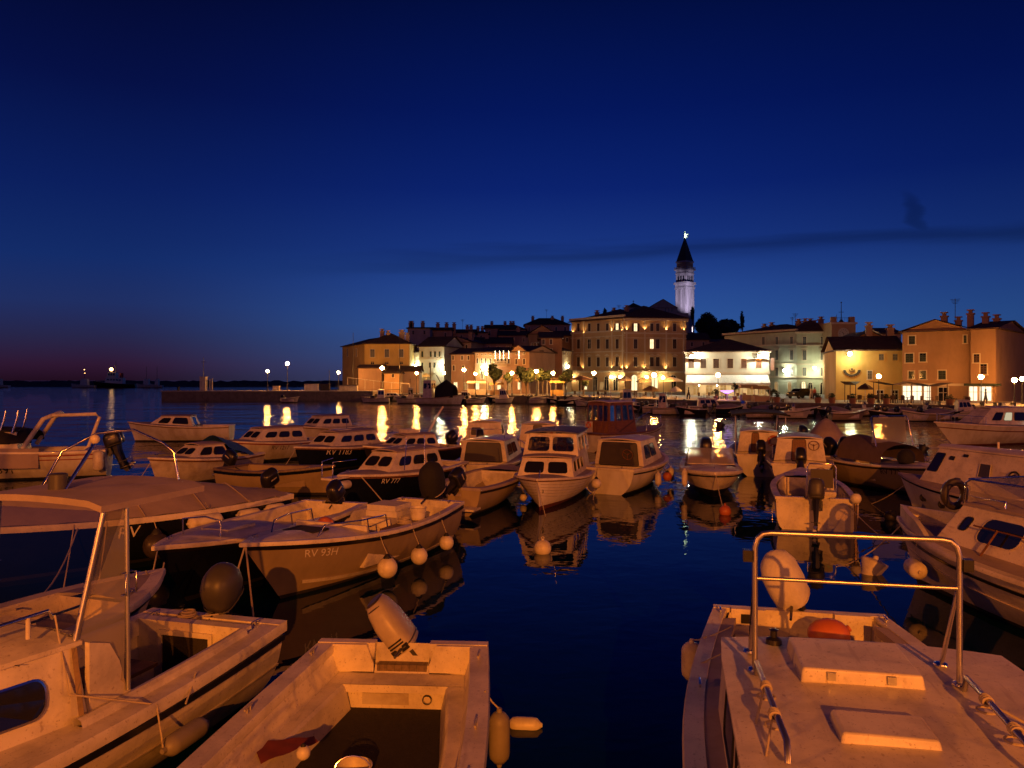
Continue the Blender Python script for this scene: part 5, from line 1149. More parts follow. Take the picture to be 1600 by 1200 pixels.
t = thing('bollard', 'small dark bollard at the left end of the pier', 'bollard', (pier_item(284), 150, 1.95)); m = MB(); m.lathe([(.3, 0), (.24, .1), (.2, .5), (.34, .6), (.3, .75), (.01, .8)], 12); m.build('bollard_body', 'rubber', t)
for i, (px, w, h, lab, mt_) in enumerate(((432, 1.2, .9, 'stacked crates', 'old_white'), (487, 2.6, 1.3, 'pale kiosk box', 'white_hull'), (508, 1.8, 1.2, 'dark storage box', 'rubber'), (545, 3.5, 1.0, 'low white parapet block', 'old_white'))):
    t = thing('storage_box', ['small pale crate pile on the pier left of the pier lamps', 'pale lidded box on the pier right of the tall pier lamp', 'dark lidded storage box on the pier', 'long white lidded box where pier meets quay'][i], 'box', (pier_item(px), 151.5, 1.95)); m = MB(); m.box(-w / 2, w / 2, -.5, .5, 0, h); m.build('body', mt_, t, smooth=0); m = MB(); m.box(-w / 2 - .08, w / 2 + .08, -.58, .58, h, h + .1); m.build('lid', 'grey_plastic', t, smooth=0)
# breakwater of rocks far out
m = MB(); R = random.Random(4); N = 90; rows = []
for i in range(N + 1):
    x = -330 + 250 * i / N; rows.append([Vector((x, 480 + 6 * sin(i * .2) + y, max(-1, z + R.uniform(-.5, .6)) if z > 0 else z)) for y, z in ((-9, -1), (-6, 1.2), (-3, 2.6), (0, 3.4), (3, 3.2), (8, 1.5), (11, -1))])
m.grid(rows); tag(m.build('breakwater', 'rock', smooth=0), 'dark rubble breakwater along the sea horizon at far left', 'breakwater')
# ================================================================ LAMPS
GL = glow('lamp_globe_glow', (1.0, .39, .08), 640); GS = glow('ship_lamp_glow', (1.0, .5, .16), 13); GW = glow('lamp_white_glow', (1.0, .74, .34), 90); GP = glow('floodlight_glow', (.95, 1.0, .72), 160)
mat('iron', (.03, .03, .03), .5)
def lamp(px, py, d, label, r=.30, z0=ZQ, g=GL, arm=False):
    p = D(px, py, d); t = thing('street_lamp', label, 'street lamp', (p.x, p.y, z0), 0, 'lit street lamps on the quays')
    h = p.z - z0; m = MB(); m.lathe([(.16, 0), (.14, .3), (.08, .45), (.06, h * .5), (.045, h - r - .05), (.12, h - r - .02), (.12, h - r + .02)], 8); m.build('pole', 'iron', t)
    m = MB(); m.ball((0, 0, h), r, 12); m.build('globe', g, t, smooth=60)
    m = MB(); m.lathe([(r * .5, h + r * .88), (r * .3, h + r * 1.1), (.02, h + r * 1.35)], 8); m.build('cap', 'iron', t)
    return t
LAMPS = [(418, 580, 151, 'lower of the two street lamps out on the pier', .26, 1.95), (449, 568, 152, 'taller of the two street lamps out on the pier', .34, 1.95), (529, 582, 158, 'street lamp left of the hip roofed yellow house', .26, ZQ), (597, 575, 150, 'brightest street lamp, in front of the hip roofed yellow house', .36, ZQ), (651, 583, 150, 'street lamp below the white house floodlights, left of the trawler', .27, ZQ), (694, 583, 149, 'street lamp right behind the dark trawler', .25, ZQ), (725, 578, 149, 'bright street lamp between trawler and narrow pink house', .33, ZQ), (743, 584, 148, 'left one of the two lamps flanking the green lit doorway', .26, ZQ), (760, 584, 147, 'right one of the two lamps flanking the green lit doorway', .26, ZQ), (800, 583, 142, 'street lamp between the two clipped quay trees', .30, ZQ), (838, 580, 138, 'street lamp in front of the tall terracotta house', .32, ZQ), (864, 583, 136, 'street lamp left of the corner hotel, near clipped tree', .30, ZQ), (928, 583, 134, 'street lamp in front of the hotel side wing', .31, ZQ), (1022, 586, 122, 'street lamp in front of the hotel main front', .34, ZQ), (1122, 586, 112, 'street lamp in front of the white awning', .30, ZQ), (1373, 588, 95, 'street lamp beside the wall with the sun emblem', .26, ZQ), (1533, 589, 88, 'street lamp in front of the lit shop at right', .26, ZQ), (1585, 594, 84, 'street lamp near the right edge, left of a pair', .26, ZQ), (1597, 592, 90, 'street lamp cut by the right edge', .24, ZQ)]
for px, py, d, lab, r, z0 in LAMPS: lamp(px, py, d, lab, r, z0)
def walllamp(px, py, d, label, r=.16, g=GW, power=0, aim=None, col=(1, .9, .6)):
    p = D(px, py, d); t = thing('wall_lamp', label, 'wall lamp', p, 0, None)
    m = MB(); m.box(-.2, .2, .05, .5, -.06, .06); m.box(-.14, .14, -.02, .06, -.14, .2); m.build('bracket', 'iron', t)
    m = MB(); m.ball((0, -.2, 0), r, 12); m.build('bulb', g, t, smooth=60)
    if power: point('bulb_light', (0, -.55, -.1), power, col, .12, t)
    return t
# ================================================================ BUILDINGS
PLAST = {}
def plaster(name, col, var=.25): return mat(name, col, .9, scale=.35, var=var, bump=.1, streak=.5)
plaster('plaster_cream', (.46, .29, .14)); plaster('plaster_yellow', (.50, .33, .10)); plaster('plaster_pink', (.33, .20, .12)); plaster('plaster_terracotta', (.31, .15, .075)); plaster('plaster_white', (.52, .49, .39)); plaster('plaster_orange', (.34, .20, .105)); plaster('plaster_green', (.42, .42, .30)); plaster('plaster_grey', (.42, .36, .29)); plaster('plaster_brown', (.40, .26, .17)); plaster('trim_stone', (.55, .46, .33))
tiles('roof_tiles', (.11, .055, .035)); mat('shutter_brown', (.075, .035, .02), .7); mat('shutter_green', (.03, .045, .03), .7); mat('shutter_grey', (.16, .15, .13), .7); mat('window_dark', (.012, .011, .012), .12)
glow('lit_window', (1.0, .80, .42), 1.6); glow('shop_light', (1.0, .86, .58), 1.5); glow('dim_window', (1.0, .55, .18), .4)
class Bldg:
    def __init__(s, name, label, a, c, depth, ze, wall, zb=ZQ, cat='house', roof=None, rh=2.5, eave=.45, rmat='roof_tiles', back=None):
        A = Vector(((a[0] - CX) / FPX * a[1], a[1])); C = Vector(((c[0] - CX) / FPX * c[1], c[1]))
        s.A, s.C = A, C; d = C - A; s.w = d.length; s.rz = atan2(d.y, d.x); s.zb, s.ze, s.dep = zb, ze, depth
        s.root = thing(name, label, cat, (A.x, A.y, zb), s.rz); s.h = ze - zb
        m = MB(); m.box(0, s.w, 0, depth, -1.0, s.h); s.wall = m.build('wall', wall, s.root, smooth=0)
        e = eave; w, D_, h = s.w, depth, s.h
        if roof:
            m = MB(); V = Vector; lo = [V((-e, -e, h - .12)), V((w + e, -e, h - .12)), V((w + e, D_ + e, h - .12)), V((-e, D_ + e, h - .12))]; hi = [p + V((0, 0, .16)) for p in lo]
            for i in range(4): m.poly([lo[i], lo[(i + 1) % 4], hi[(i + 1) % 4], hi[i]])
            m.poly(lo)
            if roof == 'hip':
                q = min(w, D_) / 2
                r1, r2 = (V((q, D_ / 2, h + rh)), V((w - q, D_ / 2, h + rh))) if w >= D_ else (V((w / 2, q, h + rh)), V((w / 2, D_ - q, h + rh)))
                if w >= D_: m.poly([hi[0], hi[1], r2, r1]); m.poly([hi[1], hi[2], r2]); m.poly([hi[2], hi[3], r1, r2]); m.poly([hi[3], hi[0], r1])
                else: m.poly([hi[0], hi[1], r1]); m.poly([hi[1], hi[2], r2, r1]); m.poly([hi[2], hi[3], r2]); m.poly([hi[3], hi[0], r1, r2])
            elif roof == 'side':       # ridge along the front
                r1, r2 = V((-e, D_ / 2, h + rh)), V((w + e, D_ / 2, h + rh)); m.poly([hi[0], hi[1], r2, r1]); m.poly([hi[2], hi[3], r1, r2])
                g = MB()
                for xx in (0, w): g = MB(); g.poly([V((xx, 0, h)), V((xx, D_, h)), V((xx, D_ / 2, h + rh - .1))]); g.build('gable', wall, s.root, smooth=0)
            elif roof == 'front':      # gable to the front
                r1, r2 = V((w / 2, -e, h + rh)), V((w / 2, D_ + e, h + rh)); m.poly([hi[0], hi[3], r2, r1]); m.poly([hi[1], hi[2], r2, r1])
                g = MB()
                for yy in (0, D_): g = MB(); g.poly([V((0, yy, h)), V((w, yy, h)), V((w / 2, yy, h + rh - .1))]); g.build('gable', wall, s.root, smooth=0)
            m.build('roof', rmat, s.root, smooth=0)
    def hit(s, px, py):              # where the ray through a photo pixel meets the front
        k = (px - CX) / FPX; d = s.C - s.A
        # A + u d = t (k,1)
        u = (k * s.A.y - s.A.x) / (d.x - k * d.y); Y = s.A.y + u * d.y
        return u * s.w, CAMH - (py - HY) / FPX * Y - s.zb, Y
    def win(s, px, py, w, h, kind='shutter', pane='window_dark', sh='shutter_brown', name='window', frame='trim_stone', ped=0):
        x, z, Y = s.hit(px, py); W_, H_ = w * Y / FPX / 2, h * Y / FPX / 2; f = .12
        m = MB()
        for a, c, e, g in ((-W_ - f, -W_, -H_, H_), (W_, W_ + f, -H_, H_), (-W_ - f, W_ + f, H_, H_ + f), (-W_ - f - .06, W_ + f + .06, -H_ - f, -H_)): m.box(x + a, x + c, -.07, 0, z + e, z + g, 0)
        if ped: 
            m.box(x - W_ - .25, x + W_ + .25, -.22, 0, z + H_ + .35, z + H_ + .47, 0)
            if ped == 2: m.poly([Vector((x - W_ - .25, -.2, z + H_ + .47)), Vector((x + W_ + .25, -.2, z + H_ + .47)), Vector((x, -.2, z + H_ + .85))], 0)
        if kind == 'shutter':
            for k in range(int(H_ * 2 / .22)): zz = z - H_ + .11 + k * .22; m.box(x - W_ + .03, x + W_ - .03, -.05, -.02, zz - .075, zz + .075, 1)
            m.box(x - .03, x + .03, -.06, 0, z - H_, z + H_, 1)
        elif kind == 'open':         # shutters folded back against the wall
            for sg in (-1, 1): m.box(x + sg * (W_ + W_ / 2 + .14) - W_ / 2, x + sg * (W_ + W_ / 2 + .14) + W_ / 2, -.09, -.04, z - H_, z + H_, 1)
            m.box(x - .03, x + .03, -.05, 0, z - H_, z + H_, 0); m.box(x - W_, x + W_, -.05, 0, z + H_ * .25, z + H_ * .25 + .05, 0)
        elif kind == 'glazed': 
            m.box(x - .03, x + .03, -.05, 0, z - H_, z + H_, 0); m.box(x - W_, x + W_, -.05, 0, z + H_ * .2, z + H_ * .2 + .05, 0)
        o = m.build(name, [frame, sh], s.root, smooth=0)
        p = MB(); p.poly([Vector((x - W_, -.012, z - H_)), Vector((x + W_, -.012, z - H_)), Vector((x + W_, -.012, z + H_)), Vector((x - W_, -.012, z + H_))]); p.build('pane', pane, o, smooth=0)
        return o
    def arch(s, px, py, w, h, pane='window_dark', name='door', frame='trim_stone'):
        x, z, Y = s.hit(px, py); W_, H_ = w * Y / FPX / 2, h * Y / FPX / 2
        pts = lambda e, y: [Vector((x - W_ - e, y, z - H_)), Vector((x + W_ + e, y, z - H_))] + [Vector((x + (W_ + e) * cos(a), y, z + H_ - W_ + (W_ + e) * sin(a))) for a in [pi * i / 10 for i in range(11)]]
        m = MB(); m.grid([pts(.18, 0), pts(.18, -.09), pts(0, -.09), pts(0, 0)], 0, close_u=True); m.box(x - .04, x + .04, -.06, 0, z - H_, z + H_ - .1); m.box(x - W_, x + W_, -.06, 0, z + H_ - W_ - .06, z + H_ - W_); o = m.build(name, frame, s.root, smooth=0)
        p = MB(); p.poly(pts(0, -.012)); p.build('pane', pane, o, smooth=0); return o
    def band(s, py, px, h=.25, out=.15, mt='trim_stone', name='string_course', x0=0, x1=None):
        _, z, _ = s.hit(px, py); m = MB(); m.box(x0 - (out if x0 == 0 else 0), (x1 or s.w + out), -out, -.002, z - h / 2, z + h / 2); return m.build(name, mt, s.root, smooth=0)
    def pilaster(s, px, z0, z1, w=.35, mt='trim_stone'):
        x, _, _ = s.hit(px, 560); m = MB(); m.box(x - w / 2, x + w / 2, -.10, -.003, z0, z1); m.box(x - w / 2 - .1, x + w / 2 + .1, -.16, -.004, z1 - .25, z1); m.build('pilaster', mt, s.root, smooth=0)
    def chimney(s, px, dpt, h=1.6, w=.7, z=None, style=0):
        x, _, _ = s.hit(px, 500); z = s.h if z is None else z
        m = MB(); m.box(x - w / 2, x + w / 2, dpt - w / 2, dpt + w / 2, z - 1.5, z + h); m.box(x - w / 2 - .12, x + w / 2 + .12, dpt - w / 2 - .12, dpt + w / 2 + .12, z + h, z + h + .18)
        m.box(x - w * .3, x + w * .3, dpt - w * .3, dpt + w * .3, z + h + .18, z + h + .55); m.box(x - w / 2 - .05, x + w / 2 + .05, dpt - w / 2 - .05, dpt + w / 2 + .05, z + h + .55, z + h + .68)
        m.build('chimney', 'plaster_brown', s.root, smooth=0)
    def aerial(s, px, dpt, h=2.5, z=None):
        x, _, _ = s.hit(px, 500); z = s.h if z is None else z; m = MB(); m.tube([(x, dpt, z - 1), (x, dpt, z + h)], .04, 5)
        for k in range(4): m.tube([(x - .6 + .1 * k, dpt, z + h - .1 - .18 * k), (x + .6 - .1 * k, dpt, z + h - .1 - .18 * k)], .025, 4)
        m.build('aerial', 'iron', s.root)
def zof(py, d): return CAMH - (py - HY) / FPX * d
# --- hotel on the corner: two fronts
hotel_eave = zof(497, 180)
h1 = Bldg('hotel', 'four storey corner hotel with uplit cream facade, main front to the water', (976, 178), (1072, 181), 22, hotel_eave, 'plaster_cream', cat='hotel', roof='hip', rh=3.6, eave=.7)
h2 = Bldg('hotel_wing', 'long receding side wing of the uplit corner hotel, left of its main front', (893, 191), (975.4, 178.2), 17, hotel_eave - .1, 'plaster_cream', cat='hotel', roof='hip', rh=3.2, eave=.7)
for h_, xs in ((h1, [(993, 1), (1023, 2), (1054, 1)]), (h2, [(904, 1), (921, 1), (935, 1), (949, 1), (964.5, 1)])):
    for i, (x, n) in enumerate(xs):
        for dx in ((0,) if n == 1 else (-4.6, 4.6)):
            lit = 'lit_window' if (x in (993, 964.5)) else 'window_dark'
            h_.win(x + dx, 511.5, 5.2, 12, 'open' if lit == 'lit_window' else 'shutter', lit)
            h_.win(x + dx, 537.5, 6, 14.5, 'glazed' if (x == 1023 and dx < 0) or x == 921 else 'shutter', 'lit_window' if (x == 1023 and dx < 0) else 'window_dark', ped=1)
            h_.win(x + dx, 565.5, 6, 14.5, 'shutter', ped=2)
    px = xs[0][0]
    h_.band(499, px, .5, .45, name='cornice'); h_.band(520.5, px, .35, .22); h_.band(528, px, .18, .12); h_.band(551, px, .22, .14); h_.band(581, px, .45, .25)
for p in (979, 1007.5, 1041, 1068): h1.pilaster(p, h1.hit(p, 581)[1], h1.hit(p, 500)[1] - .2)
for p in (895, 912.5, 956.5, 973): h2.pilaster(p, h2.hit(p, 581)[1], h2.hit(p, 500)[1] - .2)
for x in (991, 1023, 1052): h1.arch(x, 598, 9, 24, 'lit_window' if x != 1052 else 'window_dark')
for x in (908, 930, 948, 962): h2.arch(x, 599, 9, 22, 'window_dark')
def balcony(bd, px, py, w):
    x, z, Y = bd.hit(px, py); hw = w * Y / FPX / 2; m = MB(); m.box(x - hw, x + hw, -.95, -.02, z - .55, z - .4); m.box(x - hw, x + hw, -.95, -.87, z + .42, z + .52)
    for k in range(int(hw * 2 / .3) + 1): xx = x - hw + .06 + k * .3; m.box(xx - .06, xx + .06, -.95, -.87, z - .4, z + .42)
    m.build('balcony', 'trim_stone', bd.root, smooth=0)
balcony(h1, 1024, 576, 22); balcony(h2, 900, 576, 16); balcony(h2, 962.5, 576, 18)
def uplight(bd, px, py, power, col=(1, .56, .18), out=.30):
    x, z, Y = bd.hit(px, py); m = MB(); m.lathe([(.10, -.12), (.12, .04), (.09, .06)], 8, 0, Matrix.Translation((x, -out, z))); o = m.build('uplight', 'iron', bd.root)
    g = MB(); g.lathe([(.085, .055), (.001, .056)], 8, 0, Matrix.Translation((x, -out, z))); g.build('lens', 'uplight_glow', o); m2 = MB()
    spot('uplight_beam', (x, -out, z + .12), (x, -out * .25, z + 4), power, col, 110, .08, .9, bd.root)
glow('uplight_glow', (1, .75, .35), 60)
for p, y in ((979, 516.5), (1007.5, 516.5), (1041, 517), (1068, 518)): uplight(h1, p, y, 260)
for p, y in ((895.5, 521), (912.5, 521), (956.5, 517.5), (973, 517)): uplight(h2, p, y, 260)
for p in (978.5, 1006, 1040): uplight(h1, p, 577, 330)
for p in (911, 956.5, 972): uplight(h2, p, 577, 300)
for px, py, bd, lab in ((1010, 589, h1, 'left wall lamp over the hotel terrace parasols'), (1036, 590, h1, 'right wall lamp over the hotel terrace parasols'), (955, 589, h2, 'left one of two wall lamps at the hotel corner'), (969, 589, h2, 'right one of two wall lamps at the hotel corner'), (893.5, 590, h2, 'wall lamp at the far left end of the hotel wing')):
    x, z, Y = bd.hit(px, py); walllamp(px, py, Y - .7, lab, .34, GW)
for x, dp in ((985, 8), (1002, 12), (1030, 9)): 
    h1.aerial(x, dp, 1.2, h1.h + 2.5)
for x, dp, hh in ((907, 6, 2.4), (921, 9, 3.0), (945, 8, 3.2)): h2.chimney(x, dp, .9, .8, h2.h + hh - .9)
m = MB()
for px, py in ((1009, 488), (1022, 481), (1021, 490)): 
    x, z, Y = h1.hit(px, py); m.box(x - .5, x + .5, 4.0, 5.0, h1.h + 1.6, h1.h + 2.0)
m.build('skylight', 'trim_stone', h1.root, smooth=0)
# --- white restaurant with the awning
r1 = Bldg('restaurant', 'low white restaurant with bright floodlights and long white awning', (1071, 142), (1202, 138), 14, zof(549, 140), 'plaster_white', cat='restaurant', roof='hip', rh=2.6, eave=.5)
for x in (1080, 1099, 1119, 1141, 1162.5, 1185.5): r1.win(x, 568, 8.5, 14.5, 'shutter', sh='shutter_brown')
r1.band(583, 1100, .3, .15); r1.band(551, 1100, .3, .25, name='cornice')
mat('awning_cloth', (.72, .70, .64), .85, scale=3)
def awning(m):
    x0, za, _ = r1.hit(1073, 586); x1, _, _ = r1.hit(1200, 586); zb_ = r1.hit(1100, 598.5)[1]; N = 40
    top = [Vector((x0 + (x1 - x0) * i / N, -.05, za)) for i in range(N + 1)]; bot = [Vector((x0 + (x1 - x0) * i / N * 1.02, -3.2, zb_ + .04 * (i % 2))) for i in range(N + 1)]; val = [p - Vector((0, 0, .35 + .05 * (i % 2))) for i, p in enumerate(bot)]
    m.grid([top, bot, val])
m = MB(); awning(m); m.build('awning', 'awning_cloth', r1.root, smooth=0)
for x, k in ((1088, 'shop_light'), (1108, 'dim_window'), (1130, 'shop_light'), (1152, 'dim_window'), (1172, 'dim_window'), (1190, 'shop_light')): r1.win(x, 608, 9, 17, 'glazed', 'dim_window', name='shop_window')
for px, lab in ((1080, 'floodlight under the eaves at the left end of the restaurant'), (1185, 'floodlight under the eaves at the right end of the restaurant')):
    x, z, Y = r1.hit(px, 556); walllamp(px, 556, Y - 1.0, lab, .22, GP, 1500, col=(1, .96, .72))
    hd = MB(); hd.box(x - 1.0, x + 1.0, -1.0, -.02, r1.hit(px, 560.5)[1], r1.hit(px, 560.5)[1] + .08); hd.build('lamp_hood', 'iron', r1.root, smooth=0)
m = MB(); _x, _z, _y = r1.hit(1203, 570); m.box(_x + .1, _x + .7, -.5, .5, _z - 1.0, _z + 1.2); m.build('vent_unit', 'alu', r1.root)
point('awning_light', r1.root.matrix_world @ Vector((0, 0, 0)), .001)  if 0 else None
for px in (1092, 1120, 1150, 1180):
    x, z, Y = r1.hit(px, 602); t = walllamp(px, 602, Y - 1.5, {1092: 'first', 1120: 'second', 1150: 'third', 1180: 'fourth'}[px] + ' ceiling lamp from the left under the restaurant awning', .10, GW, 130, col=(1, .72, .38))
# --- palazzo behind
p1 = Bldg('palazzo', 'pale green three storey palazzo front with two wall floodlights', (1245, 151), (1299, 150), 20, zof(517, 150), 'plaster_green', cat='palazzo', roof='hip', rh=2.4)
p2 = Bldg('palazzo_wing', 'long pale palazzo side rising behind the white restaurant', (1132, 166), (1244.6, 151.2), 16, zof(517, 150) + .05, 'plaster_green', cat='palazzo', roof='hip', rh=2.2)
for bd, xs in ((p1, (1257, 1285)), (p2, (1193, 1214, 1237))):
    for x in xs:
        bd.win(x, 532.5, 5, 12, 'shutter', sh='shutter_grey')
        if x > 1200: bd.win(x, 555, 5.5, 15, 'shutter', sh='shutter_grey', ped=1); bd.win(x, 581, 5.5, 13, 'shutter', sh='shutter_grey')
    bd.band(540, xs[0], .25, .14); bd.band(569, xs[0], .25, .14); bd.band(589, xs[0], .4, .18); bd.band(519, xs[0], .5, .4, name='cornice')
for x in (1213, 1234): p2.arch(x, 605, 5, 16, 'dim_window')
p1.arch(1255.5, 605, 5.5, 17, 'lit_window'); p1.arch(1266, 607, 6, 18, 'window_dark'); p1.arch(1285, 607, 6, 18, 'window_dark')
for px, py, bd, lab, pw in ((1272, 575, p1, 'bright greenish floodlight on the palazzo front', 620), (1225, 579, p2, 'white round wall light near the palazzo corner', 300)):
    x, z, Y = bd.hit(px, py); walllamp(px, py, Y - .9, lab, .26, GP, pw, col=(.98, 1, .62) if pw > 400 else (.9, 1, .85))
for x, dp, hh in ((1152, 9, .6), (1168, 8, .7), (1210, 8, 1.0), (1228, 8, .9), (1240, 9, 1.2)): p2.chimney(x, dp, hh, .8, p2.h + 1.4)
for x, hh in ((1262, .7), (1274, 1.2), (1290, .8)): p1.chimney(x, 9, hh, .8, p1.h + 1.3)
p1.aerial(1256, 8, 2.2, p1.h + 2); p2.aerial(1200, 8, 2, p2.h + 1.6)
# --- clock tower
c1 = Bldg('clock_tower', 'square clock tower with round clock face and mast on its flat top', (1299.5, 146), (1337, 146), 6, zof(503, 146), 'plaster_orange', cat='clock tower')
c1.band(505, 1318, .35, .25, name='cornice'); c1.band(535.5, 1318, .3, .18); c1.band(584, 1306, .5, .2)
x, z, Y = c1.hit(1317.5, 521)
m = MB(); M = Matrix.Translation((x, -.05, z)) @ Matrix.Rotation(pi / 2, 4, 'X'); m.lathe([(1.05, 0), (1.05, .14), (.9, .16), (.88, .06), (.001, .06)], 28, 0, M); ck = m.build('clock_face', 'plaster_grey', c1.root)
m = MB()
for k in range(12): a = pi * k / 6; m.box(x + .72 * sin(a) - .05, x + .72 * sin(a) + .05, -.16, -.12, z + .72 * cos(a) - .05, z + .72 * cos(a) + .05)
m.tube([(x, -.16, z), (x - .35, -.16, z + .3)], .05, 5); m.tube([(x, -.16, z), (x + .1, -.16, z - .65)], .04, 5); m.build('clock_hands', 'iron', ck)
for i in (0, 1):
    m = MB(); xx = .1 if i == 0 else c1.w - 1.0; m.box(xx, xx + .9, .1, 1.0, c1.h, c1.h + 1.0); m.build('parapet_post', 'plaster_orange', c1.root, smooth=0)
m = MB(); xx = c1.hit(1321.5, 480)[0]; m.tube([(xx, 2, c1.h - .1), (xx, 2, c1.h + 3.8)], [.10, .05], 6); m.lathe([(.5, 0), (.45, .3), (.15, .6)], 8, 0, Matrix.Translation((xx, 2, c1.h))); m.box(xx - .5, xx + .5, 1.97, 2.03, c1.h + 2.0, c1.h + 2.08); m.tube([(xx - .9, 2, c1.h), (xx - .9, 2, c1.h + 1.6)], .04, 5); m.ball((xx, 2, c1.h + 3.9), .15, 8); m.build('mast', 'iron', c1.root)
m = MB(); m.tube([(-.2 + .25 * k, .1, c1.h + .9) for k in range(2)], .03, 4)
for k in range(9): m.tube([(.3 + k * .45, .12, c1.h), (.3 + k * .45, .12, c1.h + .8)], .025, 4)
m.tube([(.2, .12, c1.h + .8), (c1.w - .2, .12, c1.h + .8)], .03, 4); m.build('roof_railing', 'iron', c1.root)
# --- yellow house with the sun emblem
y1 = Bldg('house', 'yellow house with a dark sun wheel emblem under a glaring wall light', (1306, 108), (1410, 106), 10, zof(547, 107), 'plaster_yellow', roof='side', rh=2.2)
x, z, Y = y1.hit(1331, 580); m = MB()
for i in range(11):
    a = pi + pi * (i + .5) / 11; cx_, cz_ = x + 1.0 * cos(a), z + .15 + 1.0 * sin(a) * .8
    m.lathe([(.16, 0), (.16, .10), (.001, .11)], 8, 0, Matrix.Translation((cx_, -.02, cz_)) @ Matrix.Rotation(pi / 2, 4, 'X'))
m.tube([Vector((x + .82 * cos(a), -.08, z + .15 + .82 * .8 * sin(a))) for a in [pi + pi * i / 20 for i in range(21)]], .06, 6); m.tube([Vector((x + .32 * cos(a), -.08, z + .25 + .32 * sin(a))) for a in [pi + pi * i / 12 for i in range(13)]], .05, 6); m.ball((x, -.08, z + .32), .12, 8)
m.build('sun_emblem', 'iron', y1.root)
x, z, Y = y1.hit(1327, 553); walllamp(1327, 553, Y - .8, 'glaring yellow wall light above the sun wheel emblem', .27, GP, 520, col=(1, .80, .30))
d1 = Bldg('house', 'small gabled house rising behind the roof of the yellow emblem house', (1342, 113), (1378, 113), 7, zof(526, 113), 'plaster_yellow', roof='front', rh=.9, eave=.2); d1.win(1357.5, 532, 9, 8.5, 'shutter', sh='shutter_grey')
for x, k in ((1377, 'shutter'), (1398.5, 'shutter')): y1.win(x, 558, 7, 10, k, sh='shutter_grey', frame='plaster_yellow')
y1.win(1359, 586, 6, 13, 'shutter', sh='shutter_grey'); y1.win(1375, 617, 9, 14, 'glazed', name='door'); y1.win(1398, 617, 9, 14, 'glazed', name='door')
y1.chimney(1371, 5.5, 1.4, .8, y1.h + 2.2); y1.chimney(1406, 5.5, 1.2, .9, y1.h + 2.0)
d2 = Bldg('house', 'dark roofed house behind the yellow emblem house, left of the gabled orange house', (1378, 128), (1408, 128), 8, zof(521, 128), 'plaster_brown', roof='side', rh=1.2)
# --- orange gabled house with shops
o1 = Bldg('house', 'big orange gabled house with white lit shop on its ground floor', (1410, 103), (1516, 98), 13, zof(517, 101), 'plaster_orange', roof='front', rh=zof(499, 101) - zof(517, 101))
for x, y, w, h in ((1425, 531.5, 9, 13), (1421, 559.5, 11, 14), (1442, 558.5, 9, 13), (1424, 586, 8, 12), (1442, 586, 9, 13), (1472, 586, 10.5, 14), (1508, 530, 4, 12)): o1.win(x, y, w, h, 'shutter', sh='shutter_green')
for x, w in ((1417, 11), (1433, 13), (1449, 9)): o1.win(x, 614, w, 22, 'glazed', 'shop_light', name='shop_window')
o1.win(1474, 616, 13, 21, 'glazed', name='door', frame='plaster_white'); o1.band(601, 1440, .3, .12)
for x, dp, hh in ((1466, 4, 1.1), (1480, 8, .7), (1502, 7, 1.5)): o1.chimney(x, dp, hh, .75, o1.h + .9)
o1.aerial(1479, 6, 3.6, o1.h + 1)
o2 = Bldg('house', 'orange house side with two bright shop windows, right of the gabled orange house', (1516.5, 97), (1556, 95), 14, zof(514, 97), 'plaster_orange', roof='side', rh=1.3)
for x, y, w, h in ((1526, 560, 8, 13), (1510, 560, 3, 12), (1537, 577, 9, 16)): o2.win(x, y, w, h, 'shutter') if x > 1516 else None
for x, w in ((1521, 11), (1540, 16)): o2.win(x, 615, w, 22, 'glazed', 'shop_light', name='shop_window')
o2.band(601, 1530, .3, .6, 'shutter_green'); 
for x, dp, hh in ((1522, 5, .8), (1533, 7, .6)): o2.chimney(x, dp, hh, .7, o2.h + .9)
o3 = Bldg('house', 'low terracotta house with chimneys at the right edge', (1557, 112), (1620, 106), 12, zof(546, 110), 'plaster_terracotta', roof='side', rh=2.2)
for x, y in ((1572, 575), (1590, 575)): o3.win(x, y, 11, 9, 'shutter')
o3.arch(1581, 614, 10, 22, 'dim_window'); o3.chimney(1583, 6, 1.4, 1.0, o3.h + 2.0); o3.chimney(1598, 6, .9, 1.0, o3.h + 2.0)
o4 = Bldg('house', 'distant dark roofed house over the right edge terracotta house', (1556, 135), (1650, 132), 10, zof(534, 134), 'plaster_brown', roof='side', rh=1.8); o4.chimney(1582, 5, 1.5, 1.2, o4.h + 1.2)
for px, w, lab in ((1434, 2.6, 'square brown awning over the lit shop of the gabled house'), (1352, 2.2, 'brown open canopy before the yellow emblem house')):
    pass
# --- left part of the town
b1 = Bldg('house', 'broad yellow house with low hip roof at the left end of the town', (570, 172), (640, 172), 14, zof(537, 172), 'plaster_yellow', roof='hip', rh=2.7)
b1s = Bldg('house', 'shaded yellow house front on the far left, turned towards the sea', (535, 186), (569.6, 172.3), 10, zof(537, 172) - .05, 'plaster_yellow', roof='hip', rh=1.8)
for x in (582, 604.5, 627): b1.win(x, 552, 6.5, 12, 'shutter', sh='shutter_grey'); b1.win(x, 567, 5, 4, 'glazed', frame='plaster_yellow')
for x in (543, 557): b1s.win(x, 551, 5, 12, 'shutter', sh='shutter_grey')
b1.chimney(589, 7, .9, .9, b1.h + 2.2); b1.chimney(622, 6, 1.6, 1.2, b1.h + 1.2); b1.chimney(630, 7, 1.2, .9, b1.h + 1.0); b1s.chimney(567, 6, .8, .7, b1s.h + 1.8)
b3 = Bldg('house', 'white lit house with a row of tall windows, right of the yellow hip roofed house', (655, 178), (694, 176), 12, zof(541, 176), 'plaster_white', roof='side', rh=2.6)
for x in (660, 673, 680, 687): b3.win(x, 553.5, 3.4, 9, 'shutter', sh='shutter_green')
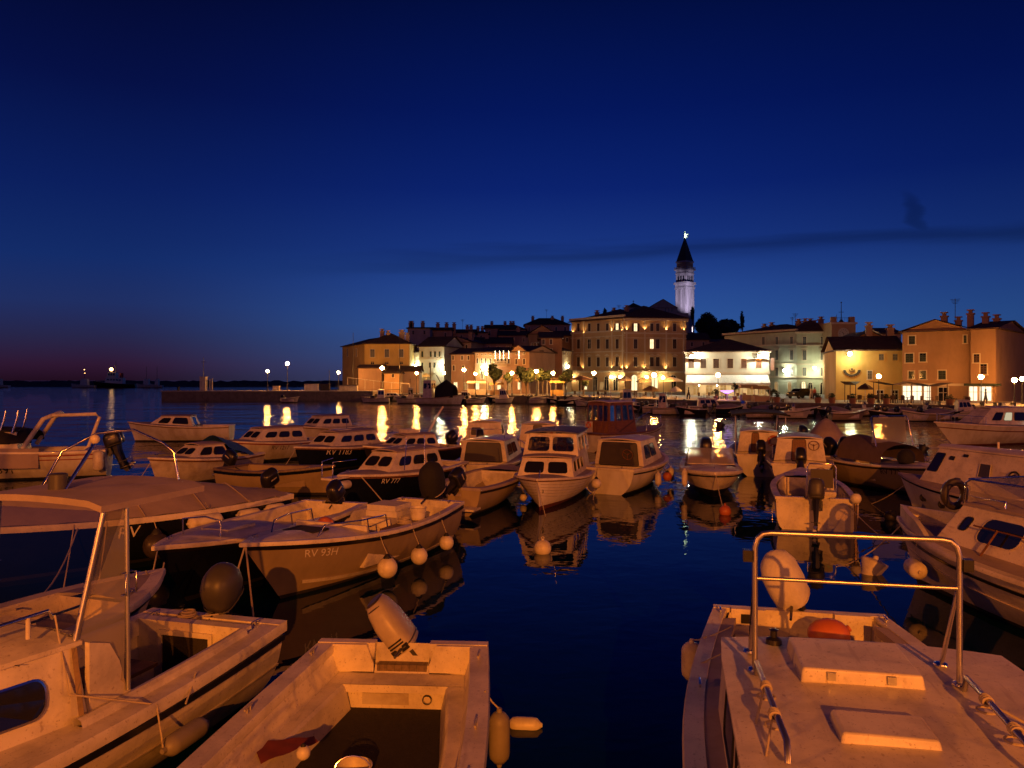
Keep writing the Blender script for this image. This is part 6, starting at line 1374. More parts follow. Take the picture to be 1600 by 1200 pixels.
for x in (660, 672, 679): b3.win(x, 570.5, 3.4, 8, 'shutter', sh='shutter_green')
b3.band(561, 665, .25, .12); balcony(b3, 676, 579, 10)
x, z, Y = b3.hit(688, 570); walllamp(688, 570, Y - .9, 'tall white floodlight on the white lit house', .32, GP, 560, col=(1, 1, .62))
b3b = Bldg('house', 'narrow white annex squeezed between yellow and white lit houses', (645, 180), (654.7, 179), 9, zof(550, 179), 'plaster_white', roof='side', rh=1.0)
x, z, Y = b3b.hit(650, 571); walllamp(650, 571, Y - .9, 'white floodlight on the narrow white annex', .28, GP, 380, col=(1, 1, .62))
b4 = Bldg('house', 'narrow pink house with three small windows under a plain eave', (705, 166), (741, 164), 10, zof(553.5, 165), 'plaster_pink', roof='side', rh=1.5)
for x in (708, 722, 732): b4.win(x, 559, 3, 6.5, 'shutter')
for x in (709, 724): b4.win(x, 575, 3.5, 8, 'shutter')
b5 = Bldg('house', 'cream house with green lit doorway, between pink house and pediment house', (742, 163), (772, 161), 10, zof(550, 162), 'plaster_cream', roof='side', rh=1.2)
for x in (746, 753, 759, 766): b5.win(x, 564, 2.6, 8, 'shutter'); b5.win(x, 553.5, 2.2, 1.8, 'glazed')
x, z, Y = b5.hit(755, 574); walllamp(755, 574, Y - .8, 'greenish floodlight over the doorway of the cream house', .36, GP, 520, col=(.95, 1, .45)); b5.win(753, 586, 4, 12, 'glazed', 'dim_window', name='door')
b6 = Bldg('house', 'pale house with a small pediment and string lights on its balcony', (772.3, 161), (827, 156), 10, zof(550, 158), 'plaster_pink', roof='side', rh=1.4)
m = MB(); x0, z0_, _ = b6.hit(799, 549); x1, _, _ = b6.hit(822, 549); m.hexa([Vector((x0, -.2, z0_)), Vector((x1, -.2, z0_)), Vector((x1, .6, z0_)), Vector((x0, .6, z0_)), Vector(((x0 + x1) / 2 - .02, -.2, z0_ + 1.2)), Vector(((x0 + x1) / 2 + .02, -.2, z0_ + 1.2)), Vector(((x0 + x1) / 2 + .02, .6, z0_ + 1.2)), Vector(((x0 + x1) / 2 - .02, .6, z0_ + 1.2))]); m.build('pediment', 'plaster_pink', b6.root, smooth=0)
for x in (807, 819): b6.win(x, 565, 4, 8, 'shutter'); b6.win(x, 552.5, 3, 2.5, 'glazed')
for x in (778, 784, 790, 795): b6.win(x, 564, 4, 8, 'shutter')
balcony(b6, 786, 568.5, 24)
m = MB()
for k, px in enumerate((776, 783, 789, 797, 813)):
    for j in range(6):
        x, z, Y = b6.hit(px, 549 + j * 2.2); m.ball((x, -.5, z), .06, 6)
m.build('string_lights', glow('fairy_glow', (1, .8, .45), 25), b6.root)
b8 = Bldg('house', 'tall terracotta house with shuttered windows, left of the hotel', (845, 168), (878, 168), 9, zof(528, 168), 'plaster_terracotta', roof='side', rh=1.6)
for y in (534, 548.5, 563.5):
    for x in (849, 861): b8.win(x, y, 4, 7.5, 'shutter')
b8b = Bldg('house', 'brown gabled house directly behind the tall terracotta house', (826, 186), (868, 186), 12, zof(522, 186), 'plaster_terracotta', roof='front', rh=2.2)
for x, y in ((836, 540), (841, 540), (832, 540), (861, 522)): b8b.win(x, y, 3.5, 8, 'shutter')
b8c = Bldg('house', 'low brown house with a round window in shadow, right of the pediment house', (827.5, 158), (845, 160), 8, zof(548, 159), 'plaster_brown', roof='side', rh=1.2); b8c.win(830, 560, 3.5, 9, 'shutter'); b8c.win(840, 557, 4, 9, 'shutter')
b9 = Bldg('house', 'small pale house tucked against the hotel wing', (878.4, 172), (893, 178), 8, zof(548, 174), 'plaster_cream', roof='side', rh=1.4)
for x in (881.5, 886, 890): b9.win(x, 552.5, 2.4, 4.5, 'shutter')
x, z, Y = b9.hit(888, 573); walllamp(888, 573, Y - .8, 'white wall light on the small pale house beside the hotel', .24, GP, 300, col=(1, 1, .7))
for bd, xs in ((b4, (712, 728)), (b5, (746, 765)), (b6, (780, 795, 812)), (b8, (851, 866)), (b8c, (833, 841)), (b9, (884,)), (h2, (915, 940))):  # glowing ground-floor panes added for a golden wash along the quay
    for i, x in enumerate(xs): bd.win(x, 603, 6, 11, 'glazed', 'lit_window' if i % 2 == 0 else 'dim_window', name='shop_window')
# low sheds before the yellow house
s1 = Bldg('shed', 'low brown walled yard in front of the yellow hip roofed house', (560, 160), (596, 160), 6, zof(575, 160), 'plaster_brown', cat='shed', roof='side', rh=.8); s2 = Bldg('shed', 'low cream shed with a dark door behind the fishing boats', (600, 158), (624, 158), 5, zof(583, 158), 'plaster_cream', cat='shed', roof='side', rh=.5); s2.win(614, 587, 3.5, 5, 'shutter')
s3 = Bldg('shed', 'long red roofed shed between yellow house and white lit house', (598, 166), (655, 166), 5, zof(580, 166), 'plaster_brown', cat='shed', roof='side', rh=1.2)
# houses stacked up the hill behind the front row
HB = [((637, 215), (672, 215), 512.5, 'plaster_grey', 'side', .6, (638.5, 641, 658), 'grey flat topped house with chimneys behind the yellow hip roofed house'), ((666, 222), (706, 222), 516, 'plaster_brown', 'side', 1.2, (682, 696, 708), 'brown hillside house with three chimneys above the white lit house'), ((700, 228), (742, 228), 520, 'plaster_brown', 'side', 1.4, (729, 735), 'long dark hillside house above the pink house'), ((694, 188), (736, 186), 535, 'plaster_brown', 'front', 1.4, (727,), 'brown gabled house just behind the pink house'), ((742, 240), (762, 240), 520, 'plaster_brown', 'hip', .8, (746, 753), 'small dark house with two chimneys at the skyline dip'), ((758, 262), (800, 262), 513, 'plaster_brown', 'side', 1.6, (768, 789), 'dark long hillside house left of the skyline rise'), ((780, 250), (822, 250), 515, 'plaster_brown', 'hip', 2.2, (798, 802), 'dark hip roofed house on the skyline left of the twin gables'), ((820, 262), (890, 262), 507, 'plaster_brown', 'hip', 2.6, (833, 864, 880), 'broad dark hip roofed house forming the skyline left of the hotel'), ((742, 205), (800, 205), 537, 'plaster_brown', 'side', 2.0, (760,), 'shadowy house directly behind the cream house and pediment house'), ((779, 215), (826, 215), 524, 'plaster_brown', 'side', 1.6, (810,), 'brown hillside house row above the pediment house'), ((865, 200), (893, 200), 524, 'plaster_terracotta', 'side', 1.5, (), 'dim brick house between the terracotta house and the hotel'), ((1072, 205), (1108, 205), 531, 'plaster_brown', 'side', 2.2, (), 'brown house wall right behind the hotel corner'), ((1106, 215), (1136, 215), 534, 'plaster_brown', 'side', 1.0, (), 'low house in the gap between hotel and palazzo')]
for i, (a, c, py, mt_, rf, rh, chs, lab) in enumerate(HB):
    bd = Bldg('house', lab, a, c, 10, zof(py, a[1]), mt_, zb=hz((a[0] - CX) / FPX * a[1], a[1]) - 2, roof=rf, rh=rh)
    for ch in chs: bd.chimney(ch, 4, 1.3, 1.0, bd.h + rh * .5)
    n = max(1, int((c[0] - a[0]) / 14))
    for k in range(n):
        px = a[0] + (c[0] - a[0]) * (k + .5) / n; bd.win(px, py + 7, 3, 6, 'shutter', 'dim_window' if (i == 12 and k == 1) else 'window_dark')
    if i in (2, 7): bd.aerial((a[0] + c[0]) / 2, 5, 3, bd.h + rh)
# ================================================================ CHURCH ON THE HILL
TD = 420.0
tx = (1070 - CX) / FPX * TD; tz = hz(tx, TD) - 1
tw = thing('bell_tower', 'tall floodlit church bell tower with dark pyramid spire and statue', 'bell tower', (tx, TD, tz), radians(40))
mat('tower_stone', (.42, .38, .40), .85, scale=.5, var=.4, streak=.25, bump=.3); mat('spire_copper', (.05, .05, .045), .7)
H = lambda py: zof(py, TD) - tz
def sq(m, hw, z0, z1, hw1=None):
    h1_ = hw1 if hw1 is not None else hw; m.hexa([Vector(p) for p in ((-hw, -hw, z0), (hw, -hw, z0), (hw, hw, z0), (-hw, hw, z0), (-h1_, -h1_, z1), (h1_, -h1_, z1), (h1_, h1_, z1), (-h1_, h1_, z1))])
k = 3.55
m = MB(); sq(m, k * 1.03, 0, H(452), k)
for r in range(4):
    M = Matrix.Rotation(pi / 2 * r, 4, 'Z')
    for y in (-k + .55, 0, k - .55): m.box(k - .05, k + .22, y - .42, y + .42, 2, H(453), 0, M)
m.build('shaft', 'tower_stone', tw, smooth=0)
m = MB(); sq(m, k + .35, H(452), H(449)); sq(m, k + .15, H(449), H(445)); sq(m, k + .75, H(445), H(441.5)); m.build('lower_cornice', 'tower_stone', tw, smooth=0)
m = MB(); sq(m, k - .15, H(441.5), H(429))
bel = m.build('belfry', 'tower_stone', tw, smooth=0)
for r in range(4):
    M = Matrix.Rotation(pi / 2 * r, 4, 'Z')
    for y in (-1.7, 0, 1.7):
        q = MB(); pts = [Vector((k - .13, y - .5, H(439.5))), Vector((k - .13, y + .5, H(439.5)))] + [Vector((k - .13, y + .5 * cos(a), H(433) + .5 * sin(a))) for a in [pi * i / 8 for i in range(9)]]
        q.poly([M @ p for p in pts]); q.build('bell_opening', 'window_dark', bel, smooth=0)
m = MB(); sq(m, k + .1, H(429), H(427)); sq(m, k - .1, H(427), H(423)); sq(m, k + .6, H(423), H(420.5))
for r in range(4):
    M = Matrix.Rotation(pi / 2 * r, 4, 'Z')
    for i in range(9): m.box(k + .35, k + .5, -k - .3 + i * .95, -k - .1 + i * .95, H(420.5), H(418.5), 0, M)
    m.box(k + .33, k + .52, -k - .5, k + .5, H(418.5), H(418), 0, M)
m.build('gallery', 'tower_stone', tw, smooth=0)
m = MB(); sq(m, k - .4, H(420.5), H(411)); m.build('drum', 'plaster_brown', tw, smooth=0)
m = MB(); sq(m, k - .05, H(411), H(408.5)); m.build('upper_cornice', 'tower_stone', tw, smooth=0)
m = MB(); sq(m, k - .3, H(408.5), H(373), .32); m.build('spire', 'spire_copper', tw, smooth=0)
mat('statue_bronze', (.55, .62, .50), .5)
z0 = H(373)
m = MB(); m.lathe([(.45, z0), (.5, z0 + .4), (.3, z0 + .5)], 12); m.lathe([(.75, z0 + .5), (.62, z0 + 1.4), (.45, z0 + 2.3), (.55, z0 + 2.9), (.45, z0 + 3.2), (.15, z0 + 3.35), (.17, z0 + 3.45), (.26, z0 + 3.65), (.26, z0 + 3.9), (.1, z0 + 4.1), (.01, z0 + 4.15)], 14)
m.tube([(.3, 0, z0 + 2.9), (.95, 0, z0 + 2.3), (1.5, 0, z0 + 2.6)], [.16, .12, .1], 8); torus(m, Matrix.Translation((1.55, 0, z0 + 1.7)) @ Matrix.Rotation(pi / 2, 4, 'X'), .75, .10, 16, 6)
st = m.build('statue', 'statue_bronze', tw, smooth=60); st.rotation_euler[2] = -radians(40)
spot('statue_light', (-1.0, -4.5, z0 - 1.5), (0, 0, z0 + 2.5), 9000, (.85, 1, .72), 40, .2, .5, tw).rotation_euler
def flood(x, y, aim, power, lab, col=(.80, .70, 1.0), ang=50):
    t = thing('floodlight', lab, 'floodlight', (x, y, hz(x, y)), 0, None); m = MB(); m.box(-.4, .4, -.25, .25, .5, 1.1); m.tube([(0, 0, 0), (0, 0, .6)], .06, 6); m.build('housing', 'iron', t)
    l = spot('beam', (0, 0, 1.3), Vector(aim) - Vector((x, y, hz(x, y))), power, col, ang, .3, .7, t); return t
flood(tx - 4, TD - 34, (tx, TD, tz + 26), 75000, 'floodlight aimed at the bell tower from its left', ang=30); flood(tx + 14, TD - 28, (tx, TD, tz + 25), 40000, 'floodlight aimed at the bell tower from its right', ang=32)
ch = Bldg('church', 'dark church roof on the hill left of the bell tower', (1014, 400), (1058, 400), 16, zof(481, 400), 'plaster_grey', zb=hz(75, 400) - 2, cat='church', roof='front', rh=zof(467, 400) - zof(481, 400), eave=.4)
for x in (1040, 1045, 1050): ch.arch(x, 484, 2, 6, 'window_dark', name='window')
ch2 = Bldg('chapel', 'small dark pyramid roofed chapel left of the church roof', (979, 395), (1004, 395), 8, zof(480, 395), 'plaster_grey', zb=hz(62, 395) - 2, cat='chapel', roof='hip', rh=2.6, eave=.3)
m = MB(); x, _, _ = ch2.hit(991.5, 480); m.tube([(x, 4, ch2.h + 2.4), (x, 4, ch2.h + 4.0)], .12, 5); m.box(x - .5, x + .5, 3.9, 4.1, ch2.h + 3.3, ch2.h + 3.5); m.build('cross', 'iron', ch2.root)
cw = Bldg('wall', 'pale stair wall stepping down beside the bell tower foot', (1056, 330), (1076, 330), 1, zof(489, 330), 'plaster_grey', zb=hz(74, 330) - 2, cat='wall')
# ================================================================ TREES
mat('leaf', (.045, .065, .025), .7, var=.5, scale=.5); mat('leaf_pine', (.03, .045, .022), .75, var=.5, scale=.4); mat('bark', (.10, .075, .05), .9, scale=6, bump=.5)
def tree(label, x, y, z, h, cr, cz, n=900, ls=.28, mt='leaf', trunk_r=.14, seed=1, sy=1.0, cat='tree', name='tree', clumps=10, flat=1.0):
    R = random.Random(seed); t = thing(name, label, cat, (x, y, z)); m = MB()
    m.tube([(0, 0, -.2), (.03, .02, h * .25), (-.03, .0, h * .5), (0, 0, cz)], [trunk_r, trunk_r * .8, trunk_r * .7, trunk_r * .4], 7)
    for k in range(5):
        a = 2 * pi * k / 5 + R.random(); m.tube([(0, 0, h * .4), (cr * .35 * cos(a), cr * .35 * sin(a), cz - cr * .1), (cr * .7 * cos(a), cr * .7 * sin(a), cz + cr * .3 * flat)], [trunk_r * .5, trunk_r * .3, trunk_r * .12], 5)
    m.build('trunk', 'bark', t)
    c = MB(); C_ = []
    for k in range(clumps):
        while True:
            p = Vector((R.uniform(-1, 1), R.uniform(-1, 1), R.uniform(-1, 1)))
            if p.length < 1: break
        C_.append((p * .68, R.uniform(.34, .5)))
    for i in range(n):
        p0, r0 = C_[i % clumps]; d = Vector((R.gauss(0, 1), R.gauss(0, 1), R.gauss(0, 1))).normalized() * r0 * R.random() ** .4
        p = (p0 + d); p = Vector((p.x * cr, p.y * cr, cz + p.z * cr * flat * sy)); s = ls * R.uniform(.6, 1.3)
        u = Vector((R.gauss(0, 1), R.gauss(0, 1), R.gauss(0, 1))).normalized(); v = u.orthogonal().normalized()
        c.poly([p - u * s, p + v * s * .5, p + u * s, p - v * s * .5])
    c.build('crown', mt, t, smooth=0, recalc=False); return t
def qt(px, py, d): p = D(px, py, d); return p
for i, (px, cyp, rp, d, lab) in enumerate(((772, 582, 9, 146, 'clipped round tree right of the green lit doorway'), (793, 590, 5, 144, 'small dark clipped tree next to the lamp between the quay trees'), (822, 585, 11, 141, 'largest clipped round tree on the quay, left of the tall terracotta house'), (848, 586, 8, 140, 'loose clipped tree left of the corner hotel'), (884, 588, 8, 138, 'clipped round tree beside the left end of the hotel wing'), (912, 597, 5, 136, 'small tree with sparse crown under the hotel wing'))):
    p = D(px, cyp, d); tree(lab, p.x, p.y, ZQ, p.z - ZQ, rp * 1.6 / FPX * d, p.z - ZQ, 1700, .25, seed=i + 2, clumps=14)
for i, (px, cyp, rp, d, fl, lab) in enumerate(((1104, 507, 21, 380, .8, 'broad dark pine right of the bell tower'), (1134, 512, 22, 375, .72, 'second dark pine, right part of the hilltop grove'), (1121, 519, 32, 370, .55, 'low dark pine in front of the hilltop grove'))):
    p = D(px, cyp, d); g = hz(p.x, p.y) - 1; tree(lab, p.x, p.y, g, p.z - g, rp / FPX * d, p.z - g, 4200, .9, 'leaf_pine', .5, seed=20 + i, clumps=22, flat=fl)
for i, (px, top, bot, wd, d, lab) in enumerate(((1160, 487, 515, 3.5, 380, 'slim cypress at the right end of the hilltop grove'), (1082, 480, 500, 2.8, 390, 'slim cypress against the foot of the bell tower'), (945, 483, 497, 2.2, 300, 'small cypress tip above the hotel wing roof'))):
    p = D(px, (top + bot) / 2, d); g = hz(p.x, p.y) - 1; hh = (bot - top) / FPX * d / 2
    tree(lab, p.x, p.y, g, p.z - g, wd / FPX * d, p.z - g, 1100, .5, 'leaf_pine', .25, seed=40 + i, clumps=18, flat=hh / (wd / FPX * d) * 1.1, name='cypress_tree')
for i, (px, d, h, lab) in enumerate(((1148, 108, 2.4, 'potted small tree left of the purple lit table'), (1118, 110, 1.5, 'dark potted shrub before the restaurant windows'), (1206, 104, 1.6, 'dark potted shrub at the right end of the restaurant'))):
    x = (px - CX) / FPX * d; t = tree(lab, x, d, ZQ, h * .7, .75, h * .8, 260, .14, seed=60 + i, trunk_r=.05, cat='potted plant', name='potted_plant', clumps=7); q = MB(); q.lathe([(.25, 0), (.35, .5), (.38, .52), (.30, .5), (.01, .45)], 12); q.build('pot', 'plaster_terracotta', t)
# ================================================================ QUAY FURNITURE, PEOPLE, CAR
def parasol(px, py, w, d, mt, lab, closed=False):
    p = D(px, py, d); t = thing('parasol', lab, 'parasol', (p.x, p.y, ZQ), 0, 'parasols on the quay terraces'); h = p.z - ZQ; r = w / FPX * d / 2; m = MB()
    n = 8; ap = Vector((0, 0, h + .35)); ring = [Vector((r * cos(2 * pi * i / n), r * sin(2 * pi * i / n), h - .25)) for i in range(n)]; ring2 = [v - Vector((0, 0, .2)) for v in ring]
    mid = [ap.lerp(v, .5) + Vector((0, 0, .05)) for v in ring]
    for i in range(n): j = (i + 1) % n; m.poly([ap, mid[i], mid[j]]); m.poly([mid[i], ring[i], ring[j], mid[j]]); m.poly([ring[i], ring2[i], ring2[j], ring[j]])
    m.build('canopy', mt, t, smooth=0); m = MB(); m.tube([(0, 0, 0), (0, 0, h + .3)], .04, 6); m.lathe([(.3, 0), (.3, .1), (.05, .12)], 10); m.build('pole', 'old_white', t)
PG = [(1049, 592, 36, 125, 'awning_cloth', 'widest white parasol on the hotel terrace'), (976, 591, 24, 128, 'old_white', 'grey white parasol left on the hotel terrace'), (1005, 593, 22, 126, 'plaster_green', 'greenish parasol between two white ones on the hotel terrace'), (1017, 606, 26, 112, 'plaster_yellow', 'yellow lit parasol low in front of the hotel terrace'), (1056, 607, 18, 114, 'awning_cloth', 'small white parasol below the widest one'), (908, 590, 34, 132, 'plaster_terracotta', 'brown red parasol before the hotel wing'), (666, 585, 14, 156, 'plaster_green', 'pale green parasol near the white lit house'), (815, 592, 22, 146, 'plaster_cream', 'cream parasol between clipped quay trees'), (1352, 603, 24, 93, 'shutter_brown', 'brown parasol in front of the emblem house')]
for a in PG: parasol(*a)
def shade(px0, px1, py, d, lab, mt='shutter_brown'):
    a, c = D(px0, py, d), D(px1, py, d); t = thing('gazebo', lab, 'gazebo', ((a.x + c.x) / 2, d, ZQ)); w = (c.x - a.x) / 2; h = a.z - ZQ; m = MB()
    m.grid([[Vector((-w, -1.5, h)), Vector((0, -1.5, h - .45)), Vector((w, -1.5, h))], [Vector((-w, 1.5, h)), Vector((0, 1.5, h - .45)), Vector((w, 1.5, h))]]); m.build('canopy', mt, t, smooth=0)
    for x in (-w, 0, w): q = MB(); q.tube([(x, 0, 0), (x, 0, h - (.45 if x == 0 else 0))], .06, 6); q.build('post', 'shutter_brown', t)
shade(1365, 1424, 596, 96, 'brown butterfly canopy between emblem house and lit shop'); shade(1424, 1480, 598, 93, 'brown butterfly canopy in front of the lit shop'); shade(1320, 1337, 596, 100, 'narrow folded canopy under the sun wheel emblem')
# pavilion between the trees: pale posts and a flat roof
pv = thing('pavilion', 'open market pavilion with pale posts among the clipped trees', 'pavilion', (D(827, 600, 150).x, 150, ZQ)); m = MB(); m.box(-5.5, 5.5, -2, 2, 3.0, 3.25); m.build('roof', 'plaster_yellow', pv, smooth=0)
for k in range(7): q = MB(); q.box(-5.2 + k * 1.7, -4.95 + k * 1.7, -1.9, -1.65, 0, 3.0); q.build('post', 'old_white', pv, smooth=0)
def stall(px, w, h, d, mt, lab, roof='plaster_yellow'):
    x = (px - CX) / FPX * d; t = thing('market_stall', lab, 'stall', (x, d, ZQ), 0, None); m = MB(); m.box(-w / 2, w / 2, -.6, .6, 0, h * .45); m.build('counter', mt, t, smooth=0); m = MB(); m.hexa([Vector(p) for p in ((-w / 2 - .2, -.9, h), (w / 2 + .2, -.9, h), (w / 2 + .2, .9, h), (-w / 2 - .2, .9, h), (-w / 2, -.1, h + .45), (w / 2, -.1, h + .45), (w / 2, .1, h + .45), (-w / 2, .1, h + .45))]); m.build('roof', roof, t, smooth=0)
    for sx_ in (-1, 1):
        q = MB(); q.tube([(sx_ * w / 2, -.7, 0), (sx_ * w / 2, -.7, h)], .05, 6); q.build('post', 'old_white', t)
stall(745, 3.6, 2.2, 150, 'old_white', 'pale stall with flat roof left of the green lit doorway', 'plaster_green'); stall(776, 2.6, 1.9, 147, 'plaster_cream', 'small cream stall behind the moored dark boats'); stall(870, 2.4, 2.3, 138, 'plaster_yellow', 'yellow lit kiosk right of the clipped trees'); stall(1170, 2.2, 1.7, 106, 'plaster_brown', 'small brown stand in front of the awning'); stall(1188, 2.0, 1.6, 101, 'plaster_brown', 'brown stand right of the purple lit table')
tb = thing('table', 'round bar table glowing purple in front of the awning', 'table', ((1136 - CX) / FPX * 108, 108, ZQ)); glow('purple_glow', (.45, .18, 1), 4.0); m = MB(); m.lathe([(.25, .95), (.7, 1.2), (.9, 1.28), (.88, 1.32), (.01, 1.3)], 16); m.build('table_top', 'purple_glow', tb); m = MB(); m.lathe([(.4, 0), (.1, .08), (.08, .9), (.2, .97)], 12); m.build('pedestal', 'old_white', tb)
R = random.Random(11)
PL = [(1335, 96), (1350, 97), (1366, 95), (1388, 94), (1402, 94), (1418, 92), (1452, 91), (1100, 116), (1128, 114), (1158, 112), (985, 124), (1000, 122), (1030, 121), (940, 128), (905, 133), (1494, 88), (1512, 86)]
WHERE = ['below the sun wheel emblem', 'left of the emblem house door', 'under the brown parasol', 'under the first butterfly canopy', 'between the two butterfly canopies', 'left before the lit shop', 'right before the lit shop', 'under the left end of the awning', 'under the middle of the awning', 'right of the purple lit table', 'under the left hotel parasol', 'beside the greenish hotel parasol', 'beside the widest hotel parasol', 'before the hotel wing lamp', 'under the brown red parasol', 'before the pale door of the gabled house', 'before the bright shop windows at right']
for i, (px, d) in enumerate(PL):
    t = thing('cafe_table', 'dark cafe table with two chairs ' + WHERE[i], 'cafe table', ((px - CX) / FPX * d, d, ZQ), R.random(), 'cafe tables along the quay'); m = MB(); m.lathe([(.45, .72), (.45, .75), (.01, .76)], 12); m.build('table_top', 'shutter_brown', t); m = MB(); m.lathe([(.3, 0), (.05, .05), (.04, .72)], 8); m.build('pedestal', 'iron', t)
    for sgn in (-1, 1):
        c = MB(); c.box(sgn * .8 - .22, sgn * .8 + .22, -.22, .22, .42, .47); c.box(sgn * 1.02 - .03, sgn * 1.02 + .03, -.22, .22, .47, .95)
        for ax in (-.18, .18):
            for ay in (-.18, .18): c.box(sgn * .8 + ax - .02, sgn * .8 + ax + .02, ay - .02, ay + .02, 0, .42)
        o = c.build('chair', 'shutter_brown', None, smooth=0); o.location = t.location; o.rotation_euler = t.rotation_euler; tag(o, 'dark chair %s of the cafe table %s' % ('left' if sgn < 0 else 'right', WHERE[i]), 'chair', 'chairs at the cafe tables')
for i, (px, d, lab) in enumerate(((1300, 92, 'terracotta planter near the clock tower foot'), (1332, 90, 'planter in front of the sun wheel emblem'), (1361, 89, 'planter left of the lit shop terrace'), (1385, 88, 'planter between the two butterfly canopies'), (1484, 84, 'planter before the door of the gabled house'), (1214, 95, 'planter at the quay right of the restaurant'), (1278, 93, 'planter next to the parked car'))):
    t = thing('planter', lab, 'planter', ((px - CX) / FPX * d, d, ZQ), 0, 'planters on the quay'); m = MB(); m.lathe([(.32, 0), (.42, .7), (.46, .72), (.40, .7), (.01, .62)], 12); m.build('tub', 'plaster_terracotta', t); m = MB()
    for k in range(60):
        a, r_ = R.random() * 6.28, R.random() * .4; p = Vector((r_ * cos(a), r_ * sin(a), .7 + R.random() * .5)); u = Vector((R.gauss(0, 1), R.gauss(0, 1), R.gauss(0, 1))).normalized() * .14; v = u.orthogonal() * .5; m.poly([p - u, p + v, p + u, p - v])
    m.build('leaves', 'leaf', t, smooth=0, recalc=False)
def bench(px, d, lab):
    t = thing('bench', lab, 'bench', ((px - CX) / FPX * d, d, ZQ), .08, 'benches along the quay edge'); m = MB(); m.box(-.9, .9, -.25, .25, .42, .48); m.build('seat', 'driftwood', t)
    for x in (-.7, .7): q = MB(); q.box(x - .06, x + .06, -.2, .2, 0, .42); q.build('leg', 'iron', t)
for px, d, lab in ((1215, 97, 'stone bench left of the parked car'), (1458, 86, 'bench before the pale door of the gabled house'), (1545, 82, 'bench under the right hand street lamp'), (1572, 81, 'bench at the far right quay edge')): bench(px, d, lab)
# car
car = thing('car', 'dark car parked in front of the palazzo', 'car', ((1251 - CX) / FPX * 118, 118, ZQ), radians(28)); m = MB()
prof = [(-2.1, .35), (-2.15, .75), (-1.9, 1.0), (-1.2, 1.05), (-.75, 1.5), (.9, 1.55), (1.75, 1.1), (2.1, 1.0), (2.15, .4)]
W_ = .88; a = [Vector((x, -W_ * (.86 if z > 1.2 else 1), z)) for x, z in prof]; c = [Vector((p.x, -p.y, p.z)) for p in a]; m.poly(a); m.poly(c); m.grid([a + [a[0]], c + [c[0]]]); m.build('body', 'black_hull', car, smooth=25)
for i, (x, sgn) in enumerate(((-1.35, -1), (-1.35, 1), (1.35, -1), (1.35, 1))):
    q = MB(); q.lathe([(.2, -.1), (.32, -.1), (.34, -.05), (.34, .05), (.32, .1), (.2, .1)], 16, 0, Matrix.Translation((x, sgn * .82, .34)) @ Matrix.Rotation(pi / 2, 4, 'X')); w = q.build('wheel', 'rubber', car); q = MB(); q.lathe([(.2, -.09), (.05, -.11), (.001, -.11)], 12, 0, Matrix.Translation((x, sgn * .82, .34)) @ Matrix.Rotation(pi / 2 * sgn, 4, 'X')); q.build('rim', 'alu', w)
q = MB(); q.poly([(-1.17, -.70, 1.09), (-1.17, .70, 1.09), (-.79, .66, 1.47), (-.79, -.66, 1.47)]); q.build('windscreen', 'dark_glass', car, smooth=0)
for sgn in (-1, 1):
    q = MB(); q.poly([(-1.0, sgn * .885, 1.1), (1.4, sgn * .885, 1.1), (.8, sgn * .775, 1.48), (-.65, sgn * .775, 1.48)]); q.build('side_window', 'dark_glass', car, smooth=0)
    q = MB(); q.box(-2.19, -2.1, sgn * .6 - .16, sgn * .6 + .16, .72, .88); q.build('headlight', 'alu', car, smooth=0)
def person(px, d, lab, shirt, trousers, rz=0, step=.15):
    t = thing('person', lab, 'person', ((px - CX) / FPX * d, d, ZQ), rz)
    V = [(0, 0, .95), (0, 0, 1.15), (0, 0, 1.38), (0, 0, 1.5), (0, -.01, 1.62), (0, 0, 1.72), (.1, 0, .9), (.11, -step, .5), (.11, -step * .6, .09), (.11, -step * .6 - .14, .04), (-.1, 0, .9), (-.11, step, .5), (-.11, step * 1.4, .09), (-.11, step * 1.4 - .14, .04), (.2, 0, 1.4), (.25, .03, 1.13), (.24, -.1, .9), (-.2, 0, 1.4), (-.25, .0, 1.13), (-.24, -.08, .9)]
    Rr = [.15, .14, .16, .06, .10, .09, .10, .07, .045, .04, .10, .07, .045, .04, .07, .05, .04, .07, .05, .04]
    E = [(0, 1), (1, 2), (2, 3), (3, 4), (4, 5), (0, 6), (6, 7), (7, 8), (8, 9), (0, 10), (10, 11), (11, 12), (12, 13), (2, 14), (14, 15), (15, 16), (2, 17), (17, 18), (18, 19)]
    me = bpy.data.meshes.new('body'); me.from_pydata([Vector(v) for v in V], E, []); o = bpy.data.objects.new('body', me); COL.objects.link(o); o.parent = t
    for n_ in ('skin_tone', shirt, trousers): me.materials.append(MATS[n_])
    sm = o.modifiers.new('skin', 'SKIN'); 
    for i, v in enumerate(me.skin_vertices[0].data): v.radius = (Rr[i], Rr[i] * .85); v.use_root = (i == 0)
    o.modifiers.new('sub', 'SUBSURF').levels = 1; o.modifiers['sub'].render_levels = 1
    me.materials.clear(); me.materials.append(MATS[shirt])
    q = MB(); q.ball((0, 0, 1.66), .115, 10, sz=1.15); q.build('hair', 'rubber', t, smooth=60)
    q = MB(); 
    for s_, yy in ((.1, -step), (-.1, step)): q.tube([(s_, 0, .98), (s_ * 1.1, yy, .5), (s_ * 1.1, yy * (.6 if yy < 0 else 1.4), .08)], [.14, .10, .075], 8)
    q.build('trousers', trousers, t, smooth=60)
    return t
mat('skin_tone', (.45, .27, .18), .6); mat('shirt_white', (.6, .58, .52), .85); mat('shirt_red', (.42, .10, .06), .85); mat('trousers_dark', (.03, .03, .04), .9)
person(1268, 112, 'person in white shirt walking right of the parked car', 'shirt_white', 'shirt_white', .4); person(1273, 111.5, 'person in red top walking right of the parked car', 'shirt_red', 'trousers_dark', .3)
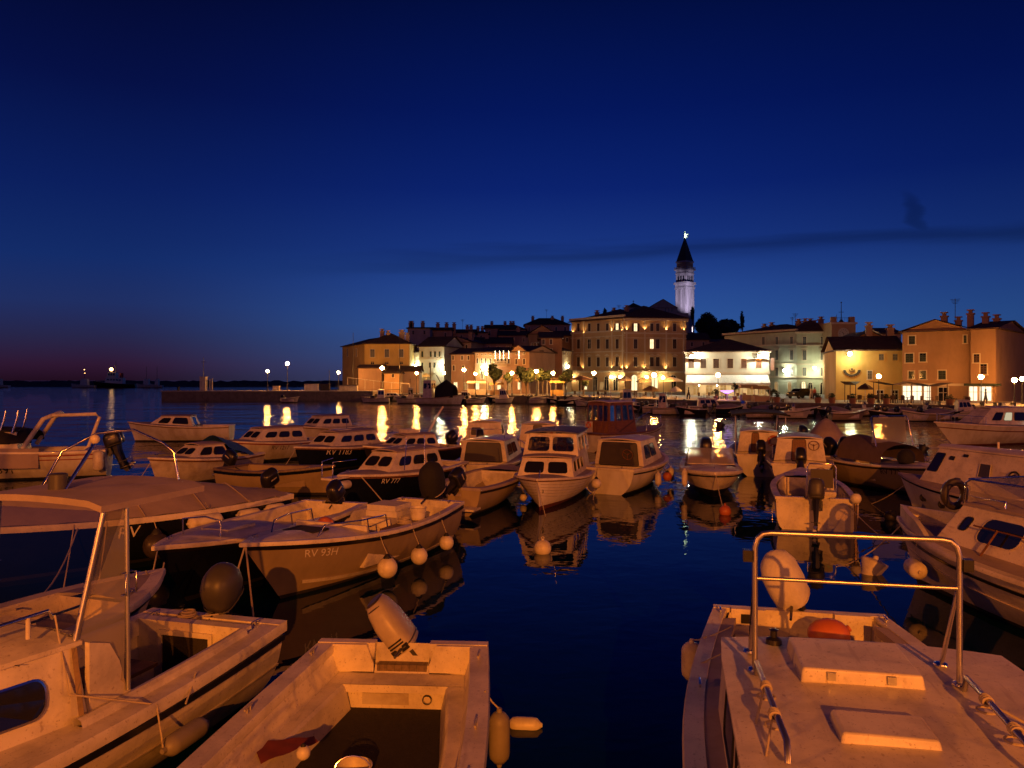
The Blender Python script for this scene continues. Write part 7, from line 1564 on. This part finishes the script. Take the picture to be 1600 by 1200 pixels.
person(1540, 90, 'dark clad person walking past the bright shop windows', 'trousers_dark', 'trousers_dark', 1.2); person(1076, 112, 'person in dark clothes left of the awning', 'trousers_dark', 'trousers_dark', 1.0)
# ================================================================ BOATS ALONG THE OLD TOWN QUAY
GQ = 'boats moored along the old town quay'
def qboat(label, px, pyw, lpx, right=True, hull='white_hull', kind='cabin', h=1.9, turn=.15, B=2.2, name=None, fs=.8, fb=1.1, mast=0, roof='gelcoat', cat=None):
    c = U(px, pyw, 0); L = max(3.2, lpx / FPX * c.y); s = 1 if right else -1
    dx, dy = cos(turn) * s * L / 2, sin(turn) * L / 2
    b = Boat(name or ('cabin_boat' if kind in ('cabin', 'fish') else 'open_boat'), label, (c.x - dx, c.y + dy), (c.x + dx, c.y - dy), B, fs, fb, N=12, group=GQ, cat=cat or 'boat', rake=.5)
    b.hull((hull, 'antifoul_dark')); b.rub('rubber'); b.gunwale('varnish' if kind == 'fish' else 'gelcoat', cw=.12)
    if kind in ('cabin', 'fish'):
        b.deck(0, 1, 'deck_paint')
        x0, x1 = (b.L * .2, b.L * .70) if kind == 'cabin' else (b.L * .16, b.L * .42)
        w = cabin_sides(3 if kind == 'cabin' else 2, .42, .85)
        b.cabin(x0, x1, h, inset=.3, tum=.12, fr=.5 if kind == 'cabin' else .15, ar=.1, wins={'port': w, 'starboard': w, 'front': [(.1, .45, .4, .85), (.55, .9, .4, .85)]}, roof=roof, sub=False)
        if kind == 'fish':
            b.tube([(b.L * .3, 0, h), (b.L * .3, 0, h + 1.6)], .04, 'iron', 'mast', 5); b.bowrail(.6, .97, .5, 4)
            add(b, 'net_pile', 'rubber', lambda m: m.ball((b.L * .6, .1, b.Z(.6) + .15), .5, 8, sz=.7)); b.tube([(b.L * .62, .3, 1), (b.L * .7, 0, 2.2)], .03, 'iron', 'derrick', 5)
    else:
        b.cockpit(.04, .75, .25, 'gelcoat', cw=.14); b.deck(.75, 1, 'gelcoat'); b.thwart(b.L * .35, .35, .55)
        b.motor(-.05, 0, None, tilt=25, simple=True)
        if kind == 'console':
            add(b, 'console', 'gelcoat', lambda m: m.hexa([Vector(p) for p in ((b.L * .4, -.4, .25), (b.L * .52, -.4, .25), (b.L * .52, .4, .25), (b.L * .4, .4, .25), (b.L * .42, -.35, 1.25), (b.L * .49, -.35, 1.3), (b.L * .49, .35, 1.3), (b.L * .42, .35, 1.25))])); b.wscreen(b.L * .5, 1.25, 1.6, .4, .1, .3, sub=False)
        if kind == 'tarp':
            add(b, 'cover', 'tarp', lambda m: m.grid([[Vector((b.L * t, b.W(t) * j / 4, b.Z(t) + .03 + .45 * (1 - (j / 4) ** 2) * sin(pi * min(1, t + .1)))) for j in range(-4, 5)] for t in [.02 + .08 * i for i in range(12)]]), 60)
    if mast: b.tube([(b.L * .5, 0, .9), (b.L * .5, 0, mast)], .05, 'iron', 'mast', 5)
    return b
QB = [(586, 629, 44, False, 'white_hull', 'fish', 2.3, 'fishing boat with pale low cabin, nearest the pier root'), (634, 630, 34, False, 'white_hull', 'fish', 2.6, 'fishing boat with nets, between the pier boat and the trawler'), (730, 630, 26, True, 'navy_hull', 'cabin', 2.0, 'dark blue cabin boat right behind the trawler'), (758, 628, 22, True, 'black_hull', 'open', 1, 'black open boat below the green lit doorway'), (789, 630, 26, True, 'white_hull', 'cabin', 2.4, 'boxy white cabin boat below the left clipped tree'), (812, 628, 20, False, 'old_white', 'tarp', 1, 'pale covered boat below the largest clipped tree'), (832, 629, 20, True, 'old_white', 'console', 1, 'grey console boat below the terracotta house lamp'), (852, 629, 18, True, 'black_hull', 'open', 1, 'small black boat left of the upright dark buoy'), (877, 630, 22, False, 'cream_hull', 'open', 1, 'cream open boat below the clipped tree by the hotel'), (900, 632, 22, True, 'old_white', 'tarp', 1, 'grey covered boat below the hotel wing lamp'), (922, 632, 24, True, 'antifoul_red', 'console', 1, 'dark red console boat behind the glazed wheelhouse boat'), (965, 639, 62, False, 'white_hull', 'fish', 2.6, 'long white fishing boat with wheelhouse below the hotel corner'), (1008, 641, 26, False, 'navy_hull', 'open', 1, 'navy open boat between two white fishing boats'), (1047, 648, 52, True, 'white_hull', 'fish', 2.4, 'white fishing boat with black net drum, below the awning left end'), (1110, 645, 66, True, 'old_white', 'cabin', 1.7, 'low white motorboat with side windows below the awning'), (1090, 640, 30, True, 'old_white', 'tarp', 1, 'pale covered boat behind the low white motorboat'), (1160, 647, 40, False, 'white_hull', 'console', 1, 'white console boat pointing left below the purple table'), (1200, 651, 52, True, 'black_hull', 'tarp', 1, 'long black covered boat below the palazzo corner'), (1222, 643, 32, True, 'old_white', 'console', 1, 'grey console boat below the parked car'), (1258, 650, 34, True, 'black_hull', 'open', 1, 'black open boat below the palazzo floodlight'), (1280, 646, 28, False, 'cream_hull', 'tarp', 1, 'cream covered boat below the clock tower'), (1325, 657, 54, True, 'cream_hull', 'open', 1, 'large cream open boat below the sun wheel emblem'), (1352, 650, 28, True, 'old_white', 'console', 1, 'grey console boat below the emblem house'), (1378, 657, 34, False, 'black_hull', 'open', 1, 'black open boat with light outboard below the street lamp of the emblem house'), (1412, 656, 44, True, 'old_white', 'tarp', 1, 'pale covered boat below the lit shop left window'), (1448, 652, 34, True, 'black_hull', 'console', 1, 'black console boat below the lit shop'), (1482, 655, 36, True, 'navy_hull', 'open', 1, 'navy open boat below the gabled house door'), (1510, 655, 44, True, 'white_hull', 'cabin', 1.9, 'white cabin boat with broad dark window below the bright shop'), (1548, 656, 40, False, 'black_hull', 'tarp', 1, 'black covered boat below the right hand street lamp'), (1582, 657, 42, True, 'old_white', 'console', 1, 'grey console boat at the right end of the quay row'), (455, 629, 26, True, 'old_white', 'open', 1, 'small boat with dark outboard moored at the pier below the tall lamp')]
QB += [(604, 627, 20, True, 'black_hull', 'open', 1, 'small black open boat between the two leftmost fishing boats'), (655, 629, 20, False, 'old_white', 'console', 1, 'grey console boat tucked behind the stern of the trawler'), (745, 631, 20, True, 'old_white', 'open', 1, 'pale open boat right of the dark blue cabin boat'), (775, 629, 20, False, 'navy_hull', 'tarp', 1, 'navy covered boat left of the boxy white cabin boat'), (842, 631, 18, True, 'old_white', 'tarp', 1, 'low grey covered boat left of the small black boat'), (866, 631, 18, False, 'navy_hull', 'console', 1, 'navy console boat beside the upright dark buoy'), (889, 633, 20, True, 'black_hull', 'open', 1, 'black open boat right of the cream open boat'), (912, 635, 22, False, 'white_hull', 'open', 1, 'white open boat left of the dark red console boat'), (940, 638, 26, True, 'old_white', 'tarp', 1, 'covered grey boat seen over the glazed wheelhouse boat roof'), (990, 643, 26, False, 'black_hull', 'console', 1, 'black console boat right of the long white fishing boat'), (1026, 646, 26, True, 'old_white', 'console', 1, 'grey console boat left of the fishing boat with the black net drum'), (1078, 650, 28, False, 'black_hull', 'open', 1, 'black open boat right of the fishing boat with the black net drum'), (1140, 648, 32, True, 'navy_hull', 'tarp', 1, 'navy covered boat below the right part of the awning'), (1182, 653, 34, False, 'old_white', 'open', 1, 'pale open boat left of the long black covered boat'), (1242, 654, 32, True, 'white_hull', 'console', 1, 'white console boat left of the palazzo floodlight boat'), (1300, 654, 32, False, 'black_hull', 'tarp', 1, 'black covered boat between clock tower and sun wheel emblem'), (1398, 653, 30, True, 'navy_hull', 'open', 1, 'navy open boat left of the lit shop window'), (1430, 658, 34, False, 'white_hull', 'open', 1, 'white open boat below the middle of the lit shop'), (1466, 658, 34, True, 'cream_hull', 'tarp', 1, 'cream covered boat just left of the gabled house door'), (1497, 653, 30, False, 'black_hull', 'open', 1, 'black open boat left of the cabin boat below the bright shop'), (1530, 654, 34, True, 'old_white', 'tarp', 1, 'grey covered boat right of the cabin boat below the bright shop'), (1564, 654, 32, False, 'navy_hull', 'console', 1, 'navy console boat second from the right end of the quay row')]
for i, (px, py, l, rt, hl, kd, h, lab) in enumerate(QB): qboat(lab, px, py, l, rt, hl, kd, h, turn=.1 + .25 * ((i * 37) % 7) / 7)
# trawler
def trawler():
    c = U(688, 632.5, 0); b = Boat('trawler', 'dark fishing trawler with big shadowy wheelhouse and pale bow, in front of the quay', (c.x - 3.6, c.y + 1.0), (c.x + 3.9, c.y - 1.0), 3.4, 1.1, 1.7, N=14, group=None, rake=.6)
    b.hull(('white_hull', 'antifoul_dark')); b.rub('varnish'); b.gunwale('varnish', cw=.15); b.deck(0, 1, 'deck_paint')
    b.cabin(1.0, 2.7, 3.9, inset=.5, tum=.2, fr=.2, ar=.1, wins={'starboard': [(.1, .45, .55, .85), (.55, .9, .55, .85)], 'port': [(.1, .45, .55, .85), (.55, .9, .55, .85)], 'front': [(.1, .45, .55, .85), (.55, .9, .55, .85)]}, sub=False)
    add(b, 'net_drum', 'black_cloth', lambda m: m.grid([[Vector((3.2 + 3.1 * i / 8, 1.25 * sin(a) * 1.0, 1.2 + (2.9 - .5 * abs(i - 4) * .5) * max(0, cos(a)) ** .6)) for a in [pi * j / 10 - pi / 2 for j in range(11)]] for i in range(9)]), 60)
    b.tube([(2.0, 0, 3.9), (2.0, 0, 6.6)], .07, 'iron', 'mast', 6); b.tube([(5.0, .2, 1.5), (3.0, .1, 4.8)], .06, 'iron', 'boom', 6)
trawler()
# masts of sailing boats behind the pier
def sailboat(px, d, top, lab, hull='white_hull'):
    x = (px - CX) / FPX * d; b = Boat('sailing_boat', lab, (x - 3.2, d), (x + 3.8, d - .6), 2.4, .95, 1.15, N=12, group=GQ); b.hull((hull, 'antifoul_dark')); b.gunwale('gelcoat'); b.deck(0, 1, 'deck_paint')
    b.cabin(1.6, 4.2, 1.5, inset=.4, tum=.15, fr=.6, wins={'starboard': cabin_sides(3, .3, .8)}, sub=False); b.tube([(4.2, 0, 1), (4.2, 0, zof(top, d))], [.07, .04], 'iron', 'mast', 6); b.tube([(4.2, 0, 2.2), (.8, 0, 2.1)], .05, 'iron', 'boom', 6)
    b.tube([(b.L, 0, 1.2), (4.2, 0, zof(top, d) - .2), (0, 0, 1.0)], .012, 'iron', 'stay', 4)
sailboat(545, 160, 520, 'sailing boat with the tallest bare mast, left of the yellow house'); sailboat(617, 148, 522, 'sailing boat with bare mast before the yellow house'); sailboat(508, 163, 578, 'low boat with a short mast behind the pier root', 'old_white')
# big drawn up wooden ship hull behind the pier root
def gangway():
    t = thing('handrail', 'long pale handrail slanting down from the quay to the pier root', 'railing', (0, 0, 0)); a, c = D(543, 590, 157), D(640, 600, 153); m = MB(); m.tube([a, a.lerp(c, .5) + Vector((0, 0, -.1)), c], .07, 6); m.build('rail', 'old_white', t)
    for k in range(8): p = a.lerp(c, k / 7); q = MB(); q.tube([(p.x, p.y, ZQ), (p.x, p.y, p.z)], .05, 5); q.build('post', 'old_white', t)
gangway()
# ================================================================ SHIPS OFF THE BREAKWATER
def tug():
    c = U(185, 607, 0); c = Vector(((183 - CX) / FPX * 400, 400)); b = Boat('tug', 'dark harbour tug with one glaring deck lamp, moored by the breakwater', (c.x + 10, c.y), (c.x - 11, c.y - 3), 6.5, 2.0, 3.6, N=16, rake=1.5, cat='ship')
    b.hull(('black_hull', 'antifoul_red'), wl=.3); b.gunwale('rubber', cw=.4, h=.25); b.deck(0, 1, 'deck_paint')
    b.cabin(6, 15, 5.2, inset=.9, tum=.2, fr=.6, wins={'port': cabin_sides(5, .5, .75), 'starboard': cabin_sides(5, .5, .75)}, sub=False)
    b.cabin(9.5, 14, 8.0, z0=5.2, inset=1.2, tum=.2, fr=.4, name='wheelhouse', wins={'port': cabin_sides(3, .45, .85), 'starboard': cabin_sides(3, .45, .85), 'front': cabin_sides(3, .45, .85)}, sub=False)
    b.tube([(10, 0, 8), (10, 0, 14)], [.2, .1], 'iron', 'mast', 6); b.tube([(9.2, 0, 11.5), (10.8, 0, 11.5)], .1, 'iron', 'yard', 5); add(b, 'funnel', 'red_paint', lambda m: m.lathe([(.9, 5.2), (.85, 7.6), (.7, 7.7)], 12, 0, Matrix.Translation((7.2, 0, 0))))
    o = MB(); o.ball((11.8, 1.2, 9.6), .9, 10); o.build('deck_lamp', GS, b.root, smooth=60); b.tube([(11.8, 1.2, 8), (11.8, 1.2, 9.2)], .08, 'iron', 'lamp_post', 5)
tug()
def small_ship(px, lab, lights, d=395, L=12):
    x = (px - CX) / FPX * d; b = Boat('ship', lab, (x + L / 2, d), (x - L / 2, d - 1), 4, 1.4, 2.4, N=12, cat='ship'); b.hull(('white_hull', 'antifoul_red'), wl=.2); b.gunwale('rubber', cw=.3); b.deck(0, 1, 'deck_paint'); b.cabin(L * .3, L * .6, 4.6, inset=.6, tum=.2, fr=.4, wins={'starboard': cabin_sides(3, .5, .8)}, sub=False); b.tube([(L * .45, 0, 4.6), (L * .45, 0, 11)], .1, 'iron', 'mast', 5)
    for k, (z, y) in enumerate(lights): o = MB(); o.ball((L * .45, y, z), .17, 8); o.build('mast_lamp', GS, b.root)
small_ship(131, 'small white ship with two mast lights, left of the tug', ((9.4, .3), (7.6, -.3))); small_ship(-4, 'ship with lights at the left picture edge by the breakwater', ((10.5, .3),)); small_ship(228, 'low unlit workboat right of the tug', (), L=9); small_ship(245, 'tiny unlit boat beyond the pier end', (), d=392, L=6)
for lab, p, sg in (('mooring line from the RV 1183 boat bow into the water', ((-9.1, 32.4, 1.15), (-9.6, 30.9, 0)), .1), ('mooring line from the blue covered boat bow into the water', ((-13.3, 28.3, 1.0), (-13.6, 27.0, 0)), .1), ('line between the open beige boat and the clinker cabin boat', ((-.1, 27.0, 1.0), (1.0, 25.4, .95)), .15), ('mooring line from the open speedboat bow into the water', ((6.75, 25.5, .95), (6.6, 24.0, 0)), .08), ('stern line of the dark windowed cabin boat into the water', ((3.0, 27.0, .9), (2.7, 25.6, 0)), .08), ('bow line of the dark windowed cabin boat into the water', ((5.9, 31.8, 1.05), (6.5, 30.4, 0)), .1), ('line from the blank sided white boat bow into the water', ((12.3, 23.4, 1.1), (11.6, 24.8, 0)), .1), ('line from the right edge cabin boat bow into the water', ((7.9, 15.4, 1.2), (7.2, 16.6, 0)), .12), ('stern line of the chrome framed boat into the water', ((8.8, 20.3, .8), (9.3, 18.9, 0)), .08), ('stern line of the smoked window cabin boat', ((-1.0, 27.9, .9), (-.6, 26.9, 0)), .08), ('slack line from the small white open boat to the covered boat', ((-6.6, 10.2, .95), (-8.2, 14.5, 1.2)), .35)):
    line(lab, p, .014, sg)
# ================================================================ LAMPS ON THE QUAY WE STAND ON
def near_lamp(x, y, h, power, label, col=SODIUM):
    t = thing('street_lamp', label, 'street lamp', (x, y, 1.6), 0, 'tall lamps on the near quay'); m = MB(); m.lathe([(.16, 0), (.12, .4), (.08, .6), (.06, h)], 10); m.tube([(0, 0, h), (0, .3, h + .25), (0, 1.0, h + .3)], .045, 8); m.build('pole', 'iron', t)
    m = MB(); m.lathe([(.34, 0), (.30, .12), (.10, .22)], 14, 0, Matrix.Translation((0, 1.0, h + .14))); m.build('shade', 'iron', t); m = MB(); m.ball((0, 1.0, h + .10), .16, 10); m.build('bulb', glow('near_bulb_glow', SODIUM, 40), t, smooth=60)
    point('lamp_light', (0, 1.0, h - .2), power, col, .16, t)
near_lamp(-7.5, -9, 7.0, 900, 'tall sodium street lamp on the near quay to the left')
near_lamp(9, -10, 7.0, 600, 'tall sodium street lamp on the near quay to the right')
near_lamp(-30, -12, 9.0, 12000, 'tall sodium street lamp far along the near quay to the left')
near_lamp(32, -10, 9.0, 10000, 'tall sodium street lamp far along the near quay to the right')
near_lamp(2, -40, 13.0, 92000, 'high mast lamp behind the near quay')
